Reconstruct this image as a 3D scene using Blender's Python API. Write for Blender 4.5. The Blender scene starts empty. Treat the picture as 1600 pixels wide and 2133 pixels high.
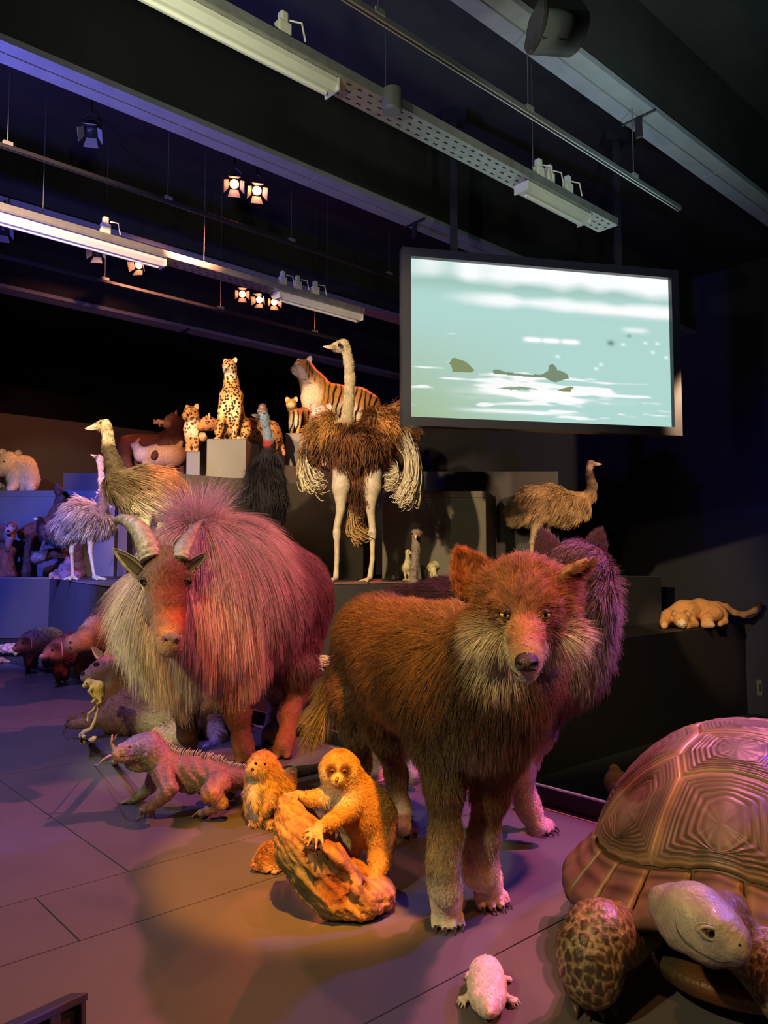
import bpy, bmesh, math, random
import numpy as np
from mathutils import Vector, Matrix
random.seed(7)
S = bpy.context.scene
C = S.collection

# ------------------------------------------------------------------ camera, world, exposure
FPX, IW, IH = 1600.0, 1600.0, 2133.0
HC = 1.0
PITCH = math.radians(3.78)
cam_d = bpy.data.cameras.new('camera')
cam_d.sensor_fit = 'VERTICAL'; cam_d.sensor_height = 24.0
cam_d.lens = 24.0*FPX/IH
cam_d.clip_start = 0.05; cam_d.clip_end = 100
cam = bpy.data.objects.new('camera', cam_d); C.objects.link(cam)
cam.location = (0, 0, HC); cam.rotation_euler = (math.pi/2+PITCH, 0, 0)
S.camera = cam
W = bpy.data.worlds.new('world'); S.world = W; W.use_nodes = True
W.node_tree.nodes['Background'].inputs[0].default_value = (0.10, 0.11, 0.16, 1)
W.node_tree.nodes['Background'].inputs[1].default_value = 0.035
S.view_settings.view_transform = 'Standard'; S.view_settings.look = 'None'
S.view_settings.exposure = 0.0; S.view_settings.gamma = 1.0
S.view_settings.use_curve_mapping = False
S.cycles.max_bounces = 5; S.cycles.diffuse_bounces = 2; S.cycles.glossy_bounces = 2
S.cycles.transmission_bounces = 3; S.cycles.transparent_max_bounces = 6
S.cycles.sample_clamp_indirect = 4.0

cp, sp = math.cos(PITCH), math.sin(PITCH)
def P(u, v, Y):
    a = (u-IW/2)/FPX; b = (IH/2-v)/FPX
    y = cp-b*sp; z = b*cp+sp; t = Y/y
    return np.array((a*t, Y, HC+z*t))
def G(u, v, z=0.0):
    a = (u-IW/2)/FPX; b = (IH/2-v)/FPX
    y = cp-b*sp; zz = b*cp+sp; t = (z-HC)/zz
    return np.array((a*t, y*t, z))
def GY(u, v, z=0.0): return G(u, v, z)[1]

# lights --------------------------------------------------------------
def spot(name, loc, tgt, col, energy, size_deg, blend=0.4, rad=0.06):
    d = bpy.data.lights.new(name, 'SPOT'); d.energy = energy; d.color = col
    d.spot_size = math.radians(size_deg); d.spot_blend = blend; d.shadow_soft_size = rad
    o = bpy.data.objects.new(name, d); C.objects.link(o); o.location = loc
    dv = Vector(tgt)-Vector(loc); o.rotation_euler = dv.to_track_quat('-Z', 'Y').to_euler()
    return o
spot('pink_key', (2.8, 3.4, 4.5), (-0.7, 3.6, 0.5), (1.0, 0.20, 0.31), 1700, 58, 0.5)
spot('pink_shell', (2.2, 3.6, 4.5), (1.1, 2.1, 0.4), (1.0, 0.28, 0.50), 520, 24, 0.4)
spot('rust_top', (1.1, 2.9, 4.5), (0.25, 2.1, 0.7), (1.0, 0.30, 0.18), 300, 22, 0.5)
spot('orange_key', (0.10, 0.35, 4.4), (-0.22, 2.6, 0.1), (1.0, 0.33, 0.012), 2700, 14, 0.4)
spot('orange_floor', (3.6, 0.2, 4.2), (-0.35, 2.2, 0.0), (1.0, 0.32, 0.06), 420, 25, 0.5)
spot('wolf_orange', (-2.6, 0.6, 4.3), (-0.05, 2.5, 0.75), (1.0, 0.40, 0.05), 240, 7, 0.4)
spot('orange_legs', (-1.2, 0.2, 3.4), (-0.75, 4.0, 0.15), (1.0, 0.28, 0.03), 600, 9, 0.4)
spot('brown_front', (-0.6, -0.3, 3.4), (0.58, 1.80, 0.0), (1.0, 0.42, 0.12), 150, 15, 0.2)
spot('cream_fill', (-2.2, -1.2, 3.4), (-0.2, 3.0, 0.5), (1.0, 0.86, 0.44), 440, 60, 0.6)
spot('cream_mane', (-2.6, 1.0, 3.8), (-1.15, 3.7, 0.55), (1.0, 0.86, 0.42), 700, 15, 0.5)
spot('blue_side', (3.6, 3.4, 3.2), (0.6, 2.2, 0.2), (0.10, 0.06, 1.0), 650, 42, 0.6)
spot('violet_floor', (-3.6, 3.4, 4.5), (-2.6, 4.4, 0.0), (0.30, 0.20, 1.0), 700, 75, 0.8)
spot('blue_ledge', (-4.2, 3.2, 4.2), (-3.9, 9.6, 0.9), (0.10, 0.13, 1.0), 4800, 40, 0.6)
spot('cream_birds', (-2.6, 2.0, 3.7), (-0.4, 7.6, 1.9), (1.0, 0.74, 0.40), 2600, 44, 0.4)
spot('cream_rheas', (-1.9, 3.4, 4.4), (-2.7, 7.9, 1.4), (1.0, 0.70, 0.38), 1300, 30, 0.4)
spot('warm_emu', (4.7, 5.4, 3.7), (2.45, 9.9, 1.6), (1.0, 0.62, 0.36), 1500, 22, 0.4)
spot('warm_cats', (-3.6, 3.2, 4.5), (-2.1, 9.8, 2.45), (1.0, 0.60, 0.30), 3200, 36, 0.5)
spot('red_rim', (0.0, 12.4, 4.9), (-1.6, 8.9, 2.3), (1.0, 0.14, 0.04), 900, 60, 0.4)
spot('bear_rim', (-3.6, 12.6, 4.4), (-5.2, 12.0, 2.3), (1.0, 0.25, 0.06), 300, 60, 0.6)
spot('wall_warm', (-1.5, 7.0, 4.4), (-6.0, 13.0, 2.3), (1.0, 0.34, 0.18), 700, 50, 0.9)
spot('cougar_warm', (3.0, 5.5, 4.4), (4.2, 10.4, 0.4), (1.0, 0.64, 0.36), 1100, 13, 0.5)
spot('tray_fill', (-0.9, 2.6, 3.0), (-0.3, 4.3, 4.4), (0.95, 1.0, 0.72), 130, 120, 0.9)  # added spot from below, brightens the unlit tube fittings; no lamp hangs there
spot('tray_fill_far', (1.5, 3.6, 3.2), (1.4, 6.2, 4.2), (0.95, 1.0, 0.75), 60, 90, 0.9)  # second added spot, brightens the far end of the tray
spot('bounce_blue', (-3.6, 4.2, 2.6), (-1.8, 6.6, 4.8), (0.18, 0.18, 1.0), 520, 110, 0.9)  # added upward spot, stands in for blue light bounced onto the beams
spot('bounce_teal', (2.2, 4.6, 3.2), (2.6, 5.6, 5.2), (0.45, 0.74, 0.80), 80, 130, 0.9)  # added spot near the screen, imitates its teal bounce on the beams
spot('wall_navy', (4.2, 6.2, 4.2), (7.6, 9.6, 1.6), (0.08, 0.08, 1.0), 420, 80, 0.9)
spot('bear_cream', (-4.4, 6.0, 3.5), (-5.5, 11.7, 2.35), (1.0, 0.84, 0.6), 260, 20, 0.5)
spot('face_orange', (-2.0, -0.2, 3.2), (0.22, 1.85, 0.95), (1.0, 0.42, 0.08), 280, 8, 0.5)
spot('face_pink', (2.6, -0.1, 2.6), (0.40, 1.80, 0.88), (1.0, 0.24, 0.36), 260, 9, 0.5)
spot('person_fill', (1.9, 3.9, 1.6), (1.5, 5.0, -0.5), (1.0, 0.5, 0.2), 30, 30, 0.6)  # unseen spot added so the person in the aisle shows warm


# ------------------------------------------------------------------ materials
def mat(name, col, rough=0.6, metal=0.0, emit=None, es=0.0, bump=0.0, bs=30.0, var=0.0, vs=6.0, spec=0.5, coat=0.0, attr=False, sheen=0.0):
    m = bpy.data.materials.new(name); m.use_nodes = True
    nt = m.node_tree; b = nt.nodes['Principled BSDF']
    b.inputs['Roughness'].default_value = rough; b.inputs['Metallic'].default_value = metal
    b.inputs['Specular IOR Level'].default_value = spec
    b.inputs['Coat Weight'].default_value = coat
    b.inputs['Sheen Weight'].default_value = sheen
    src = None
    if attr:
        a = nt.nodes.new('ShaderNodeAttribute'); a.attribute_name = 'Col'
        gm = nt.nodes.new('ShaderNodeGamma'); gm.inputs[1].default_value = 1.25; nt.links.new(a.outputs['Color'], gm.inputs[0]); src = gm.outputs[0]
    else:
        b.inputs['Base Color'].default_value = (*col, 1)
    tc = nt.nodes.new('ShaderNodeTexCoord')
    if var > 0 or attr:
        n = nt.nodes.new('ShaderNodeTexNoise'); n.inputs['Scale'].default_value = vs; n.inputs['Detail'].default_value = 6
        nt.links.new(tc.outputs['Object'], n.inputs['Vector'])
        mr = nt.nodes.new('ShaderNodeMapRange')
        mr.inputs[1].default_value = 0.3; mr.inputs[2].default_value = 0.7
        mr.inputs[3].default_value = 1-var; mr.inputs[4].default_value = 1+var*0.6
        nt.links.new(n.outputs['Fac'], mr.inputs[0])
        mx = nt.nodes.new('ShaderNodeVectorMath'); mx.operation = 'SCALE'
        if src is not None: nt.links.new(src, mx.inputs[0])
        else: mx.inputs[0].default_value = col
        nt.links.new(mr.outputs[0], mx.inputs['Scale'])
        nt.links.new(mx.outputs[0], b.inputs['Base Color'])
    if bump > 0:
        n2 = nt.nodes.new('ShaderNodeTexNoise'); n2.inputs['Scale'].default_value = bs; n2.inputs['Detail'].default_value = 4
        nt.links.new(tc.outputs['Object'], n2.inputs['Vector'])
        bp = nt.nodes.new('ShaderNodeBump'); bp.inputs['Strength'].default_value = bump; bp.inputs['Distance'].default_value = 0.01
        nt.links.new(n2.outputs['Fac'], bp.inputs['Height']); nt.links.new(bp.outputs[0], b.inputs['Normal'])
    if emit:
        b.inputs['Emission Color'].default_value = (*emit, 1); b.inputs['Emission Strength'].default_value = es
    return m

# ------------------------------------------------------------------ object helpers
def tag(o, label=None, cat=None, group=None, kind=None):
    if label: o['label'] = label
    if cat: o['category'] = cat
    if group: o['group'] = group
    if kind: o['kind'] = kind
    return o
def thing(name, label, cat, loc=(0, 0, 0), group=None):
    o = bpy.data.objects.new(name, None); C.objects.link(o); o.location = [float(q) for q in loc]
    o.empty_display_size = 0.1
    return tag(o, label, cat, group)
def link(name, me, parent=None, m=None):
    if m is not None and not len(me.materials): me.materials.append(m)
    o = bpy.data.objects.new(name, me); C.objects.link(o)
    if parent is not None:
        o.parent = parent
        # geometry is given in world space, so undo the parent's location
        off = Vector((0, 0, 0)); q = parent
        while q is not None: off += q.location; q = q.parent
        o.location = -off
    return o
def mesh(name, v, f, parent=None, m=None, smooth=True):
    me = bpy.data.meshes.new(name)
    me.from_pydata([tuple(map(float, a)) for a in v], [], [tuple(map(int, a)) for a in f])
    if smooth: me.polygons.foreach_set('use_smooth', [True]*len(me.polygons))
    me.update()
    return link(name, me, parent, m)
def npmesh(name, v, q, parent=None, m=None, col=None, smooth=True):
    me = bpy.data.meshes.new(name)
    nv, nf = len(v), len(q); k = q.shape[1]
    me.vertices.add(nv); me.vertices.foreach_set('co', v.astype(np.float32).ravel())
    me.loops.add(nf*k); me.loops.foreach_set('vertex_index', q.astype(np.int32).ravel())
    me.polygons.add(nf); me.polygons.foreach_set('loop_start', np.arange(0, nf*k, k, dtype=np.int32))
    me.polygons.foreach_set('use_smooth', np.full(nf, smooth))
    me.update(calc_edges=True)
    if col is not None:
        ca = me.color_attributes.new('Col', 'FLOAT_COLOR', 'POINT')
        ca.data.foreach_set('color', np.hstack([col, np.ones((nv, 1))]).astype(np.float32).ravel())
    return link(name, me, parent, m)

class BM:
    """collects boxes, tubes, lathes and writes them as one mesh object"""
    def __init__(s): s.v = []; s.f = []
    def add(s, v, f):
        n = len(s.v); s.v += [tuple(map(float, a)) for a in v]; s.f += [tuple(i+n for i in q) for q in f]; return s
    def box(s, c, dx, dy, dz, ax=None, ay=None, az=None):
        """centre c, full sizes, axes as unit vectors"""
        ax = np.array(ax if ax is not None else (1, 0, 0), float); ay = np.array(ay if ay is not None else (0, 1, 0), float)
        az = np.array(az if az is not None else np.cross(ax, ay), float); c = np.array(c, float)
        v = [c+ax*dx/2*i+ay*dy/2*j+az*dz/2*k for k in (-1, 1) for j in (-1, 1) for i in (-1, 1)]
        return s.add(v, [(0, 2, 3, 1), (4, 5, 7, 6), (0, 1, 5, 4), (2, 6, 7, 3), (0, 4, 6, 2), (1, 3, 7, 5)])
    def prism(s, poly, z0, z1):
        n = len(poly)
        v = [(p[0], p[1], z0) for p in poly]+[(p[0], p[1], z1) for p in poly]
        f = [tuple(range(n))[::-1], tuple(range(n, 2*n))]+[(i, (i+1) % n, n+(i+1) % n, n+i) for i in range(n)]
        return s.add(v, f)
    def tube(s, pts, rad, n=10, cap=True, flat=1.0):
        pts = [np.array(p, float) for p in pts]
        if not hasattr(rad, '__len__'): rad = [rad]*len(pts)
        v = []; up = None
        for i, p in enumerate(pts):
            t = pts[min(i+1, len(pts)-1)]-pts[max(i-1, 0)]; t = t/(np.linalg.norm(t)+1e-9)
            if up is None:
                a = np.array((0, 0, 1.)) if abs(t[2]) < .9 else np.array((1., 0, 0)); up = np.cross(t, a)
            up = up-t*up.dot(t); up /= np.linalg.norm(up)+1e-9; w = np.cross(t, up)
            for k in range(n):
                th = 2*math.pi*k/n; v.append(p+rad[i]*(up*math.cos(th)+w*math.sin(th)*flat))
        f = []
        for i in range(len(pts)-1):
            for k in range(n):
                a = i*n+k; b = i*n+(k+1) % n; f.append((a, b, b+n, a+n))
        if cap: f.append(tuple(range(n))[::-1]); f.append(tuple(range((len(pts)-1)*n, len(pts)*n)))
        return s.add(v, f)
    def build(s, name, m, parent=None, smooth=False, bevel=0.0):
        o = mesh(name, s.v, s.f, parent, m, smooth)
        if bevel > 0:
            md = o.modifiers.new('bevel', 'BEVEL'); md.width = bevel; md.segments = 2; md.limit_method = 'ANGLE'
        return o

# ------------------------------------------------------------------ implicit bodies
def _pt(p):
    """(u,v,Y,r) in picture units or (vector, r in m)"""
    if len(p) == 4: return P(p[0], p[1], p[2]), p[3]*p[2]/FPX
    return np.array(p[0], float), p[1]
class Body:
    def __init__(s): s.p = []
    def ch(s, pts, k=0.02):
        q = [_pt(p) for p in pts]
        if len(q) == 1: s.p.append(('rc', q[0][0], q[0][1], q[0][0]+1e-4, q[0][1], k, 1))
        for (a, ra), (b, rb) in zip(q, q[1:]): s.p.append(('rc', a, ra, b, rb, k, 1))
        return s
    def el(s, c, r, k=0.02, rot=None, sign=1):
        """ellipsoid; c=(u,v,Y) picture or vector3 (np array), r in px scaled by Y (if c is tuple) or m"""
        if isinstance(c, tuple): r = [x*c[2]/FPX for x in r]; c = P(*c)
        R = np.eye(3) if rot is None else np.array(rot)
        s.p.append(('el', np.array(c), np.array(r, float), R, k, sign)); return s
    def cut(s, pts, k=0.01):
        q = [_pt(p) for p in pts]
        if len(q) == 1: s.p.append(('rc', q[0][0], q[0][1], q[0][0]+1e-4, q[0][1], k, -1))
        for (a, ra), (b, rb) in zip(q, q[1:]): s.p.append(('rc', a, ra, b, rb, k, -1))
        return s
    def field(s, h):
        lo = np.full(3, 1e9); hi = np.full(3, -1e9); bb = []
        for p in s.p:
            if p[0] == 'rc':
                a = np.minimum(p[1]-p[2], p[3]-p[4]); b = np.maximum(p[1]+p[2], p[3]+p[4]); k = p[5]
            else:
                r = np.abs(p[3]) @ p[2]; a = p[1]-r; b = p[1]+r; k = p[4]
            bb.append((a-k-2*h, b+k+2*h))
            if p[-1] > 0: lo = np.minimum(lo, a); hi = np.maximum(hi, b)
        lo -= 3*h; hi += 3*h
        n = np.ceil((hi-lo)/h).astype(int)+1
        F = np.full(n, 0.2, np.float32)
        ax = [lo[i]+h*np.arange(n[i]) for i in range(3)]
        for p, (a, b) in zip(s.p, bb):
            i0 = np.clip(np.floor((a-lo)/h).astype(int), 0, n-1); i1 = np.clip(np.ceil((b-lo)/h).astype(int)+1, 1, n)
            sl = tuple(slice(i0[i], i1[i]) for i in range(3))
            X, Y, Z = np.meshgrid(ax[0][sl[0]], ax[1][sl[1]], ax[2][sl[2]], indexing='ij', sparse=True)
            if p[0] == 'rc':
                A, ra, B, rb, k, sg = p[1:]
                d = B-A; L2 = d.dot(d)
                t = np.clip(((X-A[0])*d[0]+(Y-A[1])*d[1]+(Z-A[2])*d[2])/L2, 0, 1)
                D = np.sqrt((X-A[0]-t*d[0])**2+(Y-A[1]-t*d[1])**2+(Z-A[2]-t*d[2])**2)-(ra+(rb-ra)*t)
            else:
                c, r, R, k, sg = p[1:]
                q = [(X-c[0])*R[i, 0]+(Y-c[1])*R[i, 1]+(Z-c[2])*R[i, 2] for i in range(3)]
                k0 = np.sqrt(sum((q[i]/r[i])**2 for i in range(3))); k1 = np.sqrt(sum((q[i]/r[i]**2)**2 for i in range(3)))
                D = k0*(k0-1)/(k1+1e-9)
            E = F[sl]
            if sg > 0:
                hh = np.maximum(k-np.abs(E-D), 0)/k; F[sl] = np.minimum(E, D)-hh*hh*k*0.25
            else:
                D = -D; hh = np.maximum(k-np.abs(E-D), 0)/k; F[sl] = np.maximum(E, D)+hh*hh*k*0.25
        return F, lo
    def surf(s, h):
        F, lo = s.field(h); n = F.shape; I = F < 0
        c = np.zeros(tuple(x-1 for x in n), np.int8)
        for i in (0, 1):
            for j in (0, 1):
                for k in (0, 1): c += I[i:n[0]-1+i, j:n[1]-1+j, k:n[2]-1+k]
        act = (c > 0) & (c < 8); ids = np.full(act.shape, -1, np.int32)
        idx = np.argwhere(act); ids[act] = np.arange(len(idx))
        acc = np.zeros((len(idx), 3)); cnt = np.zeros(len(idx))
        for axs in range(3):
            o = [a for a in range(3) if a != axs]
            for p in (0, 1):
                for q in (0, 1):
                    a = idx.copy(); a[:, o[0]] += p; a[:, o[1]] += q; b = a.copy(); b[:, axs] += 1
                    fa = F[a[:, 0], a[:, 1], a[:, 2]]; fb = F[b[:, 0], b[:, 1], b[:, 2]]
                    m = (fa < 0) != (fb < 0); t = np.where(m, fa/(fa-fb+1e-12), 0)
                    pt = a.astype(float); pt[:, axs] += t; acc[m] += pt[m]; cnt[m] += 1
        V = lo+h*acc/cnt[:, None]
        Q = []
        for axs in range(3):
            o = [(axs+1) % 3, (axs+2) % 3]
            sa = [slice(None)]*3; sb = [slice(None)]*3; sa[axs] = slice(0, -1); sb[axs] = slice(1, None)
            A = I[tuple(sa)]; B = I[tuple(sb)]; e = np.argwhere(A != B)
            ok = (e[:, o[0]] > 0) & (e[:, o[1]] > 0) & (e[:, o[0]] < n[o[0]]-1) & (e[:, o[1]] < n[o[1]]-1); e = e[ok]
            ins = A[e[:, 0], e[:, 1], e[:, 2]]
            qd = []
            for p, q in ((-1, -1), (0, -1), (0, 0), (-1, 0)):
                a = e.copy(); a[:, o[0]] += p; a[:, o[1]] += q; qd.append(ids[a[:, 0], a[:, 1], a[:, 2]])
            qd = np.stack(qd, 1); qd[~ins] = qd[~ins][:, ::-1]; Q.append(qd)
        return V, np.vstack(Q)

def gfield(X, items, base, bw=0.02):
    """soft blend of values given at places: items (point, radius in m, value)"""
    base = np.atleast_1d(np.array(base, float)); num = np.tile(base*bw, (len(X), 1)); den = np.full((len(X), 1), bw)
    for p, r, val in items:
        p = P(*p) if isinstance(p, tuple) and abs(p[0])+abs(p[1]) > 25 else np.array(p, float)
        d2 = ((X-p)**2).sum(1)/(r*r); w = np.exp(-2.0*d2)[:, None]
        num += w*np.atleast_1d(np.array(val, float)); den += w
    return num/den
def vnormals(V, Q):
    n = np.cross(V[Q[:, 2]]-V[Q[:, 0]], V[Q[:, 3]]-V[Q[:, 1]]) if Q.shape[1] == 4 else np.cross(V[Q[:, 1]]-V[Q[:, 0]], V[Q[:, 2]]-V[Q[:, 0]])
    N = np.zeros_like(V)
    for i in range(Q.shape[1]): np.add.at(N, Q[:, i], n)
    return N/(np.linalg.norm(N, axis=1, keepdims=True)+1e-12)
def smoothmesh(V, Q, it=2, lam=0.5):
    for _ in range(it):
        acc = np.zeros_like(V); c = np.zeros(len(V))
        for a, b in ((0, 1), (1, 2), (2, 3), (3, 0)):
            np.add.at(acc, Q[:, a], V[Q[:, b]]); np.add.at(c, Q[:, a], 1); np.add.at(acc, Q[:, b], V[Q[:, a]]); np.add.at(c, Q[:, b], 1)
        V = V+lam*(acc/c[:, None]-V)
    return V

def hair(name, parent, m, V, Q, count, length, flow, color, radius=0.0006, seg=5, lift=0.35, droop=0.25, jit=0.2, seed=1, mask=None, clump=0.0, lenvar=0.3, cvar=0.18):
    """fur as hair curves grown from the surface (V,Q)"""
    rng = np.random.default_rng(seed)
    T = np.vstack([Q[:, [0, 1, 2]], Q[:, [0, 2, 3]]]) if Q.shape[1] == 4 else Q
    A = np.linalg.norm(np.cross(V[T[:, 1]]-V[T[:, 0]], V[T[:, 2]]-V[T[:, 0]]), axis=1)
    cen = V[T].mean(1)
    if mask is not None: A = A*mask(cen)
    N = vnormals(V, Q)
    # only faces that are seen or nearly so from the viewing side get full density
    view = cen-np.array((0, 0, HC)); view /= np.linalg.norm(view, axis=1, keepdims=True)
    fn = N[T].mean(1); A = A*np.where((fn*view).sum(1) > 0.45, 0.25, 1.0)
    cs = np.cumsum(A); ti = np.searchsorted(cs, rng.random(count)*cs[-1]); ti = np.minimum(ti, len(T)-1)
    a = rng.random(count); b = rng.random(count); sw = a+b > 1; a[sw] = 1-a[sw]; b[sw] = 1-b[sw]; c = 1-a-b
    t = T[ti]; X = V[t[:, 0]]*a[:, None]+V[t[:, 1]]*b[:, None]+V[t[:, 2]]*c[:, None]
    n = N[t[:, 0]]*a[:, None]+N[t[:, 1]]*b[:, None]+N[t[:, 2]]*c[:, None]; n /= np.linalg.norm(n, axis=1, keepdims=True)+1e-9
    fl = flow(X); fl = fl-n*(fl*n).sum(1, keepdims=True); fl /= np.linalg.norm(fl, axis=1, keepdims=True)+1e-6
    L = length(X)[:, 0]*(1-lenvar+2*lenvar*rng.random(count))
    lf = lift(X) if callable(lift) else lift
    if clump > 0:   # tufts: neighbouring hairs share their jitter
        key = np.floor(X/clump).astype(int); hsh = (key[:, 0]*73856093 ^ key[:, 1]*19349663 ^ key[:, 2]*83492791) % 4096
        tab = rng.normal(size=(4096, 3)); jv = 0.75*tab[hsh]+0.6*rng.normal(size=(count, 3)); shade = 0.6*tab[hsh, 0]+0.6*rng.normal(size=count)
    else:
        jv = rng.normal(size=(count, 3)); shade = rng.normal(size=count)
    d = fl*(1-lf)+n*lf+jv*jit; d /= np.linalg.norm(d, axis=1, keepdims=True)
    pts = np.zeros((count, seg, 3)); pts[:, 0] = X-n*0.001; cur = d.copy()
    for i in range(1, seg):
        pts[:, i] = pts[:, i-1]+cur*(L/(seg-1))[:, None]
        cur = cur+fl*0.12+np.array((0, 0, -1.0))*droop/(seg-1)*1.6; cur /= np.linalg.norm(cur, axis=1, keepdims=True)
    col = np.clip(color(X)*(1+cvar*np.clip(shade, -2, 2))[:, None], 0.002, 1)
    r = np.linspace(1, 0.15, seg)[None, :]*radius*(0.7+0.6*rng.random(count))[:, None]
    return curves(name, parent, m, pts, r, col)
def curves(name, parent, m, pts, r, col):
    count, seg = pts.shape[:2]
    hc = bpy.data.hair_curves.new(name); hc.add_curves([seg]*count)
    hc.attributes['position'].data.foreach_set('vector', pts.astype(np.float32).ravel())
    ra = hc.attributes.get('radius') or hc.attributes.new('radius', 'FLOAT', 'POINT')
    ra.data.foreach_set('value', np.broadcast_to(r, (count, seg)).astype(np.float32).ravel())
    ca = hc.attributes.new('Col', 'FLOAT_COLOR', 'CURVE')
    ca.data.foreach_set('color', np.hstack([col, np.ones((count, 1))]).astype(np.float32).ravel())
    hc.materials.append(m)
    o = link(name, hc, parent); o['kind'] = 'stuff'
    return o
def flowf(items, base=(0, 0.3, -1)):
    def f(X): return gfield(X, items, base)
    return f
def U(*a):
    a = np.array(a, float); return a/np.linalg.norm(a)

# small shapes ----------------------------------------------------------
def uvsphere(c, r, d, cuts, nseg=20, nring=14):
    """sphere whose pole looks along d; faces get material slot by polar angle"""
    d = U(*d); a = np.array((0, 0, 1.)) if abs(d[2]) < .9 else np.array((1., 0, 0)); x = U(*np.cross(a, d)); y = np.cross(d, x)
    v = [np.array(c)+r*d]; f = []; mi = []
    ths = sorted(set([math.pi*i/nring for i in range(1, nring)]+[q for q in cuts]))
    for th in ths:
        for k in range(nseg):
            ph = 2*math.pi*k/nseg; v.append(np.array(c)+r*(d*math.cos(th)+(x*math.cos(ph)+y*math.sin(ph))*math.sin(th)))
    v.append(np.array(c)-r*d)
    def slot(th): return sum(th > q+1e-6 for q in cuts)
    for k in range(nseg): f.append((0, 1+k, 1+(k+1) % nseg)); mi.append(slot(ths[0]))
    for i in range(len(ths)-1):
        for k in range(nseg):
            a = 1+i*nseg+k; b = 1+i*nseg+(k+1) % nseg; f.append((a, a+nseg, b+nseg, b)); mi.append(slot(ths[i+1]))
    l = len(v)-1
    for k in range(nseg): f.append((1+(len(ths)-1)*nseg+k, l, 1+(len(ths)-1)*nseg+(k+1) % nseg)); mi.append(slot(math.pi))
    return v, f, mi
def eye(parent, c, r, d, iris=(0.5, 0.3, 0.05), pupil=0.4, irisang=0.95, white=(0.05, 0.04, 0.03)):
    v, f, mi = uvsphere(c, r, d, (pupil, irisang))
    o = mesh('eye', v, f, parent)
    for nm, cc in (('pupil_black', (0.004, 0.004, 0.004)), ('iris', iris), ('eye_white', white)):
        o.data.materials.append(mat(nm, cc, 0.08, coat=1.0))
    for p, s_ in zip(o.data.polygons, mi): p.material_index = s_
    return o
def ear(name, parent, base, tip, wdir, width, face, m, mi=None, cup=0.35, thick=0.006, pointy=1.6, n=10, k=8):
    """cupped ear leaf: base to tip, width along wdir, hollow side towards face"""
    base = np.array(base); tip = np.array(tip); ax = tip-base; wd = np.array(wdir, float); wd -= ax*wd.dot(ax)/ax.dot(ax); wd /= np.linalg.norm(wd)
    fc = np.cross(ax, wd); fc /= np.linalg.norm(fc)
    if fc.dot(np.array(face)) < 0: fc = -fc
    v = []; f = []
    for side in (0, 1):
        for i in range(n+1):
            t = i/n; w = width*0.5*(1-t**pointy)**0.75*(0.85+0.6*t*(1-t))
            for j in range(k+1):
                s_ = -1+2*j/k
                q = base+ax*t+wd*w*s_-fc*(cup*w*(1-s_*s_))+ax*0.0
                if side: q = q-fc*thick
                v.append(q)
    M_ = (n+1)*(k+1)
    for i in range(n):
        for j in range(k):
            a = i*(k+1)+j; b = a+1; c = b+k+1; d = a+k+1
            f.append((a, b, c, d)); f.append((M_+a, M_+d, M_+c, M_+b))
    for i in range(n):
        for j in (0, k):
            a = i*(k+1)+j; b = a+k+1; f.append((a, b, M_+b, M_+a))
    for j in range(k): f.append((j, M_+j, M_+j+1, j+1))
    o = mesh(name, v, f, parent, m)
    return o, v[:M_], [q for q in f if max(q) < M_]
def claws(parent, pts, m, r=0.004, ln=0.018, nm='claw'):
    for p, d in pts:
        d = U(*d); p = np.array(p)
        BM().tube([p, p+d*ln*0.5+np.array((0, 0, -ln*0.05)), p+d*ln*0.95+np.array((0, 0, -ln*0.45))], [r, r*0.75, r*0.15], 7).build(nm, m, parent, True)
def px(X):
    d = X-np.array((0, 0, HC)); f = d[:, 1]*cp+d[:, 2]*sp; w = -d[:, 1]*sp+d[:, 2]*cp
    return IW/2+FPX*d[:, 0]/f, IH/2-FPX*w/f
def surfpt(V, u, v, off=0.0, tol=5.0):
    """point of the surface V that faces the camera at picture place (u,v), moved off metres towards the camera"""
    uu, vv = px(V); d = np.hypot(uu-u, vv-v); k = np.where(d < max(tol, d.min()*1.5))[0]; y = V[k, 1].min()
    k = k[V[k, 1] < y+0.02]; w = 1/(d[k]+0.5); y = (V[k, 1]*w).sum()/w.sum()
    return P(u, v, y-off)
def eye_on(root, V, u, v, r, d, iris=(0.5, 0.3, 0.05), pupil=0.4, irisang=0.95, white=(0.05, 0.04, 0.03), sink=0.35):
    return eye(root, surfpt(V, u, v, -r*sink), r, d, iris, pupil, irisang, white)
def topline(V, u, tol=3.0):
    uu, vv = px(V); k = np.where(np.abs(uu-u) < tol)[0]; k = k[np.argsort(vv[k])[:6]]; return V[k].mean(0)
def line_on(root, V, pts, r, m, name='mouth_line', off=0.0):
    q = [surfpt(V, u, v, off) for u, v in pts]; n = len(q)
    BM().tube(q, [r*(0.35+0.65*math.sin(math.pi*(i+0.4)/(n-0.2))) for i in range(n)], 7).build(name, m, root, True)
FUR = mat('fur_pelt', (0.3, 0.2, 0.1), 0.75, var=0.25, vs=40, attr=True, bump=0.6, bs=120, spec=0.2)
HAIR = mat('fur_strand', (0.3, 0.2, 0.1), 0.55, attr=True, var=0.1, vs=30, spec=0.35)
SKIN = mat('skin_matte', (0.3, 0.2, 0.1), 0.55, attr=True, var=0.2, vs=25, bump=0.5, bs=90)
BLACKN = mat('wet_black', (0.012, 0.010, 0.010), 0.38, coat=0.15, bump=.4, bs=400)
CLAW = mat('claw_horn', (0.05, 0.035, 0.025), 0.35)
CLAWL = mat('claw_pale', (0.35, 0.27, 0.2), 0.4)
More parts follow.
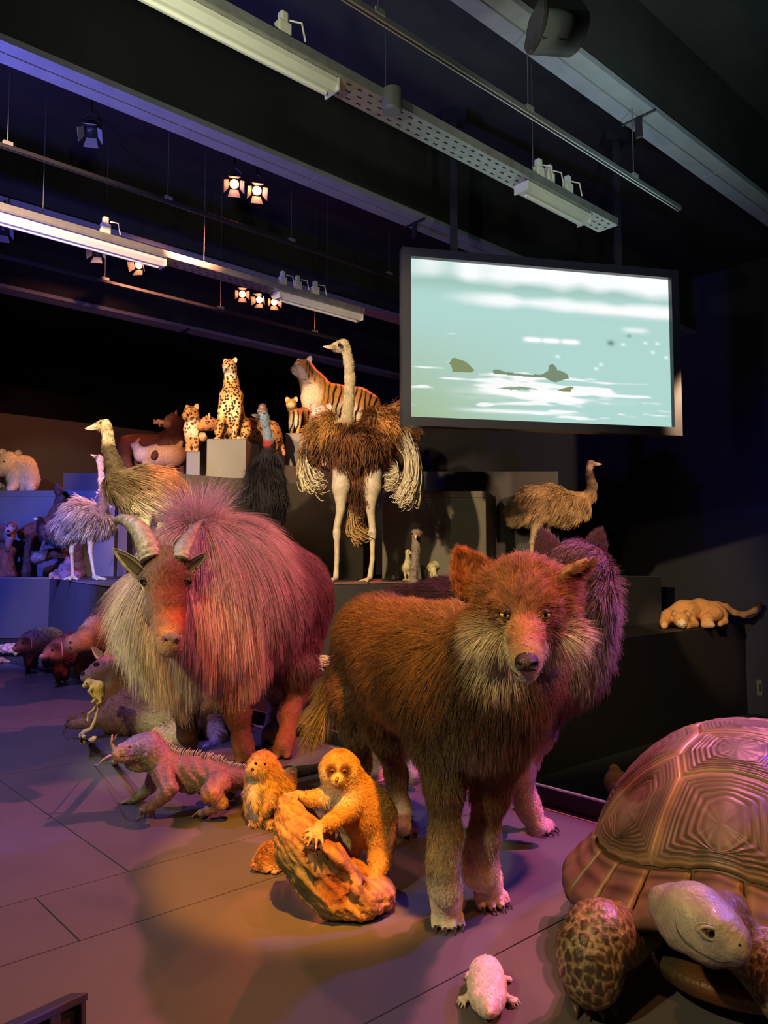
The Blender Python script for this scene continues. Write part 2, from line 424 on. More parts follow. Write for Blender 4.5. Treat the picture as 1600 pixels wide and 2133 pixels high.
#
def animal(root, body, h, colf, m=None, sm=2, part='body'):
    V, Q = body.surf(h); V = smoothmesh(V, Q, sm)
    if abs(root.location.z) < 0.02 or root.name.startswith('polar'): V[:, 2] = np.maximum(V[:, 2], root.location.z+0.0015)
    o = npmesh(part, V, Q, root, m or FUR, col=np.clip(colf(V), 0, 1))
    return V, Q, o
def colf(items, base, bw=0.02):
    def f(X): return gfield(X, items, base, bw)
    return f
def lenf(items, base, bw=0.02):
    def f(X): return gfield(X, items, base, bw)
    return f

# ================================================================== ROOM
B_ = np.array((math.sin(math.radians(48)), math.cos(math.radians(48)), 0.0)); N_ = np.array((-B_[1], B_[0], 0.0)); Z_ = np.array((0, 0, 1.0))
def BN(b, n, z=0.0): return B_*b+N_*n+Z_*z
M_floor = mat('stage_floor_vinyl', (0.105, 0.097, 0.10), 0.42, var=0.10, vs=3, bump=0.08, bs=300, spec=0.35)
M_podium = mat('podium_black_paint', (0.035, 0.033, 0.036), 0.55, var=0.12, vs=4, spec=0.3)
M_podium_g = mat('podium_grey_paint', (0.13, 0.13, 0.16), 0.5, var=0.10, vs=4, spec=0.3)
M_black = mat('black_paint', (0.010, 0.010, 0.011), 0.75, var=0.15, vs=2)
M_ceil = mat('ceiling_dark_paint', (0.028, 0.027, 0.025), 0.8, var=0.3, vs=1.5, bump=0.3, bs=20)
M_wall = mat('wall_dark_paint', (0.02, 0.02, 0.03), 0.8, var=0.2, vs=1.0)
M_flange = mat('beam_flange_grey', (0.27, 0.28, 0.31), 0.6, var=0.12, vs=5)
M_metal = mat('galvanised_metal', (0.34, 0.34, 0.32), 0.4, 0.6, var=0.2, vs=12)
M_alu = mat('polished_trim', (0.75, 0.75, 0.76), 0.3, 0.9)
M_white = mat('cream_fixture', (0.62, 0.60, 0.50), 0.45, var=0.05)
M_dkmetal = mat('dark_metal', (0.03, 0.03, 0.035), 0.4, 0.5)
M_wire = mat('steel_wire', (0.25, 0.25, 0.26), 0.4, 0.8)
def struct(o): o['kind'] = 'structure'; return o
def slab(name, corners, z0, z1, m):
    return struct(BM().prism([(c[0], c[1]) for c in corners], z0, z1).build(name, m))

# platform and its floor sheets
K0 = np.array((-1.30, 5.45)); E2 = -N_[:2]; K1 = K0+E2*9.5
L1 = (-4.47, 10.3); L0 = (-9.0, 10.3); C0 = (-2.0, 6.05)
fl = slab('floor', [L0, L1, C0, K0, K1, (K1[0]-2, -1.6), (-9.0, -1.6)], -1.2, -0.012, M_black)
def clip_poly(poly, a, b):
    """keep the part left of the line a->b"""
    out = []; n = len(poly); d = np.array(b)-np.array(a)
    s = [d[0]*(p[1]-a[1])-d[1]*(p[0]-a[0]) for p in poly]
    for i in range(n):
        p, q = np.array(poly[i]), np.array(poly[(i+1) % n])
        if s[i] >= 0: out.append(tuple(p))
        if s[i]*s[(i+1) % n] < 0: out.append(tuple(p+(q-p)*s[i]/(s[i]-s[(i+1) % n])))
    return out
def sheet_cells():
    bands = [(-6.0+1.22*k, -6.0+1.22*(k+1)) for k in range(0, 6)]+[(1.32, 2.105), (2.105, 2.46), (2.46, 3.95)]+[(3.95+1.22*k, 3.95+1.22*(k+1)) for k in range(8)]
    for ci, (n0, n1) in enumerate(bands):
        if n0 == 2.105:
            for x in ((-9.8, 0.81), (0.81, 6.0)): yield x[0], x[1], n0, n1
            continue
        off = 1.10 if n0 >= 2.46 else 2.9
        for k in range(-5, 4): yield off+2.44*k, off+2.44*(k+1), n0, n1
g = 0.0025; inset = 0.055
edgeA = K0-N_[:2]*0; eN = B_[:2]
bd = [(tuple(K0-eN*inset+E2*-0.05), tuple(K1-eN*inset)), ((-8.9, 10.3), (-8.9, -1.5)), ((-8.9, 0.35), (6, 0.35)), (tuple(np.array(C0)), L1), (L1, L0), (tuple(K0-eN*inset), C0)]
nsheet = 0
for b0, b1, n0, n1 in sheet_cells():
    poly = [tuple(BN(b, n)[:2]) for b, n in ((b0+g, n0+g), (b1-g, n0+g), (b1-g, n1-g), (b0+g, n1-g))]
    poly = clip_poly(poly, tuple(K1-eN*inset), tuple(K0-eN*inset))
    if len(poly) > 2: poly = clip_poly(poly, (-8.9, 10.3), (-8.9, -1.5))
    if len(poly) > 2: poly = clip_poly(poly, (-8.9, -1.5), (6, -1.5))
    if len(poly) > 2 and max(p[1] for p in poly) > 5.4:
        poly = clip_poly(poly, (4, 10.3), (-9, 10.3)) or []
        if len(poly) > 2: poly = clip_poly(poly, C0, L1) or []
        if len(poly) > 2: poly = clip_poly(poly, tuple(K0-eN*inset), C0)
    if len(poly) < 3: continue
    BM().prism(poly, -0.012, 0.0).build('floor_sheet', M_floor, fl); nsheet += 1
edge = struct(BM().box((*(K0+E2*4.7-eN*0.008), 0.03), 9.4, 0.012, 0.085, (*E2, 0), (*eN, 0)).build('trim_1', M_dkmetal))
BM().box((*(K0+E2*4.7-eN*0.008), 0.0755), 9.4, 0.014, 0.006, (*E2, 0), (*eN, 0)).build('trim_cap', M_alu, edge)
BM().box((*(K0+E2*4.7-eN*0.034), -0.004), 9.4, 0.036, 0.010, (*E2, 0), (*eN, 0)).build('trim_border', mat('border_strip', (0.3, 0.22, 0.26), 0.45), edge)
struct(BM().box((0, 6, -1.25), 40, 40, 0.1).build('floor_2', M_black))
# ledge for the cougar, and the bird ledge
fb = K0+B_[:2]*11.9
Lg2 = slab('trim_2', [tuple(K0+E2*0.0+np.array((0.004, 0.004))), tuple(fb), tuple(np.array(C0)+B_[:2]*9.2+N_[:2]*0.6), tuple(np.array(C0)+N_[:2]*0.4), C0], -1.2, 0.11, mat('low_ledge_paint', (0.022, 0.018, 0.019), 0.6, var=0.1, vs=4))
M_ledge = mat('ledge_paint', (0.075, 0.07, 0.075), 0.5, var=0.1, vs=4)
PODIUM = thing('bird_podium', 'long dark stepped podium ledge carrying the ostrich, rheas and emu', 'podium', (-1.2, 7.5, 0))
c1 = np.array(C0)+B_[:2]*8.3; c2 = c1+N_[:2]*2.6
BM().prism([C0, tuple(c1), tuple(c2), (-3.9, 12.7), (-6.3, 12.7), (-7.1, 10.35), L1], 0.0, 0.799).build('ledge', M_ledge, PODIUM)
EDGEP = BM()
for a, b in (((-7.0, 10.3), L1), (L1, C0), (C0, c1)):
    a3 = np.array((*a, 0.797)); b3 = np.array((*b, 0.797)); d = U(*(b3-a3)); EDGEP.box((a3+b3)/2, np.linalg.norm(b3-a3), 0.010, 0.010, d, np.cross(Z_, d))
EDGEP.build('ledge_edge', mat('ledge_edge_trim', (0.25, 0.22, 0.2), 0.4), PODIUM)
CATP = thing('cat_podium', 'high black podium in the middle, big cats on its boxes', 'podium', BN(4.9, 8.2, 0.8))
BM().prism([tuple(BN(3.59, 7.13)[:2]), tuple(BN(6.08, 7.13)[:2]), tuple(BN(6.08, 9.2)[:2]), tuple(BN(4.0, 9.2)[:2])], 0.802, 1.9).build('plinth', mat('plinth_dark', (0.05, 0.043, 0.036), 0.55, var=0.12, vs=3), CATP)
BP = thing('bear_podium', 'blue-lit podium wall on the left under the polar bear', 'podium', (-6.4, 12, 0.8))
BM().prism([(-6.4, 11.3), (-3.97, 11.3), (-3.97, 12.6), (-6.4, 12.6)], 0.802, 2.06).build('plinth', M_podium_g, BP)
BM().box((-5.2, 11.297, 1.98), 2.4, 0.008, 0.004).build('seam', M_black, BP)
OP = thing('screen_podium', 'brown-lit podium block with ostrich shadow behind the chicks', 'podium', (0.6, 9.7, 0.8))
BM().prism([(-0.02, 9.3), (1.235, 9.3), (1.5, 10.2), (-0.02, 10.2)], 0.802, 1.868).build('plinth', mat('plinth_beige', (0.15, 0.125, 0.10), 0.6, var=0.06, vs=3), OP)
BM().box((0.6, 9.297, 1.79), 1.24, 0.008, 0.004).box((0.15, 9.297, 1.83), 0.004, 0.008, 0.07).build('seam', M_black, OP)
UP = thing('rear_podium', 'black podium block behind the emu and under the screen', 'podium', (1.1, 10.9, 0.8))
BM().prism([(0.0, 10.3), (2.35, 10.3), (2.7, 12.2), (0.0, 12.2)], 0.802, 2.23).build('plinth', M_podium, UP)
# room shell
def wallbox(name, b, n, lb, ln, z0, z1, m):
    return struct(BM().box(BN(b, n, (z0+z1)/2), lb, ln, z1-z0, B_, N_, Z_).build(name, m))
wallbox('wall_left', 2.3, 14.15, 19.0, 0.3, -1.2, 3.55, mat('wall_brown_paint', (0.10, 0.085, 0.085), 0.7, var=0.2, vs=1.0))
wallbox('wall_far', 2.3, 18.2, 24.0, 0.3, -1.2, 5.6, M_black)
wallbox('wall_end', 11.75, 5.5, 0.3, 26.0, -1.2, 5.6, M_wall)
wallbox('wall_right', 2.3, -5.2, 24.0, 0.3, -1.2, 5.6, M_wall)
wallbox('wall_back', -8.2, 5.5, 0.3, 26.0, -1.2, 5.6, M_wall)
ce = struct(BM().box(BN(2, 6, 5.6), 26, 26, 0.2, B_, N_, Z_).build('ceiling', M_ceil))
for i, n in enumerate((-2.1, 0.5, 3.08, 5.68, 8.22, 10.8)):
    bm_ = thing('ceiling_beam', ['rearmost ceiling beam, behind the viewer', 'ceiling beam right above the viewer', 'grey-flanged ceiling beam at the upper right, passing behind the speaker', 'long blue-grey ceiling beam running from upper left to behind the screen', 'blue-lit ceiling beam above the red spotlights at left', 'farthest dark ceiling beam'][i], 'beam', BN(2, n, 4.6))
    BM().box(BN(2.0, n, 5.08), 19.2, 0.16, 0.84, B_, N_, Z_).build('web', M_ceil, bm_)
    BM().box(BN(2.0, n-0.070, 4.63), 19.2, 0.125, 0.05, B_, N_, Z_).build('flange', M_flange, bm_)
    BM().box(BN(2.0, n+0.070, 4.63), 19.2, 0.125, 0.05, B_, N_, Z_).build('flange', M_flange, bm_)
    J = BM()
    for k in range(14): J.box(BN(-6.6+k*1.35, n, 4.604), 0.006, 0.262, 0.004, B_, N_, Z_)
    o = J.build('joint_lines', mat('joint_line', (0.28, 0.29, 0.3), 0.5), bm_); o['kind'] = 'stuff'
    for bb in (1.25, 5.55):
        BM().box(BN(bb, n, 4.52), 0.03, 0.05, 0.17, B_, N_, Z_).box(BN(bb, n, 4.60), 0.02, 0.30, 0.012, B_, N_, Z_).build('clamp', M_dkmetal, bm_)
# cable trays with tube lights
def tray(n, z, b0, b1, label, lights, sockets, grp):
    t = thing('cable_tray', label, 'cable tray', BN((b0+b1)/2, n, z), grp)
    BM().box(BN((b0+b1)/2, n, z), b1-b0, 0.20, 0.008, B_, N_, Z_).box(BN((b0+b1)/2, n-0.1, z+0.03), b1-b0, 0.006, 0.06, B_, N_, Z_).box(BN((b0+b1)/2, n+0.1, z+0.03), b1-b0, 0.006, 0.06, B_, N_, Z_).build('channel', M_metal, t)
    H = BM(); k = int((b1-b0)/0.09)
    for i in range(k):
        for j in (-0.06, 0.0, 0.06): H.box(BN(b0+(i+0.5)*0.09+(0.045 if j == 0 else 0), n+j, z-0.0045), 0.035, 0.012, 0.002, B_, N_, Z_)
    o = H.build('perforation', M_black, t); o['kind'] = 'stuff'
    bb = b0+0.4
    while bb < b1: BM().tube([BN(bb, n, z+0.06), BN(bb, n, 5.5)], 0.004, 6).build('hanger_rod', M_wire, t); bb += 1.6
    for (l0, l1, lab) in lights:
        f = thing('tube_light', lab, 'lamp', BN((l0+l1)/2, n, z-0.05), 'tube light fittings under the cable trays')
        w = 0.13
        prof = [(-w/2, 0), (-w/2, -0.035), (-w*0.3, -0.075), (w*0.3, -0.075), (w/2, -0.035), (w/2, 0)]
        v = [BN(l, n+p[0], z-0.006+p[1]) for l in (l0, l1) for p in prof]; m_ = len(prof)
        mesh('housing', v, [tuple(range(m_))[::-1], tuple(range(m_, 2*m_))]+[(i, (i+1) % m_, m_+(i+1) % m_, m_+i) for i in range(m_)], f, M_white, False)
        for l in (l0, l1): BM().box(BN(l, n, z-0.04), 0.012, w+0.01, 0.08, B_, N_, Z_).build('end_cap', M_white, f)
        BM().tube([BN(l0+0.05, n, z-0.088), BN(l1-0.05, n, z-0.088)], 0.013, 10).build('tube', mat('unlit_tube', (0.8, 0.78, 0.66), 0.3), f)
    for bb in sockets:
        s_ = thing('socket_box', ('nearest', 'second', 'third', 'farthest')[sockets.index(bb)]+' pale plug box along the top of the '+grp, 'socket', BN(bb, n-0.05, z+0.06), 'plug boxes on the '+grp)
        BM().box(BN(bb, n-0.04, z+0.12), 0.09, 0.06, 0.10, B_, N_, Z_).build('box', M_white, s_, bevel=0.008)
        BM().box(BN(bb, n-0.04, z+0.20), 0.05, 0.05, 0.07, B_, N_, Z_).build('plug', M_white, s_, bevel=0.01)
        BM().tube([BN(bb+0.04, n-0.05, z+0.2), BN(bb+0.10, n-0.09, z+0.19), BN(bb+0.12, n-0.1, z+0.08)], 0.006, 6).build('cable', M_white, s_)
tray(3.65, 4.0, -3.5, 6.0, 'perforated cable tray with cream tube lights running across the upper middle', [(-0.6, 2.85, 'long cream tube light at the top left of the middle tray'), (4.75, 5.62, 'short cream tube light at the far end of the middle tray')], [2.45, 4.92, 5.06, 5.32], 'middle cable tray')
tray(7.0, 4.0, -3.0, 5.9, 'cable tray at far left under the blue-lit beam', [(0.2, 3.35, 'pale tube light on the far left tray'), (4.7, 5.9, 'tube light at the far end of the left tray')], [2.75, 4.75, 4.95, 5.2], 'left cable tray')
def rail(n, z, b0, b1, label, m, w=0.04):
    t = thing('lighting_track', label, 'light track', BN((b0+b1)/2, n, z))
    BM().box(BN((b0+b1)/2, n, z), b1-b0, w, 0.035, B_, N_, Z_).build('rail', m, t, bevel=0.004)
    BM().box(BN((b0+b1)/2, n, z-0.019), b1-b0, w*0.3, 0.004, B_, N_, Z_).build('slot', M_black, t)
    bb = b0+0.3
    while bb < b1:
        BM().tube([BN(bb, n, z+0.015), BN(bb, n, 5.5)], 0.0035, 6).build('suspension_wire', M_wire, t)
        BM().box(BN(bb, n, z+0.025), 0.07, 0.05, 0.03, B_, N_, Z_).build('coupler', M_metal, t); bb += 1.35
rail(3.05, 4.02, -3.0, 6.15, 'thin shiny lighting track above the screen', M_alu)
rail(6.3, 4.25, -4.0, 6.4, 'black lighting track with red spotlights, left of centre', M_dkmetal)
rail(7.7, 3.9, -4.0, 6.2, 'black lighting track below the left tray', M_dkmetal)
# theatre spotlights
def spotlamp(u, v, Y, aim, lit, label, es=40, s=1.0, doorc=None):
    c = P(u, v, Y); d = U(*(np.array(aim)-c)); t = thing('stage_spotlight', label, 'spotlight', c, None)
    x = U(*np.cross(d, Z_)); y = np.cross(x, d)
    BM().tube([c-d*0.13*s, c-d*0.10*s, c, c+d*0.02*s], [0.03*s, 0.055*s, 0.06*s, 0.062*s], 16).build('housing', M_dkmetal, t, True)
    BM().tube([c+x*0.075*s, c+x*0.075*s+Z_*0.1*s, c+Z_*0.16*s, c-x*0.075*s+Z_*0.1*s, c-x*0.075*s], 0.008*s, 6).build('yoke', M_dkmetal, t)
    BM().tube([c+Z_*0.15*s, c+Z_*0.30*s], 0.010*s, 8).build('stem', M_dkmetal, t)
    lm = mat('lamp_lens', (0.1, 0.1, 0.1), 0.2, emit=lit, es=es) if es > 0 else M_dkmetal
    BM().tube([c+d*0.015*s, c+d*0.028*s], [0.045*s, 0.04*s], 14).build('lens', lm, t, True)
    dm = doorc or M_doorm
    for a, b in ((y, x), (-y, x), (x, y), (-x, y)):
        o_ = c+d*0.02*s+a*0.055*s; e = U(*(d*1.0+a*0.45))
        q = [o_-b*0.04*s, o_+b*0.04*s, o_+b*0.06*s+e*0.10*s, o_-b*0.06*s+e*0.10*s]; th = np.cross(b, e)*0.002
        mesh('barn_door', [p+th for p in q]+[p-th for p in q], [(0, 1, 2, 3), (7, 6, 5, 4), (0, 4, 5, 1), (1, 5, 6, 2), (2, 6, 7, 3), (3, 7, 4, 0)], t, dm, False)
    return t
M_doorm = mat('barn_door_metal', (0.32, 0.3, 0.32), 0.5)
RED = (1.0, 0.30, 0.10)
spotlamp(488, 382, 7.2, (-0.5, 2.5, 0.3), RED, 'lit red-orange stage spotlight, left of the upper pair', 30)
spotlamp(535, 396, 7.3, (0.0, 2.5, 0.3), RED, 'lit red-orange stage spotlight, right of the upper pair', 45)
spotlamp(190, 272, 6.3, (-1.5, 2.5, 0.0), (0.1, 0.2, 1), 'unlit stage spotlight with a blue edge high on the left track', 0)
spotlamp(290, 552, 9.0, (-3.5, 2.5, 0.6), RED, 'small lit stage spotlight alone below the left tray', 22)
spotlamp(505, 612, 10.2, (-0.5, 2.5, 0.6), RED, 'small red stage spotlight below the tray end, beside a bright pair', 25)
spotlamp(541, 624, 10.4, (-2.5, 2.5, 0.6), RED, 'bright stage spotlight, left of the lower pair', 30)
spotlamp(571, 629, 10.5, (0.5, 2.5, 0.6), RED, 'bright stage spotlight, right of the lower pair', 30)
spotlamp(203, 524, 8.2, (-2.0, 2.5, 0.6), (0.1, 0.2, 1), 'dark stage spotlight under the left tray end', 0)
spotlamp(8, 478, 7.4, (-2.0, 2.5, 0.6), (0.1, 0.2, 1), 'dark stage spotlight at the far left edge', 0)
# loudspeaker upper right
sc = P(1160, 62, 4.1); ax = U(*(P(1225, 92, 4.15)-P(1105, 82, 4.0))); dn = U(0.0, -0.35, -1.0); ay = U(*np.cross(dn, ax)); 
SPK = thing('ceiling_loudspeaker', 'black loudspeaker with rounded grille hanging from the beam at upper right', 'speaker', sc)
v = []; f = []; K = 14; wid = 0.155
for j, s_ in enumerate((-1, -0.9, 0.9, 1)):
    w = 0.93 if abs(s_) == 1 else 1.0
    for i in range(K+1):
        th = math.pi*i/K; v.append(sc+ax*wid*s_+(dn*0.13*math.sin(th)+ay*0.125*math.cos(th))*w)
    for (zz, yy) in ((-0.20, -0.09), (-0.20, 0.09)): v.append(sc+ax*wid*s_*0.8+(dn*zz+ay*yy)*w)
R_ = K+3
for j in range(3):
    for i in range(R_): f.append((j*R_+i, j*R_+(i+1) % R_, (j+1)*R_+(i+1) % R_, (j+1)*R_+i))
f += [tuple(range(R_))[::-1], tuple(range(3*R_, 4*R_))]
mesh('cabinet', v, f, SPK, mat('speaker_black', (0.05, 0.05, 0.055), 0.35, coat=0.2), False)
v = []; f = []
for s_ in (-0.86, 0.86):
    for i in range(K+1):
        th = math.pi*(0.04+0.92*i/K); v.append(sc+ax*wid*s_+(dn*0.136*math.sin(th)+ay*0.131*math.cos(th)))
for i in range(K): f.append((i, i+1, K+2+i, K+1+i))
o = mesh('grille', v, f, SPK, mat('speaker_grille', (0.10, 0.12, 0.12), 0.3, bump=0.5, bs=500), True)
o.modifiers.new('solid', 'SOLIDIFY').thickness = 0.004
BM().box(P(1133, 78, 3.93), 0.03, 0.006, 0.008, ax, ay).build('badge', M_alu, SPK)
BM().box(sc+np.array((0.0, 0.05, 0.24)), 0.05, 0.12, 0.5, ax, ay).build('bracket', M_dkmetal, SPK)
BM().tube([sc+np.array((0.05, 0, 0.1)), sc+np.array((0.05, 0, 1.4))], 0.004, 6).build('safety_wire', M_wire, SPK)
# round detector-like speaker on the tray
rc = P(817, 212, 4.80)
RS = thing('round_ceiling_speaker', 'grey drum-shaped speaker hanging on the middle cable tray', 'speaker', rc)
BM().tube([rc+Z_*0.075, rc-Z_*0.055, rc-Z_*0.065], [0.066, 0.068, 0.060], 24).build('drum', mat('drum_grey', (0.10, 0.10, 0.09), 0.5), RS, False)
BM().tube([rc-Z_*0.064, rc-Z_*0.068], [0.056, 0.054], 24).build('grille', mat('drum_face', (0.16, 0.17, 0.15), 0.6), RS, False)
# projection screen
a0 = P(853, 540, 7.25); a1 = P(853, 872, 7.25); b0 = P(1391, 581, 7.82); b1 = P(1400, 890, 7.82)
zt = (a0[2]+b0[2])/2; zb = (a1[2]+b1[2])/2; xl, xr = np.array((a0[0], 7.25)), np.array(((b0[0]+b1[0])/2, 7.82))
sd = U(*(xr-xl), 0); sw = np.linalg.norm(xr-xl); sh = zt-zb; sn = np.cross(sd, Z_)
SCR = thing('projection_screen', 'large framed projection screen showing animals swimming in pale green water', 'screen', (*((xl+xr)/2), zb))
nx, ny = 480, 276
gx, gy = np.meshgrid(np.linspace(0, 1, nx), np.linspace(0, 1, ny))    # gy 0 = top
rng = np.random.default_rng(5)
def vnoise(gx, gy, sx, sy, seed):
    r = np.random.default_rng(seed).random((64, 64)); x = gx*sx; y = gy*sy; xi = x.astype(int); yi = y.astype(int); fx = x-xi; fy = y-yi
    fx = fx*fx*(3-2*fx); fy = fy*fy*(3-2*fy)
    return (r[yi % 64, xi % 64]*(1-fx)+r[yi % 64, (xi+1) % 64]*fx)*(1-fy)+(r[(yi+1) % 64, xi % 64]*(1-fx)+r[(yi+1) % 64, (xi+1) % 64]*fx)*fy
base = np.array((0.40, 0.64, 0.60))[None, None]*(1-gy[..., None]*0)+0
green = np.array((0.38, 0.50, 0.30)); img = np.array((0.44, 0.68, 0.64))+0*gx[..., None]
wl = np.clip(1-gx*1.8, 0, 1)*np.clip((gy-0.35)*1.6, 0, 1); img = img*(1-wl[..., None])+green*wl[..., None]
def blend(mask, colr):
    global img
    mask = np.clip(mask, 0, 1)[..., None]; img = img*(1-mask)+np.array(colr)*mask
soft = lambda x, a, b: np.clip((x-a)/(b-a), 0, 1)
n1 = vnoise(gx, gy, 14, 5, 1)
blend(np.exp(-((gy-(0.13-0.02*gx))/0.05)**2)*0.55, (0.30, 0.50, 0.42))
blend(soft(0.10-gy+0.05*n1+0.02*gx, 0.0, 0.06)*soft(gx+0.35*n1, 0.05, 0.5), (0.97, 1.0, 1.0))
blend(soft(0.04-np.abs(gy-0.225+0.0*gx)+0.03*n1, 0.005, 0.05)*soft(gx, 0.1, 0.3)*0.95, (0.97, 1, 1))
blend(np.exp(-((gy-0.24)/0.03)**2)*soft(gx, 0.5, 0.75), (1, 1, 1))
for cx in (0.455, 0.525, 0.60): blend(1.6*np.exp(-((gx-cx)/0.033)**4-((gy-0.465)/0.014)**2), (1, 1, 1))
blend(0.8*np.exp(-((gx-0.86)/0.05)**4-((gy-0.36)/0.018)**2), (0.9, 1, 0.97))
blend(np.exp(-((gx-0.76)/0.014)**2-((gy-0.455)/0.018)**2), (0.14, 0.26, 0.22)); blend(0.8*np.exp(-((gx-0.835)/0.01)**2-((gy-0.40)/0.012)**2), (0.2, 0.34, 0.3))
for cx, cy in ((0.81, .46), (0.9, .44), (0.95, .44), (.93, .5), (.985, .53), (.72, .6), (.70, .63), (.55, .565)): blend(0.9*np.exp(-((gx-cx)/0.008)**2-((gy-cy)/0.010)**2), (0.85, 1, 0.97))
streak = vnoise(gx, gy, 7, 50, 3)*0.65+vnoise(gx, gy, 19, 63, 4)*0.35
amp = np.exp(-((gy-0.80)/0.12)**2)*np.exp(-((gx-0.52)/0.33)**2)+0.35*soft(gy, 0.6, 0.75)
blend(soft(streak+0.45*amp, 0.88, 1.0)*.9, (1, 1, 1))
blend(np.exp(-((gy-0.82)/0.035)**2)*np.exp(-((gx-0.5)/0.28)**4)*soft(streak, 0.2, 0.5), (1, 1, 1))
blend(np.exp(-((gy-0.935)/0.012)**2)*np.exp(-((gx-0.4)/0.2)**4), (0.95, 1, 1))
dk = (0.23, 0.28, 0.13)
def polyfill(pts, colr):
    ins = np.zeros(gx.shape, bool); n = len(pts)
    for i in range(n):
        (x0, y0), (x1, y1) = pts[i], pts[(i+1) % n]
        c = ((y0 > gy) != (y1 > gy)) & (gx < (x1-x0)*(gy-y0)/((y1-y0)+1e-12)+x0); ins ^= c
    blend(ins.astype(float), colr)
polyfill([(0.150, .625), (.158, .61), (.17, .615), (.20, .63), (.222, .66), (.235, .685), (.22, .70), (.155, .70), (.15, .66), (.142, .65)], dk)
polyfill([(0.30, .685), (.31, .672), (.33, .672), (.345, .683), (.42, .692), (.485, .690), (.50, .675), (.512, .662), (.517, .625), (.53, .615), (.542, .63), (.548, .655), (.57, .66), (.588, .68), (.592, .705), (.575, .712), (.54, .735), (.52, .725), (.50, .708), (.40, .705), (.33, .70), (.31, .70)], (0.20, 0.27, 0.17))
polyfill([(0.32, .79), (.36, .778), (.42, .772), (.475, .785), (.43, .79), (.37, .797)], (0.28, 0.36, 0.24))
polyfill([(0.545, .785), (.57, .77), (.60, .755), (.612, .765), (.602, .772), (.598, .79), (.57, .79)], dk)
img = np.clip(img, 0, 1)**1.0
V = np.stack([xl[0]+sd[0]*sw*gx, xl[1]+sd[1]*sw*gx, zt-sh*gy], -1).reshape(-1, 3)
ii = np.arange(nx*ny).reshape(ny, nx); Qs = np.stack([ii[1:, :-1], ii[1:, 1:], ii[:-1, 1:], ii[:-1, :-1]], -1).reshape(-1, 4)
M_scr = bpy.data.materials.new('lit_screen'); M_scr.use_nodes = True
nt = M_scr.node_tree; nt.nodes.clear(); em = nt.nodes.new('ShaderNodeEmission'); at = nt.nodes.new('ShaderNodeAttribute'); at.attribute_name = 'Col'; ou = nt.nodes.new('ShaderNodeOutputMaterial')
nt.links.new(at.outputs['Color'], em.inputs[0]); nt.links.new(em.outputs[0], ou.inputs[0]); em.inputs[1].default_value = 1.0
npmesh('picture', V, Qs, SCR, M_scr, col=img.reshape(-1, 3))
ctr = np.array((*((xl+xr)/2), (zt+zb)/2)); FR = mat('screen_frame_black', (0.03, 0.03, 0.04), 0.35)
bw = 0.085
for c_, dx, dz in ((ctr-sd*(sw/2+bw/2), bw, sh+2*bw), (ctr+sd*(sw/2+bw/2), bw, sh+2*bw), (ctr+Z_*(sh/2+bw/2), sw, bw), (ctr-Z_*(sh/2+bw/2), sw, bw)):
    BM().box(c_+sn*0.0, dx, 0.12, dz, sd, -sn, Z_).build('frame_bar', FR, SCR)
BM().box(ctr-sn*0.03, sw, 0.03, sh, sd, -sn, Z_).build('back_panel', M_black, SCR)
for u_ in (945, 1294):
    t_ = (u_-853)/547; c_ = np.array((*(xl+(xr-xl)*t_), 0))-sn*0.06
    p = thing('ceiling_pole', 'black pole from a ceiling plate to the top of the screen, '+('left one' if u_ < 1000 else 'right one'), 'pole', (c_[0], c_[1], zt))
    BM().box(c_+Z_*((zt-0.3+5.5)/2), 0.07, 0.07, 5.5-zt+0.3).build('pole', M_black, p)
    BM().box(c_+Z_*5.44, 0.24, 0.16, 0.12).build('ceiling_plate', M_black, p)
# small extras on the walls
sw_ = P(1582, 1432, 9.6)
WS = thing('wall_switch', 'small pale switch plate on the dark wall at the right edge', 'switch', sw_)
BM().box(sw_, 0.06, 0.02, 0.19).build('plate', M_white, WS, bevel=0.004); BM().box(sw_+np.array((0, -0.014, 0)), 0.025, 0.012, 0.09).build('rocker', M_metal, WS)
# black label stand, bottom left
LS = thing('label_stand', 'black metal label stand with tilted panel at the bottom left corner', 'sign', G(100, 2120)+Z_*0)
A_ = P(150, 2080, 1.30); eu = U(*(A_-P(-60, 2178, 1.12))); ev = U(0.06, -0.40, -0.92); ev = U(*(ev-eu*ev.dot(eu))); en = np.cross(ev, eu); lu = 0.42; lv = 0.24
if en[1] > 0: en = -en
cc = A_-eu*lu/2+ev*lv/2
BM().box(cc, lu, lv, 0.02, eu, ev, en).build('panel', mat('panel_black', (0.012, 0.013, 0.012), 0.5), LS)
M_fr = mat('stand_frame', (0.05, 0.05, 0.07), 0.35, 0.3)
for s_ in (-1, 1):
    BM().box(cc+ev*s_*(lv/2)+en*0.006, lu+0.02, 0.012, 0.036, eu, ev, en).build('frame_bar', M_fr, LS, bevel=0.002)
    BM().box(cc+eu*s_*(lu/2)+en*0.006, 0.012, lv, 0.036, eu, ev, en).build('frame_bar', M_fr, LS, bevel=0.002)
BM().box(cc+eu*(lu/2-0.06)+en*0.008, 0.024, lv, 0.03, eu, ev, en).build('cross_bar', M_fr, LS, bevel=0.002)
for s_ in (-0.4, 0.4): BM().box(np.array((cc[0]+eu[0]*lu*s_, cc[1]+eu[1]*lu*s_+.02, (cc[2]+eu[2]*lu*s_)/2)), 0.03, 0.02, max(cc[2]+eu[2]*lu*s_, 0.05)).build('leg', M_fr, LS)

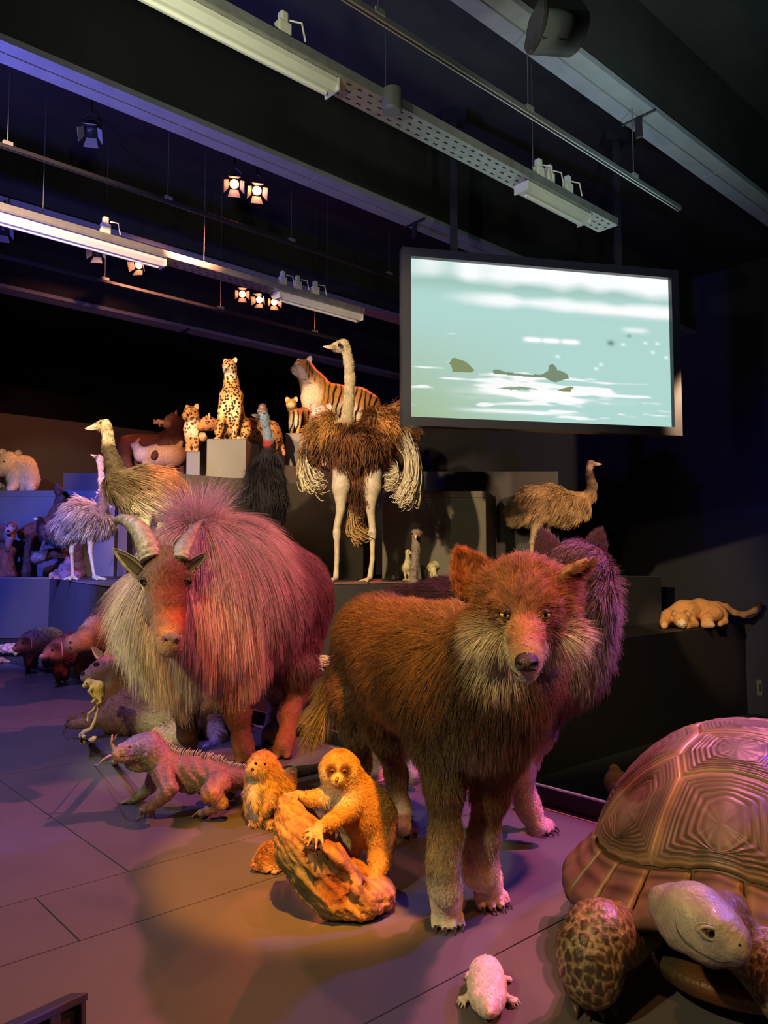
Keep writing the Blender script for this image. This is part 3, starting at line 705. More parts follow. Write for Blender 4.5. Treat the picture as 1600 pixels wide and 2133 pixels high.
# ================================================================== WOLVES
def paw(b, c, fwd, size, k=0.006, spread=1.0, high=0.55):
    """four-toed paw; c = ground point under the pad centre, fwd = heading"""
    fwd = U(*fwd); sd_ = np.cross(fwd, Z_); c = np.array(c, float); tips = []
    b.ch([(c-fwd*size*0.55+Z_*size*0.62, size*0.40), (c+Z_*size*high, size*0.46)], 0.02)
    for s_, l in ((-1.5, 0.50), (-0.52, 0.74), (0.52, 0.74), (1.5, 0.50)):
        a = c+sd_*s_*size*0.30*spread+Z_*size*0.46; e = a+fwd*size*l+sd_*s_*size*0.13*spread; e[2] = size*0.20+c[2]
        m = a*0.4+e*0.6+Z_*size*0.14
        b.ch([(a-Z_*0.0, size*0.30), (m, size*0.235), (e, size*0.20)], k)
        tips.append((e+fwd*size*0.15+Z_*size*0.02, fwd*1.0+Z_*-0.25))
    return tips
def wolf_front():
    root = thing('wolf', 'large brown wolf with cream cheeks staring at the viewer, standing beside the tortoise', 'wolf', G(925, 1850))
    b = Body()
    # trunk
    b.ch([(1050, 1395, 1.98, 92), (985, 1425, 2.10, 118), (930, 1395, 2.25, 120), (856, 1375, 2.48, 106), (792, 1337, 2.72, 92)], 0.10)
    b.ch([(1010, 1475, 2.06, 98), (940, 1470, 2.18, 84), (850, 1430, 2.45, 74)], 0.08)
    b.ch([(1085, 1290, 1.90, 84), (1055, 1360, 1.98, 100)], 0.08)      # neck
    b.ch([(785, 1325, 2.72, 78), (762, 1352, 2.80, 62)], 0.06)
    # head
    b.ch([(1090, 1250, 1.84, 78), (1092, 1264, 1.785, 66)], 0.03); b.ch([(1030, 1232, 1.85, 50), (1092, 1218, 1.84, 52), (1156, 1232, 1.85, 50)], 0.04)
    b.ch([(1092, 1285, 1.745, 34), (1094, 1325, 1.685, 33), (1096, 1366, 1.62, 29), (1097, 1378, 1.600, 25)], 0.025)
    b.ch([(1094, 1345, 1.72, 40), (1096, 1392, 1.635, 25), (1097, 1400, 1.615, 19)], 0.012)
    b.ch([(1030, 1318, 1.83, 52)], 0.04); b.ch([(1160, 1316, 1.83, 52)], 0.04)
    b.ch([(1070, 1268, 1.735, 12), (1032, 1256, 1.755, 15)], 0.012); b.ch([(1115, 1268, 1.735, 12), (1152, 1256, 1.755, 15)], 0.012)
    b.cut([(1050, 1281, 1.705, 11)], 0.012); b.cut([(1135, 1281, 1.705, 11)], 0.012)
    # front legs
    fl_, fr_ = G(932, 1905), G(1020, 1868)
    b.ch([(925, 1470, 2.14, 72), (922, 1560, 2.13, 50), (926, 1640, 2.11, 34), (928, 1740, 2.10, 25), (923, 1800, 2.10, 25), (927, 1850, 2.12, 25), (G(930, 1922)+Z_*.075, .034), (G(930, 1928)+Z_*.05, .036)], 0.05)
    b.ch([(1040, 1480, 2.12, 66), (1035, 1570, 2.17, 47), (1022, 1650, 2.20, 33), (1008, 1740, 2.23, 25), (1000, 1785, 2.25, 25), (1005, 1820, 2.25, 25), (G(1014, 1880)+Z_*.075, .034), (G(1018, 1888)+Z_*.05, .036)], 0.05)
    t1 = paw(b, G(930, 1925), (0.10, -1, 0), 0.058); t2 = paw(b, G(1018, 1884), (0.42, -1, 0), 0.062, spread=1.1)
    # hind legs
    b.ch([(764, 1370, 2.78, 66), (742, 1450, 2.72, 52), (748, 1520, 2.76, 30), (748, 1590, 2.88, 19), (745, 1660, 2.84, 17), (750, 1722, 2.76, 18)], 0.05)
    b.ch([(815, 1385, 2.66, 80), (800, 1465, 2.60, 50), (806, 1530, 2.66, 32), (826, 1615, 2.82, 18), (832, 1680, 2.82, 17), (838, 1722, 2.77, 19)], 0.05)
    t3 = paw(b, G(756, 1742), (0.05, -1, 0), 0.060); t4 = paw(b, G(842, 1738), (0.10, -1, 0), 0.062)
    # tail core
    b.ch([(722, 1378, 2.92, 28), (694, 1430, 2.98, 20), (668, 1490, 3.00, 17), (652, 1530, 3.00, 8)], 0.03)
    cream = (0.66, 0.64, 0.50); rufous = (0.34, 0.17, 0.08); dark = (0.13, 0.085, 0.045); brown = (0.24, 0.15, 0.08); grey = (0.30, 0.25, 0.18)
    cf = colf([((1090, 1215, 1.75), .12, rufous), ((1090, 1240, 1.72), .045, (0.26, 0.15, 0.10)), ((1055, 1300, 1.71), .025, (0.5, 0.40, 0.26)), ((1140, 1300, 1.71), .025, (0.42, 0.30, 0.22)), ((1000, 1260, 1.8), .07, rufous), ((1180, 1260, 1.8), .07, rufous), ((1092, 1320, 1.66), .045, (0.45, 0.24, 0.12)), ((1097, 1370, 1.6), .03, (0.5, 0.30, 0.18)),
        ((1060, 1272, 1.72), .016, (0.05, 0.03, 0.02)), ((1042, 1270, 1.72), .014, (0.07, 0.045, 0.03)), ((1125, 1272, 1.72), .014, (0.06, 0.04, 0.02)), ((1143, 1270, 1.72), .014, (0.07, 0.045, 0.03)), ((1035, 1300, 1.75), .02, (0.2, 0.16, 0.12)), ((1150, 1305, 1.75), .02, (0.25, 0.16, 0.12)),
        ((1015, 1330, 1.80), .055, cream), ((1048, 1355, 1.72), .06, cream), ((1020, 1380, 1.82), .06, cream), ((1180, 1380, 1.82), .06, cream), ((1170, 1335, 1.80), .06, cream), ((1145, 1370, 1.72), .05, cream), ((1096, 1405, 1.63), .05, (0.74, 0.70, 0.56)), ((1096, 1440, 1.75), .06, (0.6, 0.56, 0.42)),
        ((1092, 1262, 1.70), .02, (0.2, 0.12, 0.07)),
        ((1000, 1450, 2.0), .16, (0.105, 0.07, 0.04)), ((1120, 1430, 1.95), .10, (0.2, 0.13, 0.08)), ((980, 1560, 2.0), .09, grey), ((900, 1400, 2.2), .14, dark),
        ((850, 1290, 2.5), .20, (0.17, 0.10, 0.07)), ((740, 1340, 2.8), .2, (0.17, 0.105, 0.07)), ((850, 1450, 2.4), .12, brown), ((780, 1400, 2.6), .12, dark),
        ((925, 1650, 2.1), .12, (0.20, 0.135, 0.07)), ((1020, 1650, 2.15), .12, (0.2, 0.12, 0.065)), ((925, 1780, 2.1), .08, (0.38, 0.33, 0.22)), ((930, 1910, 2.05), .09, (0.72, 0.66, 0.52)), ((1010, 1780, 2.2), .06, (0.36, 0.31, 0.26)), ((1020, 1870, 2.1), .10, (0.78, 0.66, 0.52)), (tuple(G(1020, 1880)+Z_*.04), .10, (0.86, 0.72, 0.56)), (tuple(G(930, 1925)+Z_*.04), .10, (0.86, 0.78, 0.62)),
        ((760, 1740, 2.7), .08, (0.62, 0.6, 0.6)), ((842, 1740, 2.7), .08, (0.62, 0.6, 0.6)), ((660, 1500, 3.0), .15, (0.30, 0.26, 0.15)), ((745, 1500, 2.75), .1, (0.22, 0.17, 0.11))], (0.18, 0.125, 0.075))
    V, Q, o = animal(root, b, 0.0072, cf, sm=2)
    n0 = P(1096, 1375, 1.58)
    bd = P(760, 1330, 2.75)-P(980, 1400, 2.15); bd = bd/np.linalg.norm(bd)
    def flow(X):
        hd = np.exp(-2*(((X-P(1092, 1290, 1.80))**2).sum(1)/0.20**2))[:, None]
        r = X-n0; r /= np.linalg.norm(r, axis=1, keepdims=True)+1e-9; low = np.clip((P(1090, 1300, 1.7)[2]-X[:, 2:3])/0.1, 0, 1)
        r = r+np.array((0, 0, -0.7))*low
        g_ = gfield(X, [((900, 1290, 2.3), .3, bd+np.array((0, 0, -.25))), ((780, 1300, 2.7), .25, bd+np.array((0, 0, -.4))), ((850, 1450, 2.4), .2, bd*0.7+np.array((0, 0, -1))), ((1000, 1450, 2.0), .22, np.array((-0.1, 0.1, -1.0))),
                        ((925, 1700, 2.1), .25, np.array((0, .1, -1.))), ((660, 1480, 3), .15, U(-.5, .2, -.8)), ((930, 1910, 2.05), .06, np.array((0, -1, -.4))), ((1025, 1880, 2.1), .06, np.array((.3, -1, -.4)))], (0, 0.1, -1))
        return r*hd*3+g_*(1-hd)
    ln = lenf([((1092, 1260, 1.72), .07, 0.018), ((1092, 1330, 1.66), .05, 0.006), ((1096, 1385, 1.60), .045, 0.004), ((1092, 1215, 1.8), .09, 0.024), ((1010, 1250, 1.82), .05, 0.03), ((1175, 1250, 1.82), .05, 0.03), ((990, 1320, 1.84), .05, 0.06), ((1195, 1320, 1.84), .05, 0.06), ((1095, 1440, 1.75), .06, 0.05), ((1052, 1278, 1.69), .02, .008), ((1134, 1278, 1.69), .02, .008),
        ((1040, 1450, 2.0), .18, 0.062), ((960, 1530, 2.05), .09, 0.055), ((860, 1380, 2.4), .2, 0.030), ((750, 1350, 2.8), .18, 0.028), ((850, 1490, 2.4), .1, 0.034),
        ((925, 1680, 2.1), .12, 0.018), ((1020, 1690, 2.1), .12, 0.018), ((928, 1880, 2.05), .10, 0.010), ((1018, 1860, 2.1), .10, 0.010), ((760, 1620, 2.8), .1, 0.018), ((830, 1620, 2.8), .1, 0.016), ((760, 1740, 2.7), .06, 0.008), ((842, 1740, 2.7), .06, 0.008),
        ((690, 1440, 2.97), .08, 0.08), ((660, 1500, 3.0), .10, 0.095), ((640, 1540, 3.0), .06, 0.08)], 0.035)
    ln0 = ln
    def ln(X):
        l = ln0(X); cap = np.interp(X[:, 2], [0, .05, .12, .25, .42, .5], [.004, .006, .010, .015, .022, 1.0])[:, None]
        return np.where(X[:, 1:2] > 2.9, l, np.minimum(l, cap))
    def cf2(X): return cf(X)*1.15
    nosep = P(1097, 1380, 1.59)
    msk = lambda X: np.where(((X-nosep)**2).sum(1) < 0.024**2, 0.0, 1.0)*np.where(((X-P(1050, 1281, 1.715))**2).sum(1) < 0.021**2, 0.0, 1.0)*np.where(((X-P(1135, 1281, 1.715))**2).sum(1) < 0.021**2, 0.0, 1.0)*(1+2.5*np.exp(-((X-P(1092, 1290, 1.75))**2).sum(1)/0.14**2))
    hair('fur', root, HAIR, V, Q, 95000, ln, flow, cf2, radius=0.00062, seg=5, lift=0.30, droop=0.25, jit=0.16, clump=0.012, seed=3, mask=msk, cvar=0.28)
    # nose
    nb = Body(); nb.el((1097, 1378, 1.583), (25, 16, 19), 0.01); nb.ch([(1086, 1386, 1.572, 12)], 0.008); nb.ch([(1108, 1386, 1.572, 12)], 0.008); nb.ch([(1097, 1390, 1.572, 9)], 0.006)
    nb.cut([(1085, 1388, 1.559, 5), (1077, 1385, 1.568, 5)], 0.004); nb.cut([(1109, 1388, 1.559, 5), (1117, 1385, 1.568, 5)], 0.004); nb.cut([(1097, 1390, 1.560, 1.5), (1097, 1402, 1.56, 1.5)], 0.002)
    v, q = nb.surf(0.0017); npmesh('nose', v, q, root, BLACKN)
    mb = BM().tube([P(1064, 1394, 1.645), P(1076, 1405, 1.615), P(1097, 1403, 1.596), P(1118, 1405, 1.615), P(1130, 1393, 1.645)], [0.0015, 0.0024, 0.0026, 0.0024, 0.0015], 8); mb.build('lip_line', BLACKN, root, True)
    for u_, dx in ((1051, -0.12), (1134, 0.12)):
        c_ = P(u_, 1280, 1.722); eye(root, c_, 0.0145, (dx*0.3, -1, -0.15), (0.85, 0.6, 0.16), 0.36, 0.9)
        s_ = np.array((1 if dx > 0 else -1, 0, 0.))
        LID = BM(); LID.tube([c_+s_*0.016+np.array((0, -.008, .004)), c_-s_*0.0+np.array((0, -.014, .010)), c_-s_*0.020+np.array((0, -.010, .004)), c_-s_*0.030+np.array((0, -.012, -.012))], [0.001, 0.004, 0.0045, 0.001], 8)
        LID.tube([c_-s_*0.019+np.array((0, -.006, -.004)), c_-s_*0.008+np.array((0, -.0135, .0052)), c_+s_*0.006+np.array((0, -.0135, .0068)), c_+s_*0.018+np.array((0, -.005, .0055))], [0.0014, 0.0036, 0.0036, 0.0014], 8)
        LID.tube([c_-s_*0.019+np.array((0, -.006, -.004)), c_-s_*0.006+np.array((0, -.0135, -.0075)), c_+s_*0.007+np.array((0, -.013, -.0065)), c_+s_*0.018+np.array((0, -.005, .0055))], [0.0014, 0.0028, 0.0028, 0.0014], 8)
        LID.build('eyelid', mat('eyelid_dark', (0.03, 0.02, 0.015), 0.4), root, True)
    # ears
    for base, tip, wd, wdt, fc, cl in ((P(1002, 1232, 1.84), P(955, 1148, 1.85), (1, 0.1, -0.1), 0.118, (0.2, -1, 0.0), 0), (P(1168, 1222, 1.83), P(1228, 1170, 1.78), (1, -0.2, 0.7), 0.098, (-0.25, -0.9, 0.1), 1)):
        o_, ev_, ef_ = ear('ear', root, base, tip, wd, wdt, fc, mat('ear_skin', (0.35, 0.2, 0.1), 0.7, var=0.3, vs=60), cup=0.22 if cl == 0 else 0.5, thick=0.010)
        ev_ = np.array(ev_); ef_ = np.array(ef_); m0 = ev_.mean(0); td = U(*(tip-base))
        both = np.vstack([ev_, ev_+np.array(fc)*-0.006]); qq = np.vstack([ef_, ef_[:, ::-1]+len(ev_)])
        hair('ear_fur', root, HAIR, both, qq, 9000, lambda X: np.full((len(X), 1), 0.021), lambda X: np.tile(td, (len(X), 1))+(X-m0)*6, lambda X: np.tile((0.52, 0.27, 0.11) if cl == 0 else (0.42, 0.2, 0.1), (len(X), 1)), radius=0.0006, seg=4, lift=0.18, droop=0.0, jit=0.22, seed=8+cl, cvar=.35, clump=.008)
        BM().tube([ev_[i*9+j] for (i, j) in [(0, 0), (3, 0), (6, 0), (9, 0), (10, 4), (9, 8), (6, 8), (3, 8), (0, 8)]], 0.004, 6).build('ear_rim', mat('ear_rim_dark', (0.20, 0.10, 0.05), 0.8), root, True)
    claws(root, t1+t2, CLAW, 0.0045, 0.020); claws(root, t3+t4, CLAW, 0.0045, 0.018)
wolf_front()

def wolf_rear():
    root = thing('wolf', 'second wolf behind the front wolf, head turned away, fur purple in the light', 'wolf', G(1100, 1700))
    b = Body()
    b.ch([(1185, 1250, 2.66, 84), (1130, 1330, 2.75, 128), (1050, 1345, 2.90, 125), (940, 1330, 3.2, 112), (850, 1330, 3.5, 108)], 0.10)
    b.ch([(1205, 1195, 2.62, 68), (1200, 1235, 2.62, 72)], 0.05)
    b.ch([(1215, 1200, 2.68, 45), (1262, 1228, 2.78, 20)], 0.03)
    b.ch([(1060, 1400, 2.86, 60), (1075, 1520, 2.84, 40), (1082, 1600, 2.82, 25), (1100, 1680, 2.82, 21), (1118, 1722, 2.80, 20)], 0.05)
    b.ch([(1150, 1400, 2.76, 58), (1120, 1520, 2.86, 36), (1095, 1590, 2.92, 22), (1085, 1640, 2.98, 18), (1090, 1675, 2.96, 18)], 0.04)
    t1 = paw(b, G(1125, 1732), (0.75, -0.8, 0), 0.062, spread=1.1); t2 = paw(b, G(1098, 1690), (0.6, -0.8, 0), 0.055)
    b.ch([(850, 1380, 3.5, 70), (850, 1480, 3.42, 40), (842, 1540, 3.5, 20), (858, 1600, 3.50, 17), (862, 1618, 3.46, 18)], 0.04)
    b.ch([(790, 1390, 3.62, 60), (790, 1480, 3.55, 36), (782, 1560, 3.66, 15), (786, 1620, 3.64, 13), (788, 1640, 3.6, 14)], 0.04)
    t3 = paw(b, G(868, 1622), (0.4, -0.9, 0), 0.060); t4 = paw(b, G(790, 1618), (0.3, -0.9, 0), 0.056)
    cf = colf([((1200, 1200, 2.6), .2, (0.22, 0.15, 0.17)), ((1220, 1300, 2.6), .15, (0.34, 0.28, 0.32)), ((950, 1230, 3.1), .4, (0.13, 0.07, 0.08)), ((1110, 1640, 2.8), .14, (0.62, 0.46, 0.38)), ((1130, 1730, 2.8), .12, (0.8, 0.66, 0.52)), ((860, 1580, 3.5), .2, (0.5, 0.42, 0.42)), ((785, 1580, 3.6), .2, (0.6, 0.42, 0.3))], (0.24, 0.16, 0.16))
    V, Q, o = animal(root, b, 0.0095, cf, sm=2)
    h0 = P(1250, 1225, 2.85)
    def ln1(X): return np.minimum(ln(X), np.interp(X[:, 2], [0, .08, .2, .42, .5], [.004, .006, .012, .022, 1.0])[:, None])
    def flow(X):
        hd = np.exp(-2*(((X-P(1205, 1210, 2.62))**2).sum(1)/0.20**2))[:, None]
        r = X-h0; r /= np.linalg.norm(r, axis=1, keepdims=True)+1e-9
        return r*hd*2+gfield(X, [((950, 1240, 3.1), .5, np.array((-.7, .5, -.2))), ((1150, 1350, 2.7), .2, np.array((.1, -.2, -1.)))], (0, 0, -1))*(1-hd)
    ln = lenf([((1205, 1170, 2.6), .09, 0.028), ((1225, 1270, 2.6), .12, 0.07), ((1150, 1350, 2.7), .16, 0.07), ((940, 1250, 3.2), .3, 0.04), ((1100, 1620, 2.8), .15, 0.014), ((1130, 1730, 2.8), .1, 0.007), ((860, 1590, 3.5), .15, 0.012), ((785, 1590, 3.6), .15, 0.01)], 0.035)
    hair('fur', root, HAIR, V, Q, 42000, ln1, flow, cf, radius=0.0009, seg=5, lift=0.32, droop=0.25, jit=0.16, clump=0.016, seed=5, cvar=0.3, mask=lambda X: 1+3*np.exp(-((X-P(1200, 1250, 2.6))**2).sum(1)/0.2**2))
    for base, tip, wd, wdt, fc in ((P(1150, 1165, 2.62), P(1127, 1104, 2.62), (1, 0.2, -0.2), 0.115, (-0.6, -0.9, 0.1)), (P(1235, 1160, 2.62), P(1252, 1106, 2.62), (1, 0.3, 0.2), 0.105, (-0.3, -1, 0.0))):
        o_, ev_, ef_ = ear('ear', root, base, tip, wd, wdt, fc, mat('ear_skin_dark', (0.2, 0.12, 0.14), 0.7, var=0.3, vs=60), cup=-0.15, thick=0.010)
        ev_ = np.array(ev_); ef_ = np.array(ef_); td = U(*(tip-base))
        hair('ear_fur', root, HAIR, np.vstack([ev_, ev_+(0, .006, 0)]), np.vstack([ef_, ef_[:, ::-1]+len(ev_)]), 2500, lambda X: np.full((len(X), 1), 0.02), lambda X: np.tile(td, (len(X), 1)), lambda X: np.tile((0.34, 0.2, 0.25), (len(X), 1)), radius=0.0008, seg=4, lift=0.15, droop=0.0, jit=0.15, seed=18)
    nb = Body(); nb.ch([(1266, 1230, 2.80, 8)], 0.01); v, q = nb.surf(0.003); npmesh('nose', v, q, root, BLACKN)
    claws(root, t1+t2+t3+t4, CLAW, 0.0045, 0.020)
wolf_rear()

# ================================================================== TAHR
def hoof(b, c, fwd, r, k=0.01):
    fwd = U(*fwd); sd_ = np.cross(fwd, Z_); c = np.array(c, float)
    for s_ in (-1, 1): b.ch([(c+sd_*s_*r*0.55+Z_*r*1.1-fwd*r*0.3, r*0.75), (c+sd_*s_*r*0.6+Z_*r*0.42+fwd*r*0.7, r*0.42)], 0.006)
def hoofshell(root, c, fwd, r, m=None):
    fwd = U(*fwd); sd_ = np.cross(fwd, Z_); c = np.array(c, float)
    for s_ in (-1, 1):
        a = c+sd_*s_*r*0.58
        BM().tube([a+Z_*0.003-fwd*r*0.1, a+Z_*r*0.5+fwd*r*0.15, a+Z_*r*0.9+fwd*r*0.0], [r*0.66, r*0.62, r*0.45], 10).build('hoof', m or CLAW, root, True)
def tahr():
    root = thing('tahr', 'shaggy horned mountain goat with long pink-lit mane, facing the viewer at left', 'goat', G(500, 1600))
    b = Body()
    b.ch([(345, 1235, 3.72, 60), (375, 1270, 3.85, 82), (430, 1235, 3.98, 105), (520, 1235, 4.20, 108), (590, 1255, 4.42, 98)], 0.12)
    b.ch([(400, 1170, 3.95, 78), (480, 1190, 4.10, 90), (585, 1225, 4.42, 82)], 0.12)
    b.ch([(430, 1310, 3.95, 80), (540, 1310, 4.25, 78)], 0.1)
    b.ch([(365, 1330, 3.88, 60), (380, 1370, 3.92, 45)], 0.08)
    # legs
    fA, fB, fC, fD = G(392, 1566), G(510, 1592), G(588, 1580), G(561, 1549)
    b.ch([(400, 1360, 3.98, 52), (392, 1430, 4.0, 34), (388, 1480, 4.02, 22), (390, 1530, 4.04, 17), (fA+Z_*0.06, 0.045)], 0.05)
    b.ch([(500, 1360, 4.02, 55), (492, 1430, 3.98, 34), (496, 1490, 3.94, 23), (506, 1550, 3.92, 18), (fB+Z_*0.06, 0.05)], 0.05)
    b.ch([(600, 1330, 4.36, 74), (615, 1390, 4.28, 40), (620, 1440, 4.30, 23), (604, 1490, 4.18, 18), (595, 1540, 4.08, 16), (fC+Z_*0.06, 0.045)], 0.05)
    b.ch([(570, 1330, 4.55, 70), (575, 1410, 4.52, 36), (584, 1450, 4.55, 22), (574, 1495, 4.48, 16), (566, 1525, 4.42, 15), (fD+Z_*0.06, 0.04)], 0.05)
    for f_, d_ in ((fA, (-.2, -1, 0)), (fB, (0.1, -1, 0)), (fC, (0.05, -1, 0)), (fD, (-.2, -1, 0))): hoof(b, f_, d_, 0.042)
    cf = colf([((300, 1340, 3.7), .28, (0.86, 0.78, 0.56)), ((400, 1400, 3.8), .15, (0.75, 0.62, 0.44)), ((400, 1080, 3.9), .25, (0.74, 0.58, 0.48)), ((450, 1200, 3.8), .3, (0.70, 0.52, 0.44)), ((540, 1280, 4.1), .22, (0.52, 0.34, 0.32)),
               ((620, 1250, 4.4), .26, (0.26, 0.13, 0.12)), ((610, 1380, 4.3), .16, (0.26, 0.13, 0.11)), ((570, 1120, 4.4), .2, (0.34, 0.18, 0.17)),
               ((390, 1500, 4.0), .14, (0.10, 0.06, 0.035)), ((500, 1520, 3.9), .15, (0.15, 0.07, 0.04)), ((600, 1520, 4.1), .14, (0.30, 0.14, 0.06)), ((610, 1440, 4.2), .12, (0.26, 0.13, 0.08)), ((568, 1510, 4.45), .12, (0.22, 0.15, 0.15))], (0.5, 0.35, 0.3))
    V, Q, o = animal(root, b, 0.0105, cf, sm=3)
    crest = P(408, 1075, 3.98)
    def flow(X):
        r = X-crest; r /= np.linalg.norm(r, axis=1, keepdims=True)+1e-9
        dn = np.clip(np.linalg.norm(X-crest, axis=1)/0.45, 0, 1)[:, None]
        g_ = gfield(X, [((600, 1160, 4.4), .3, np.array((.8, .3, -.6))), ((620, 1300, 4.4), .3, np.array((.15, 0.1, -1)))], (0, -0.05, -1), 0.05)
        return r*(1-0.55*dn)+g_*dn*1.2
    lnb = lenf([((400, 1080, 3.95), .16, 0.16), ((450, 1150, 3.9), .22, 0.22), ((350, 1300, 3.7), .24, 0.27), ((370, 1370, 3.8), .12, 0.26), ((470, 1280, 3.9), .2, 0.24), ((560, 1270, 4.1), .16, 0.15), ((540, 1330, 4.1), .12, 0.15), ((560, 1120, 4.4), .18, 0.08), ((630, 1250, 4.4), .2, 0.07), ((610, 1380, 4.3), .13, 0.06)], 0.1)
    def ln(X): return np.minimum(lnb(X), np.interp(X[:, 2], [0, .1, .30, .42, .55], [.004, .008, .02, .10, 1.0])[:, None])
    fm = P(345, 1230, 3.45)
    msk = lambda X: 1+1.0*np.exp(-((X-P(400, 1250, 3.8))**2).sum(1)/0.35**2)
    lift = lambda X: (0.22+0.62*np.exp(-2*((X-crest)**2).sum(1)/0.13**2))[:, None]
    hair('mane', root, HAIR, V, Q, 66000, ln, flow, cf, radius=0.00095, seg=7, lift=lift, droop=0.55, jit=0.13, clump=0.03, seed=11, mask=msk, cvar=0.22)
    # wild crest hairs
    cm = lambda X: np.exp(-3*((X-crest)**2).sum(1)/0.12**2)
    hair('crest_hair', root, HAIR, V, Q, 900, lambda X: np.full((len(X), 1), 0.20), lambda X: X-crest, lambda X: np.tile((0.75, 0.62, 0.6), (len(X), 1)), radius=0.0011, seg=6, lift=0.85, droop=0.02, jit=0.30, seed=12, mask=cm, lenvar=0.5)
    # head: short-haired mesh of its own surface, joined to the neck
    hb = Body()
    hb.ch([(345, 1178, 3.56, 42), (346, 1212, 3.50, 44), (348, 1262, 3.44, 36), (352, 1308, 3.39, 29), (355, 1336, 3.36, 27)], 0.03)
    hb.ch([(345, 1225, 3.60, 48), (342, 1275, 3.52, 38), (350, 1320, 3.42, 26), (352, 1350, 3.38, 20)], 0.03)
    hb.ch([(345, 1200, 3.62, 50), (360, 1240, 3.75, 55)], 0.04)
    hb.ch([(302, 1202, 3.50, 12), (300, 1216, 3.50, 11)], 0.01); hb.ch([(391, 1202, 3.50, 12), (393, 1216, 3.50, 11)], 0.01)
    hb.cut([(302, 1211, 3.470, 5)], 0.008); hb.cut([(390, 1212, 3.470, 5)], 0.008)
    hb.cut([(340, 1330, 3.325, 4), (333, 1324, 3.34, 4)], 0.006); hb.cut([(368, 1330, 3.325, 4), (375, 1324, 3.34, 4)], 0.006)
    hc = colf([((362, 1290, 3.40), .05, (0.42, 0.12, 0.04)), ((330, 1300, 3.40), .04, (0.30, 0.20, 0.12)), ((360, 1240, 3.42), .06, (0.20, 0.06, 0.035)), ((362, 1200, 3.46), .06, (0.17, 0.06, 0.045)), ((340, 1170, 3.5), .05, (0.22, 0.13, 0.07)), ((318, 1270, 3.44), .05, (0.20, 0.17, 0.13)), ((300, 1240, 3.5), .05, (0.34, 0.30, 0.27)), ((303, 1224, 3.47), .024, (0.85, 0.72, 0.42)), ((300, 1203, 3.48), .014, (0.08, 0.05, 0.03)), ((390, 1203, 3.48), .014, (0.08, 0.05, 0.03)), ((325, 1235, 3.46), .03, (0.40, 0.26, 0.12)), ((392, 1225, 3.5), .025, (0.5, 0.3, 0.35)),
               ((352, 1318, 3.36), .035, (0.60, 0.30, 0.10)), ((355, 1348, 3.37), .04, (0.72, 0.64, 0.42)), ((330, 1325, 3.38), .03, (0.45, 0.38, 0.25))], (0.24, 0.16, 0.11))
    HV, HQ = hb.surf(0.006); HV = smoothmesh(HV, HQ, 2); npmesh('head', HV, HQ, root, FUR, col=np.clip(hc(HV), 0, 1))
    n0 = P(355, 1330, 3.32)
    em = lambda X: np.where(((X-P(302, 1211, 3.49))**2).sum(1) < 0.030**2, 0.0, 1.0)*np.where(((X-P(390, 1212, 3.49))**2).sum(1) < 0.030**2, 0.0, 1.0)*np.where(((X-P(355, 1330, 3.33))**2).sum(1) < 0.035**2, 0.0, 1.0)
    hair('face_fur', root, HAIR, HV, HQ, 20000, lenf([(tuple((355, 1330, 3.38)), .08, 0.005), ((345, 1190, 3.5), .10, 0.016)], 0.012), lambda X: X-n0, lambda X: hc(X)*.95, radius=0.0008, seg=4, lift=0.25, droop=0.05, jit=0.12, seed=13, mask=em, cvar=0.25, clump=0.01)
    for u_, s_ in ((302, -1), (390, 1)):
        c_ = surfpt(HV, u_, 1212, -0.006); eye(root, c_+(0, .004, 0), 0.022, (s_*.8, -0.9, 0.05), (0.05, 0.028, 0.014), 0.6, 1.2, (0.10, 0.07, 0.05))
        BM().tube([c_+np.array((s_*.004+d_, -0.020, z_)) for d_, z_ in ((-.020, .0), (-.010, .010), (.0, .013), (.010, .009), (.017, -.003))], [0.002, 0.004, 0.005, 0.004, 0.002], 8).build('eyelid', mat('tahr_eyelid', (0.02, 0.015, 0.01), 0.5), root, True)
    ny = surfpt(HV, 356, 1332)[1]; nb = Body(); nb.el((356, 1328, ny+.014), (20, 9, 11), 0.01); nb.ch([(345, 1331, ny+.010, 8)], .01); nb.ch([(367, 1331, ny+.010, 8)], .01); nb.ch([(356, 1340, ny+.010, 6)], 0.01)
    v, q = nb.surf(0.003); npmesh('nose', v, q, root, mat('tahr_nose', (0.13, 0.085, 0.075), 0.6, bump=.6, bs=250))
    for s_ in (-1, 1): BM().tube([surfpt(v, 356+s_*8, 1334, .001), surfpt(v, 356+s_*12, 1331, .001), surfpt(v, 356+s_*15, 1326, .001)], [.003, .0055, .002], 7).build('nostril', BLACKN, root, True)
    BM().tube([surfpt(HV, 332, 1352), surfpt(HV, 344, 1358), surfpt(HV, 356, 1355), surfpt(HV, 368, 1357), surfpt(HV, 377, 1350)], [0.001, 0.002, 0.002, 0.002, 0.001], 6).build('mouth_line', mat('mouth_dark', (0.04, 0.03, 0.02), 0.5), root, True)
    # horns with rings
    def horn(pts, nm):
        pts = [(np.array(P(*p[:3])), p[3]*p[2]/FPX) for p in pts]; out = []; rr = []
        for i in range(len(pts)-1):
            p0 = pts[max(i-1, 0)]; p1 = pts[i]; p2 = pts[i+1]; p3 = pts[min(i+2, len(pts)-1)]
            for k in range(12):
                t = k/12; c_ = 0.5*((2*p1[0])+(-p0[0]+p2[0])*t+(2*p0[0]-5*p1[0]+4*p2[0]-p3[0])*t*t+(-p0[0]+3*p1[0]-3*p2[0]+p3[0])*t**3)
                out.append(c_); rr.append((p1[1]*(1-t)+p2[1]*t)*(1+0.035*math.sin((i*12+k)*1.6)))
        BM().tube(out, rr, 18, flat=0.78).build('horn', mat('horn_ridged', (0.30, 0.26, 0.17), 0.4, var=0.45, vs=35, bump=0.8, bs=60), root, True)
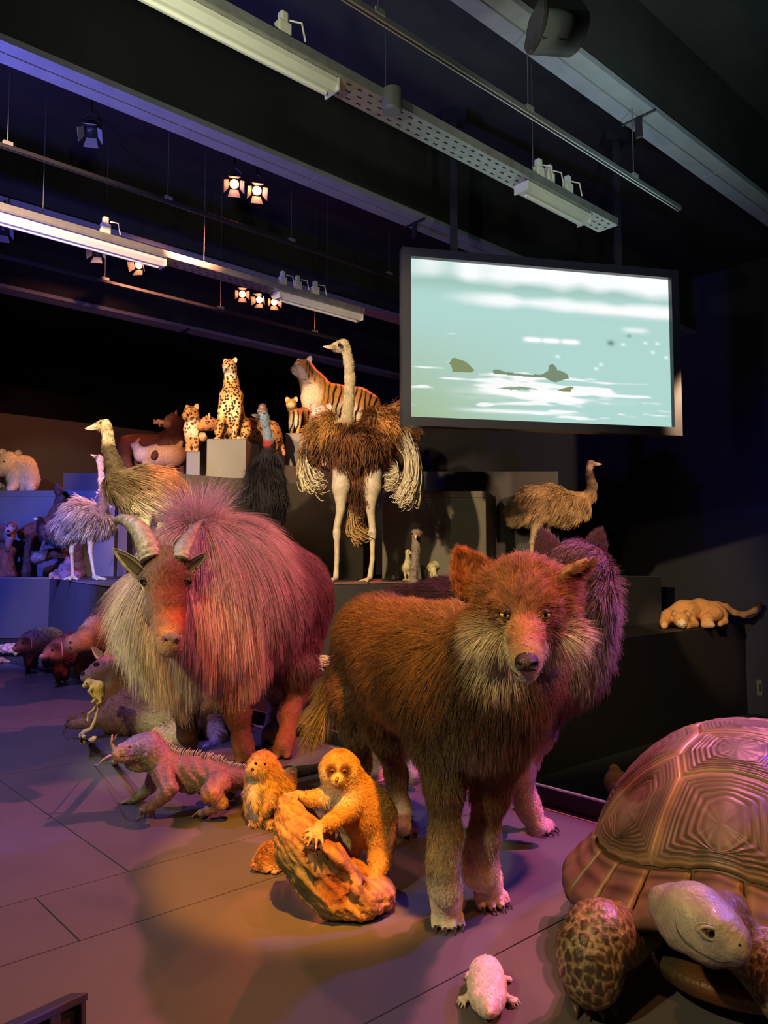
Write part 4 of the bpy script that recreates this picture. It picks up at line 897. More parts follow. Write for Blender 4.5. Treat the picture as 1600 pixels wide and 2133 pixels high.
    horn([(318, 1168, 3.52, 33), (308, 1135, 3.54, 31), (290, 1104, 3.58, 25), (266, 1086, 3.64, 17), (248, 1083, 3.69, 10), (241, 1090, 3.72, 5), (244, 1102, 3.73, 1.5)], 'l')
    horn([(374, 1166, 3.52, 22), (384, 1140, 3.56, 20), (396, 1115, 3.63, 14), (408, 1097, 3.70, 9), (418, 1086, 3.78, 4), (419, 1084, 3.80, 1.5)], 'r')
    EM = mat('tahr_ear', (0.36, 0.28, 0.16), 0.7, var=0.35, vs=30)
    ear('ear', root, P(298, 1196, 3.53), P(233, 1142, 3.52), (0.5, -0.4, 1), 0.085, (-0.3, -1, -0.4), EM, cup=0.45, thick=0.006, pointy=2.2)
    ear('ear', root, P(388, 1190, 3.53), P(433, 1151, 3.54), (-0.5, -0.4, 1), 0.06, (0.4, -1, -0.5), EM, cup=0.45, thick=0.006, pointy=2.2)
    EI = mat('ear_inner_dark', (0.07, 0.045, 0.025), 0.8)
    ear('ear_inner', root, P(293, 1193, 3.50), P(243, 1150, 3.495), (0.5, -0.4, 1), 0.045, (-0.3, -1, -0.4), EI, cup=0.3, thick=0.003, pointy=2.2); ear('ear_inner', root, P(393, 1188, 3.505), P(426, 1158, 3.515), (-0.5, -0.4, 1), 0.032, (0.4, -1, -0.5), EI, cup=0.3, thick=0.003, pointy=2.2)
    for f_, d_ in ((fA, (-.2, -1, 0)), (fB, (0.1, -1, 0)), (fC, (0.05, -1, 0)), (fD, (-.2, -1, 0))): hoofshell(root, f_, d_, 0.042)
tahr()
def dark_leg():
    # dark cloven-hoofed calf standing behind the tahr: only a lower leg shows between its front legs
    root = thing('small_antelope', 'dark hoofed animal almost hidden behind the tahr, one dark leg showing', 'antelope', G(458, 1508))
    b = Body(); f1 = G(458, 1500); f2 = G(470, 1488); f3 = G(560, 1470); f4 = G(545, 1455)
    b.ch([(470, 1350, 4.85, 60), (560, 1350, 5.15, 62)], 0.08); b.ch([(450, 1335, 4.8, 40), (432, 1300, 4.7, 30), (425, 1290, 4.6, 22)], 0.05)
    b.ch([(475, 1370, 4.85, 36), (470, 1440, 4.8, 18), (463, 1475, 4.78, 10), (f1+Z_*0.05, 0.025)], 0.03); b.ch([(485, 1370, 5.0, 36), (485, 1430, 5.0, 14), (f2+Z_*0.05, 0.022)], 0.03)
    b.ch([(560, 1370, 5.15, 40), (566, 1420, 5.2, 16), (f3+Z_*0.05, 0.022)], 0.03); b.ch([(548, 1370, 5.25, 40), (548, 1420, 5.3, 16), (f4+Z_*0.05, 0.022)], 0.03)
    animal(root, b, 0.014, colf([], (0.05, 0.035, 0.04)))
    hoofshell(root, f1, (-.5, -1, 0), 0.03); hoofshell(root, f2, (-.5, -1, 0), 0.03)
dark_leg()

# ================================================================== DRIFTWOOD, LORIS, SMALL MAMMALS
def wnoise(X, seed, sc, octv=3):
    r = np.random.default_rng(seed); o = 0
    for k in range(octv*4):
        d = r.normal(size=3); d *= sc*(1.0+k*0.45)/np.linalg.norm(d); o = o+np.sin(X@d+r.random()*6.28)/(1+k*0.35)
    return o/3.0
def grainy(V, Q, axis, amp, seed, sc=60, along=6):
    """wood relief: ridges that run along axis"""
    axis = U(*axis); N = vnormals(V, Q); t = V@axis; X = V-np.outer(t, axis)
    X = X+0.012*wnoise(V, seed+5, 12)[:, None]*np.array((1, .5, 1))
    s_ = wnoise(X*1.0+np.outer(t, axis)*along/sc, seed, sc)
    return V+N*(amp*(np.clip(s_, -1, 1))[:, None])+N*(amp*1.5*wnoise(V, seed+9, 16)[:, None])
M_wood = mat('driftwood', (0.42, 0.22, 0.08), 0.75, attr=True, var=0.4, vs=22, bump=0.7, bs=60)
def driftwood():
    root = thing('driftwood_stump', 'gnarled piece of driftwood leaning up under the hands of the orange loris', 'driftwood', G(700, 1890))
    b = Body()
    b.ch([(592, 1670, 2.32, 14), (606, 1700, 2.30, 24), (632, 1748, 2.27, 38), (668, 1800, 2.24, 46), (712, 1852, 2.23, 44), (758, 1874, 2.24, 32), (792, 1872, 2.25, 24)], 0.03)
    b.ch([(612, 1660, 2.38, 9), (634, 1700, 2.38, 17), (668, 1745, 2.36, 26), (690, 1790, 2.34, 24)], 0.02)
    b.ch([(588, 1720, 2.28, 14), (604, 1780, 2.26, 20), (640, 1840, 2.24, 26), (680, 1880, 2.22, 24), (700, 1896, 2.21, 14)], 0.03)
    b.ch([(690, 1800, 2.34, 30), (745, 1830, 2.34, 28), (790, 1862, 2.31, 24), (800, 1876, 2.28, 20)], 0.02)
    b.ch([(700, 1893, 2.20, 10), (740, 1897, 2.20, 12), (770, 1880, 2.22, 20)], 0.02)
    b.cut([(648, 1786, 2.185, 19), (676, 1808, 2.175, 20), (704, 1822, 2.185, 14)], 0.010); b.cut([(668, 1846, 2.170, 20), (694, 1850, 2.165, 26), (714, 1838, 2.19, 18)], 0.010)
    b.cut([(690, 1888, 2.165, 9), (722, 1878, 2.165, 14), (760, 1888, 2.17, 12)], 0.008); b.cut([(606, 1690, 2.265, 4), (640, 1730, 2.235, 5), (662, 1766, 2.21, 5)], 0.005)
    b.cut([(590, 1736, 2.21, 9), (610, 1790, 2.19, 11), (636, 1832, 2.175, 11), (660, 1862, 2.165, 8)], 0.008); b.cut([(745, 1842, 2.215, 8), (778, 1852, 2.21, 7)], 0.008)
    V, Q = b.surf(0.005); V = smoothmesh(V, Q, 1); V = grainy(V, Q, P(760, 1870, 2.24)-P(600, 1690, 2.3), 0.0075, 3, 130); V[:, 2] = np.maximum(V[:, 2], 0.001)
    cf = colf([((620, 1700, 2.25), .08, (0.50, 0.30, 0.14)), ((660, 1760, 2.2), .05, (0.46, 0.24, 0.09)), ((620, 1820, 2.2), .08, (0.22, 0.20, 0.11)), ((690, 1850, 2.17), .045, (0.28, 0.08, 0.02)), ((672, 1800, 2.19), .03, (0.10, 0.06, 0.03)), ((780, 1860, 2.2), .06, (0.48, 0.28, 0.13)), ((660, 1890, 2.2), .05, (0.24, 0.20, 0.12))], (0.40, 0.22, 0.09))
    c_ = cf(V)*(1+0.5*wnoise(V-np.outer(V@U(*(P(760, 1870, 2.24)-P(600, 1690, 2.3))), U(*(P(760, 1870, 2.24)-P(600, 1690, 2.3)))), 8, 150))[:, None]
    o = npmesh('wood', V, Q, root, M_wood, col=np.clip(c_, 0.01, 1))
driftwood()
def hand(b, wrist, pts_dir, size, nfing=5, k=0.004, normal=Z_, spread=0.9, curl=0.5, thumb=True, thumbside=1):
    """five-fingered hand from the wrist, pointing along pts_dir, palm below; tips curl down along -normal"""
    f = U(*pts_dir); nrm = U(*(np.array(normal, float)-f*f.dot(np.array(normal, float)))); s_ = np.cross(f, nrm); w = np.array(wrist, float)
    pc = w+f*size*0.45; b.ch([(w, size*0.26), (pc-s_*size*0.10, size*0.26)], 0.008); b.ch([(w, size*0.24), (pc+s_*size*0.12, size*0.25)], 0.008)
    tips = []; n = 4 if thumb else nfing; L = [0.62, 0.78, 0.74, 0.56, 0.5]
    for i in range(n):
        a = (i-(n-1)/2)/(max(n-1, 1)/2); d = U(*(f+s_*a*spread*0.55)); st = pc+s_*a*size*0.26; l = L[i]*size
        m = st+d*l*0.5+nrm*size*0.06; e = st+d*l-nrm*size*curl*0.45
        if abs(nrm[2]) > 0.8 and abs(w[2]) < 0.2: e[2] = max(size*0.06, 0.003)
        b.ch([(st, size*0.115), (m, size*0.095), (e, size*0.07)], k); tips.append((e, d-nrm*0.15))
    if thumb:
        st = w+f*size*0.2+s_*thumbside*size*0.22; d = U(*(f*0.5+s_*thumbside)); b.ch([(st, size*0.12), (st+d*size*0.35, size*0.10), (st+d*size*0.6-nrm*size*curl*0.3+f*size*0.1, size*0.075)], k)
    return tips
def loris():
    root = thing('loris', 'orange-lit loris with dark eye patches climbing on the driftwood', 'monkey', P(760, 1850, 2.34))
    b = Body()
    b.ch([(708, 1602, 2.36, 38)], 0.01); b.el((706, 1606, 2.345), (36, 34, 38), 0.02); b.ch([(704, 1620, 2.30, 16), (702, 1626, 2.285, 11)], 0.015)
    b.ch([(706, 1634, 2.32, 16)], 0.015)
    b.ch([(718, 1630, 2.378, 32), (738, 1660, 2.396, 40), (762, 1690, 2.414, 46), (778, 1712, 2.423, 42)], 0.05)
    b.ch([(712, 1650, 2.369, 28), (722, 1690, 2.387, 30)], 0.04)
    b.ch([(700, 1650, 2.365, 22), (676, 1662, 2.36, 17), (650, 1664, 2.35, 13), (622, 1658, 2.34, 10)], 0.02)
    b.ch([(742, 1655, 2.369, 26), (722, 1690, 2.31, 19), (692, 1712, 2.25, 14), (668, 1720, 2.215, 10)], 0.02)
    b.ch([(786, 1705, 2.414, 36), (794, 1745, 2.396, 25), (792, 1790, 2.378, 19), (784, 1826, 2.33, 12)], 0.03)
    b.ch([(752, 1715, 2.432, 32), (728, 1755, 2.423, 21), (722, 1790, 2.405, 17), (722, 1805, 2.382, 12)], 0.03)
    hand(b, P(620, 1657, 2.34), P(588, 1662, 2.31)-P(620, 1657, 2.34), 0.045, normal=(0, -.1, 1), curl=0.5, thumbside=-1)
    hand(b, P(666, 1722, 2.21), P(650, 1758, 2.17)-P(666, 1722, 2.21), 0.052, normal=(-.2, -.9, .5), curl=0.3, spread=1.2, thumbside=1)
    hand(b, P(782, 1830, 2.32), P(762, 1856, 2.24)-P(782, 1830, 2.32), 0.056, normal=(0, -.6, .8), curl=0.5, spread=1.2, thumbside=-1)
    hand(b, P(722, 1806, 2.378), P(722, 1816, 2.32)-P(722, 1806, 2.378), 0.045, normal=(0, -.3, 1), curl=0.4)
    b.cut([(694, 1605, 2.288, 4)], 0.01); b.cut([(717, 1605, 2.288, 4)], 0.01)
    cf = colf([((705, 1585, 2.33), .03, (0.60, 0.40, 0.16)), ((685, 1610, 2.33), .02, (0.85, 0.72, 0.48)), ((728, 1610, 2.33), .02, (0.8, 0.62, 0.34)), ((702, 1625, 2.28), .018, (0.85, 0.70, 0.40)), ((692, 1604, 2.30), .016, (0.10, 0.03, 0.008)), ((718, 1604, 2.30), .016, (0.10, 0.03, 0.008)), ((703, 1592, 2.29), .012, (0.9, 0.75, 0.45)), ((708, 1566, 2.34), .014, (0.42, 0.18, 0.04)),
               ((705, 1660, 2.34), .04, (0.78, 0.72, 0.62)), ((735, 1720, 2.4), .04, (0.7, 0.62, 0.45)), ((785, 1680, 2.401), .06, (0.62, 0.36, 0.11)), ((655, 1745, 2.18), .03, (0.7, 0.5, 0.3)), ((765, 1850, 2.24), .03, (0.72, 0.5, 0.3)), ((600, 1658, 2.3), .03, (0.62, 0.36, 0.24))], (0.66, 0.42, 0.16))
    V, Q, o = animal(root, b, 0.0042, cf, sm=1)
    hd = P(703, 1622, 2.27)
    hands = [P(650, 1745, 2.18), P(765, 1848, 2.25), P(600, 1660, 2.32), P(722, 1812, 2.34)]
    def msk(X):
        m = np.ones(len(X))
        for h_ in hands: m = m*np.clip(((X-h_)**2).sum(1)/0.045**2-0.35, 0, 1)
        for e_ in (P(694, 1605, 2.295), P(717, 1605, 2.295), hd): m = m*np.where(((X-e_)**2).sum(1) < 0.009**2, 0, 1)
        return m
    def flow(X):
        hw = np.exp(-2*((X-P(706, 1605, 2.33))**2).sum(1)/0.07**2)[:, None]
        return (X-hd)/0.06*hw+np.array((0.25, 0.1, -0.8))
    ln = lenf([((706, 1605, 2.3), .05, 0.005), ((770, 1690, 2.401), .1, 0.009), ((705, 1665, 2.34), .04, 0.012)], 0.007)
    hair('fur', root, HAIR, V, Q, 26000, ln, flow, cf, radius=0.00055, seg=4, lift=0.4, droop=0.1, jit=0.2, seed=21, mask=msk, clump=0.006, cvar=0.2)
    for u_, s_ in ((694, -1), (717, 1)): eye_on(root, V, u_, 1606, 0.0078, (s_*0.25-0.1, -1, -0.1), (0.25, 0.1, 0.02), 0.6, 1.1)
    nb = Body(); nb.ch([(surfpt(V, 701, 1625), .0055)], 0.002); nb.ch([(surfpt(V, 703, 1621), .0045)], 0.003); v, q = nb.surf(0.0012); npmesh('nose', v, q, root, mat('loris_nose', (0.35, 0.12, 0.04), 0.4))
    line_on(root, V, [(692, 1634), (697, 1636), (702, 1637), (708, 1636), (713, 1633)], 0.0016, mat('loris_mouth', (0.2, 0.07, 0.02), 0.5))
    em = mat('loris_ear', (0.72, 0.5, 0.26), 0.7)
    ear('ear', root, P(673, 1612, 2.36), P(664, 1592, 2.36), (0.6, -.6, .3), 0.03, (-.5, -1, 0), em, cup=0.4, thick=0.003, pointy=3)
    ear('ear', root, P(741, 1606, 2.36), P(748, 1587, 2.365), (-.6, -.6, .3), 0.03, (.5, -1, 0), em, cup=0.4, thick=0.003, pointy=3)
loris()
def prairie_dog():
    y = GY(548, 1712); root = thing('prairie_dog', 'stout orange prairie dog sitting upright beside the iguana tail', 'rodent', G(550, 1712))
    b = Body()
    b.ch([(545, 1592, y, 27), (534, 1600, y-.05, 16), (528, 1603, y-.07, 10)], 0.03); b.ch([(552, 1625, y+.02, 36), (560, 1665, y+.04, 42), (556, 1690, y+.02, 34)], 0.05)
    b.ch([(585, 1660, y+.12, 30), (596, 1625, y+.22, 16), (608, 1606, y+.3, 8)], 0.03)
    b.ch([(530, 1640, y-.05, 12), (528, 1665, y-.09, 8), (533, 1684, y-.11, 6)], 0.01); b.ch([(562, 1645, y-.06, 12), (562, 1668, y-.10, 8), (552, 1686, y-.12, 6)], 0.01)
    b.ch([(540, 1706, y-.02, 14), (530, 1712, y-.07, 7)], 0.01); b.ch([(570, 1702, y-.02, 14), (562, 1711, y-.08, 7)], 0.01)
    hand(b, P(533, 1686, y-.11), (0, -.1, -1), 0.018, normal=(0, -1, 0)); hand(b, P(552, 1688, y-.12), (0, -.1, -1), 0.018, normal=(0, -1, 0))
    hand(b, P(534, 1711, y-.06), (-.4, -1, 0), 0.026, thumb=False); hand(b, P(562, 1711, y-.08), (0, -1, 0), 0.026, thumb=False)
    cf = colf([((545, 1585, y), .05, (0.58, 0.32, 0.1)), ((530, 1610, y-.05), .03, (0.72, 0.66, 0.5)), ((525, 1660, y-.05), .05, (0.7, 0.62, 0.46)), ((575, 1650, y), .06, (0.62, 0.40, 0.14))], (0.64, 0.44, 0.2))
    V, Q, o = animal(root, b, 0.0055, cf)
    ln = lenf([((538, 1595, y-.03), .045, 0.009), ((560, 1660, y), .1, 0.022), ((533, 1690, y-.1), .025, 0.003), ((552, 1690, y-.1), .025, 0.003)], 0.015)
    n0 = P(526, 1604, y-.09)
    msk = lambda X: np.where(X[:, 2] < 0.012, 0, 1)*np.where(((X-P(531, 1592, y-.075))**2).sum(1) < .008**2, 0, 1)
    hair('fur', root, HAIR, V, Q, 16000, ln, lambda X: (X-n0)*4*np.exp(-((X-n0)**2).sum(1)/0.1**2)[:, None]+np.array((0.1, 0, -.6)), cf, radius=0.0007, seg=4, lift=0.32, droop=0.2, jit=0.2, seed=23, mask=msk, clump=0.01, cvar=0.25)
    eye_on(root, V, 533, 1591, 0.007, (-.6, -1, .1), (0.02, .01, .01), 0.6, 1.2); eye_on(root, V, 551, 1592, 0.006, (.4, -1, .1), (0.02, .01, .01), 0.6, 1.2)
    nb = Body(); nb.ch([(surfpt(V, 526, 1603), .007)], 0.002); v, q = nb.surf(0.0015); npmesh('nose', v, q, root, BLACKN)
    c_ = thing('food_crumb', 'pale orange nut pieces on the floor before the prairie dog', 'food', G(530, 1720))
    m_ = mat('crumb', (0.7, 0.5, 0.25), 0.7)
    for (u_, v_, r_) in ((522, 1722, 5), (531, 1716, 4), (548, 1717, 3)):
        q_ = Body(); q_.el(G(u_, v_)+Z_*0.006, np.array((r_*0.002, r_*0.0014, 0.006)), 0.003); q_.ch([(G(u_+4, v_-1)+Z_*0.006, 0.005)], 0.004); vv, qq = q_.surf(0.0016); vv += 0.0008*vnormals(vv, qq)*wnoise(vv, 4, 900)[:, None]; npmesh('nut_piece', vv, qq, c_, m_)
prairie_dog()
def mole_brown():
    y = GY(566, 1812); root = thing('brown_mole', 'small orange-brown hedgehog-sized animal half hidden behind the driftwood', 'mole', G(570, 1812))
    b = Body()
    b.ch([(585, 1787, y+.05, 30), (562, 1788, y+.02, 26), (542, 1797, y-.01, 14), (531, 1800, y-.02, 6)], 0.02)
    b.ch([(556, 1806, y-.02, 7), (556, 1814, y-.04, 5)], 0.01); b.ch([(578, 1808, y-.02, 7), (575, 1816, y-.04, 5)], 0.01); b.ch([(600, 1806, y+.03, 8), (602, 1814, y+.01, 5)], 0.01)
    hand(b, G(556, 1817)+Z_*.006, (-.6, -.7, 0), 0.018, thumb=False); hand(b, G(575, 1819)+Z_*.006, (-.6, -.7, 0), 0.018, thumb=False)
    cf = colf([((532, 1800, y), .02, (0.7, 0.4, 0.22)), ((560, 1816, y-.04), .02, (0.75, 0.5, 0.3))], (0.50, 0.27, 0.10))
    V, Q, o = animal(root, b, 0.004, cf)
    hair('fur', root, HAIR, V, Q, 9000, lenf([((533, 1800, y), .02, .004)], 0.012), lambda X: np.tile((1, .2, -.3), (len(X), 1)), cf, radius=0.0006, seg=4, lift=0.35, droop=0.1, jit=0.2, seed=25, mask=lambda X: np.where(X[:, 2] < .015, 0, 1), clump=0.006, cvar=0.3)
    nb = Body(); nb.ch([(surfpt(V, 529, 1801), .0055)], 0.002); v, q = nb.surf(0.001); npmesh('nose', v, q, root, mat('pink_nose', (0.5, 0.25, 0.2), 0.4))
mole_brown()
def mole_white():
    root = thing('white_mole', 'small white mole with pink light on its back crawling on the front floor', 'mole', G(1016, 2080))
    b = Body()
    b.ch([(1014, 2032, 1.88, 35), (1015, 2052, 1.83, 35), (1016, 2076, 1.78, 31), (1018, 2092, 1.73, 20), (1020, 2103, 1.70, 9), (1020, 2108, 1.685, 6)], 0.02)
    for s_, (u_, v_) in ((-1, (975, 2089)), (1, (1056, 2090))):
        w = G(u_, v_)+Z_*0.012; b.ch([(1016+s_*18, 2078, 1.75, 13), (w+np.array((-s_*.010, .006, .004)), 0.010)], 0.008)
        hand(b, w, (s_*0.75, -0.55, -0.05), 0.026, nfing=5, thumb=False, spread=1.3, normal=(0, 0, 1), curl=0.15)
    for s_, (u_, v_) in ((-1, (983, 2038)), (1, (1052, 2046))):
        w = G(u_, v_)+Z_*0.008; b.ch([(1016+s_*22, 2040, 1.85, 10), (w, 0.006)], 0.006); hand(b, w, (s_*0.9, -0.1, 0), 0.016, thumb=False, spread=1.0)
    cf = colf([((1020, 2108, 1.68), .014, (0.85, 0.6, 0.55)), ((972, 2092, 1.68), .025, (0.75, 0.48, 0.38)), ((1058, 2092, 1.68), .025, (0.75, 0.48, 0.38))], (0.80, 0.72, 0.66))
    V, Q, o = animal(root, b, 0.0026, cf, sm=1)
    hair('fur', root, HAIR, V, Q, 12000, lenf([], .0055), lambda X: np.tile((0, 1, 0.1), (len(X), 1)), cf, radius=0.0004, seg=3, lift=0.35, droop=0.0, jit=0.15, seed=27, clump=0.005, cvar=0.12,
         mask=lambda X: np.where(X[:, 2] < .012, 0, 1)*np.where(np.abs(X[:, 0]-P(1016, 2080, 1.78)[0]) > 0.040, 0, 1)*np.where(X[:, 1] < 1.685, 0, 1))
mole_white()

# ================================================================== IGUANA AND TORTOISE
def cells(X, size, seed=0, F2=True):
    """distance to nearest and second nearest jittered grid point (cellular pattern)"""
    K = np.floor(X/size).astype(int); d1 = np.full(len(X), 9e9); d2 = d1.copy(); rid = np.zeros(len(X))
    for i in (-1, 0, 1):
        for j in (-1, 0, 1):
            for k in (-1, 0, 1):
                c = K+(i, j, k); h = (c[:, 0]*73856093 ^ c[:, 1]*19349663 ^ c[:, 2]*83492791 ^ seed*2654435) & 0xffffff
                r = np.stack([(h*q % 1009)/1009.0 for q in (31, 57, 91)], 1); d = np.linalg.norm(X-(c+0.15+0.7*r)*size, axis=1)/size
                nw = d < d1; d2 = np.where(nw, d1, np.minimum(d2, d)); rid = np.where(nw, r[:, 0], rid); d1 = np.minimum(d1, d)
    return d1, d2, rid
def iguana():
    root = thing('iguana', 'pink-lit iguana with spiny back and blue-lit head, crouching in front of the tahr', 'lizard', G(380, 1685))
    b = Body()
    b.ch([(305, 1552, 3.12, 25), (285, 1556, 3.09, 23), (258, 1564, 3.05, 16), (243, 1570, 3.03, 11)], 0.012)
    b.ch([(300, 1566, 3.11, 22), (262, 1576, 3.05, 13), (246, 1579, 3.03, 9)], 0.01)
    b.ch([(312, 1558, 3.12, 26), (330, 1582, 3.13, 26), (352, 1606, 3.14, 29), (400, 1616, 3.16, 32), (445, 1622, 3.18, 29), (478, 1622, 3.20, 22), (520, 1622, 3.24, 19), (600, 1612, 3.42, 13), (690, 1596, 3.66, 8), (775, 1571, 3.98, 3)], 0.03)
    b.ch([(385, 1602, 3.15, 24), (440, 1610, 3.17, 22)], 0.03)
    for i in range(6):   # dewlap
        t = i/5; b.ch([(262+t*45, 1582, 3.06+.05*t, 6), (266+t*38, 1597+math.sin(t*2.6)*9, 3.07+.04*t, 4)], 0.012)
    b.ch([(338, 1612, 3.06, 22), (352, 1645, 3.00, 16), (336, 1662, 3.00, 13), (318, 1680, 3.02, 10)], 0.018)
    b.ch([(325, 1610, 3.22, 18), (312, 1640, 3.28, 12), (295, 1655, 3.28, 10), (280, 1663, 3.26, 8)], 0.018)
    b.ch([(455, 1632, 3.10, 26), (440, 1652, 3.02, 20), (462, 1674, 3.03, 12), (445, 1684, 3.04, 9), (430, 1689, 3.05, 8)], 0.015)
    b.ch([(470, 1628, 3.28, 20), (480, 1645, 3.34, 14), (470, 1655, 3.34, 9)], 0.015)
    tps = hand(b, P(316, 1683, 3.03), G(284, 1693)-P(316, 1683, 3.03), 0.062, normal=(0, 0, 1), spread=1.1, curl=0.25, thumb=False)
    tps += hand(b, P(280, 1665, 3.26), G(256, 1672)-P(280, 1665, 3.26), 0.055, normal=(0, 0, 1), spread=1.1, curl=0.25, thumb=False)
    tps += hand(b, P(432, 1690, 3.06), G(408, 1697)-P(432, 1690, 3.06), 0.065, normal=(0, 0, 1), spread=0.9, curl=0.2, thumb=False)
    V, Q = b.surf(0.0055); V = smoothmesh(V, Q, 2); N = vnormals(V, Q)
    d1, d2, rid = cells(V, 0.013, 3)
    fold = np.sin(V[:, 0]*150+np.sin(V[:, 2]*40)*2+V[:, 2]*60)*np.exp(-((V[:, 0]-P(400, 1630, 3.1)[0])/0.17)**2)*np.clip((0.30-V[:, 2])/0.1, 0, 1)
    V = V+N*((np.clip(d2-d1, 0, .35)-.2)*0.008+0.0030*fold)[:, None]; V[:, 2] = np.maximum(V[:, 2], 0.001)
    c0 = colf([((285, 1553, 3.08), .045, (0.34, 0.36, 0.44)), ((245, 1573, 3.03), .03, (0.65, 0.48, 0.30)), ((285, 1595, 3.07), .05, (0.36, 0.33, 0.18)), ((320, 1640, 3.1), .06, (0.42, 0.33, 0.17)), ((285, 1660, 3.25), .05, (0.32, 0.30, 0.16)), ((420, 1650, 3.1), .05, (0.42, 0.36, 0.2)), ((600, 1610, 3.4), .2, (0.20, 0.15, 0.10)), ((700, 1592, 3.7), .2, (0.10, 0.07, 0.05)), ((770, 1572, 3.95), .06, (0.5, 0.3, 0.12))], (0.48, 0.29, 0.20))  # blue light on head, shadow and orange light on tail painted into the skin
    npmesh('body', V, Q, root, SKIN, col=np.clip(c0(V)*(0.80+0.3*rid)[:, None]*(0.75+0.5*np.clip(d2-d1, 0, .5))[:, None], 0, 1))
    SP = BM()
    for k, u_ in enumerate(np.arange(318, 560, 3.6)):
        a = topline(V, u_); l = (0.026 if u_ < 465 else 0.014)*(0.8+0.4*((k*37) % 7)/7)
        SP.tube([a-Z_*0.006, a+Z_*l*0.5+np.array((.004, 0, 0)), a+Z_*l+np.array((.014, 0, 0))], [0.0042, 0.003, 0.0006], 5)
    o = SP.build('back_spines', mat('spine_pale', (0.75, 0.6, 0.45), 0.5), root, True); o['kind'] = 'stuff'
    eye_on(root, V, 272, 1555, 0.010, (-.25, -1, .1), (0.35, 0.2, 0.1), 0.4, 0.9, (0.3, 0.28, 0.3))
    line_on(root, V, [(238, 1574), (250, 1575), (262, 1575), (275, 1573), (290, 1569)], 0.002, CLAW)
    q_ = surfpt(V, 300, 1572); o = BM().tube([q_+(0, .008, 0), q_+(0, .001, 0), q_-(0, .0015, 0)], [0.014, 0.012, 0.005], 14).build('cheek_scale', mat('cheek_plate', (0.32, 0.28, 0.30), 0.45), root, True)
    claws(root, tps, CLAW, 0.003, 0.013)
    # twig at its nose
    tw = thing('forked_twig', 'short forked twig standing in front of the iguana snout', 'twig', G(240, 1592))
    BM().tube([G(236, 1590)+Z_*.004, P(244, 1582, 3.14), P(240, 1566, 3.16), P(232, 1548, 3.16), P(234, 1530, 3.16)], [.013, .013, .009, .006, .003], 8).build('stem', mat('twig_tan', (0.42, 0.32, 0.14), 0.7, bump=0.6, bs=90), tw, True)
    BM().tube([P(236, 1545, 3.16), P(243, 1530, 3.15)], [.005, .002], 7).build('branch', mat('twig_tan2', (0.42, 0.32, 0.14), 0.7), tw, True)
    BM().tube([P(246, 1578, 3.14), P(228, 1574, 3.10), P(214, 1583, 3.08), P(206, 1593, 3.08), G(196, 1594)+Z_*.003], [.006, .0045, .004, .003, .002], 7).build('tendril', mat('twig_pale', (0.55, 0.42, 0.33), 0.7), tw, True)
iguana()

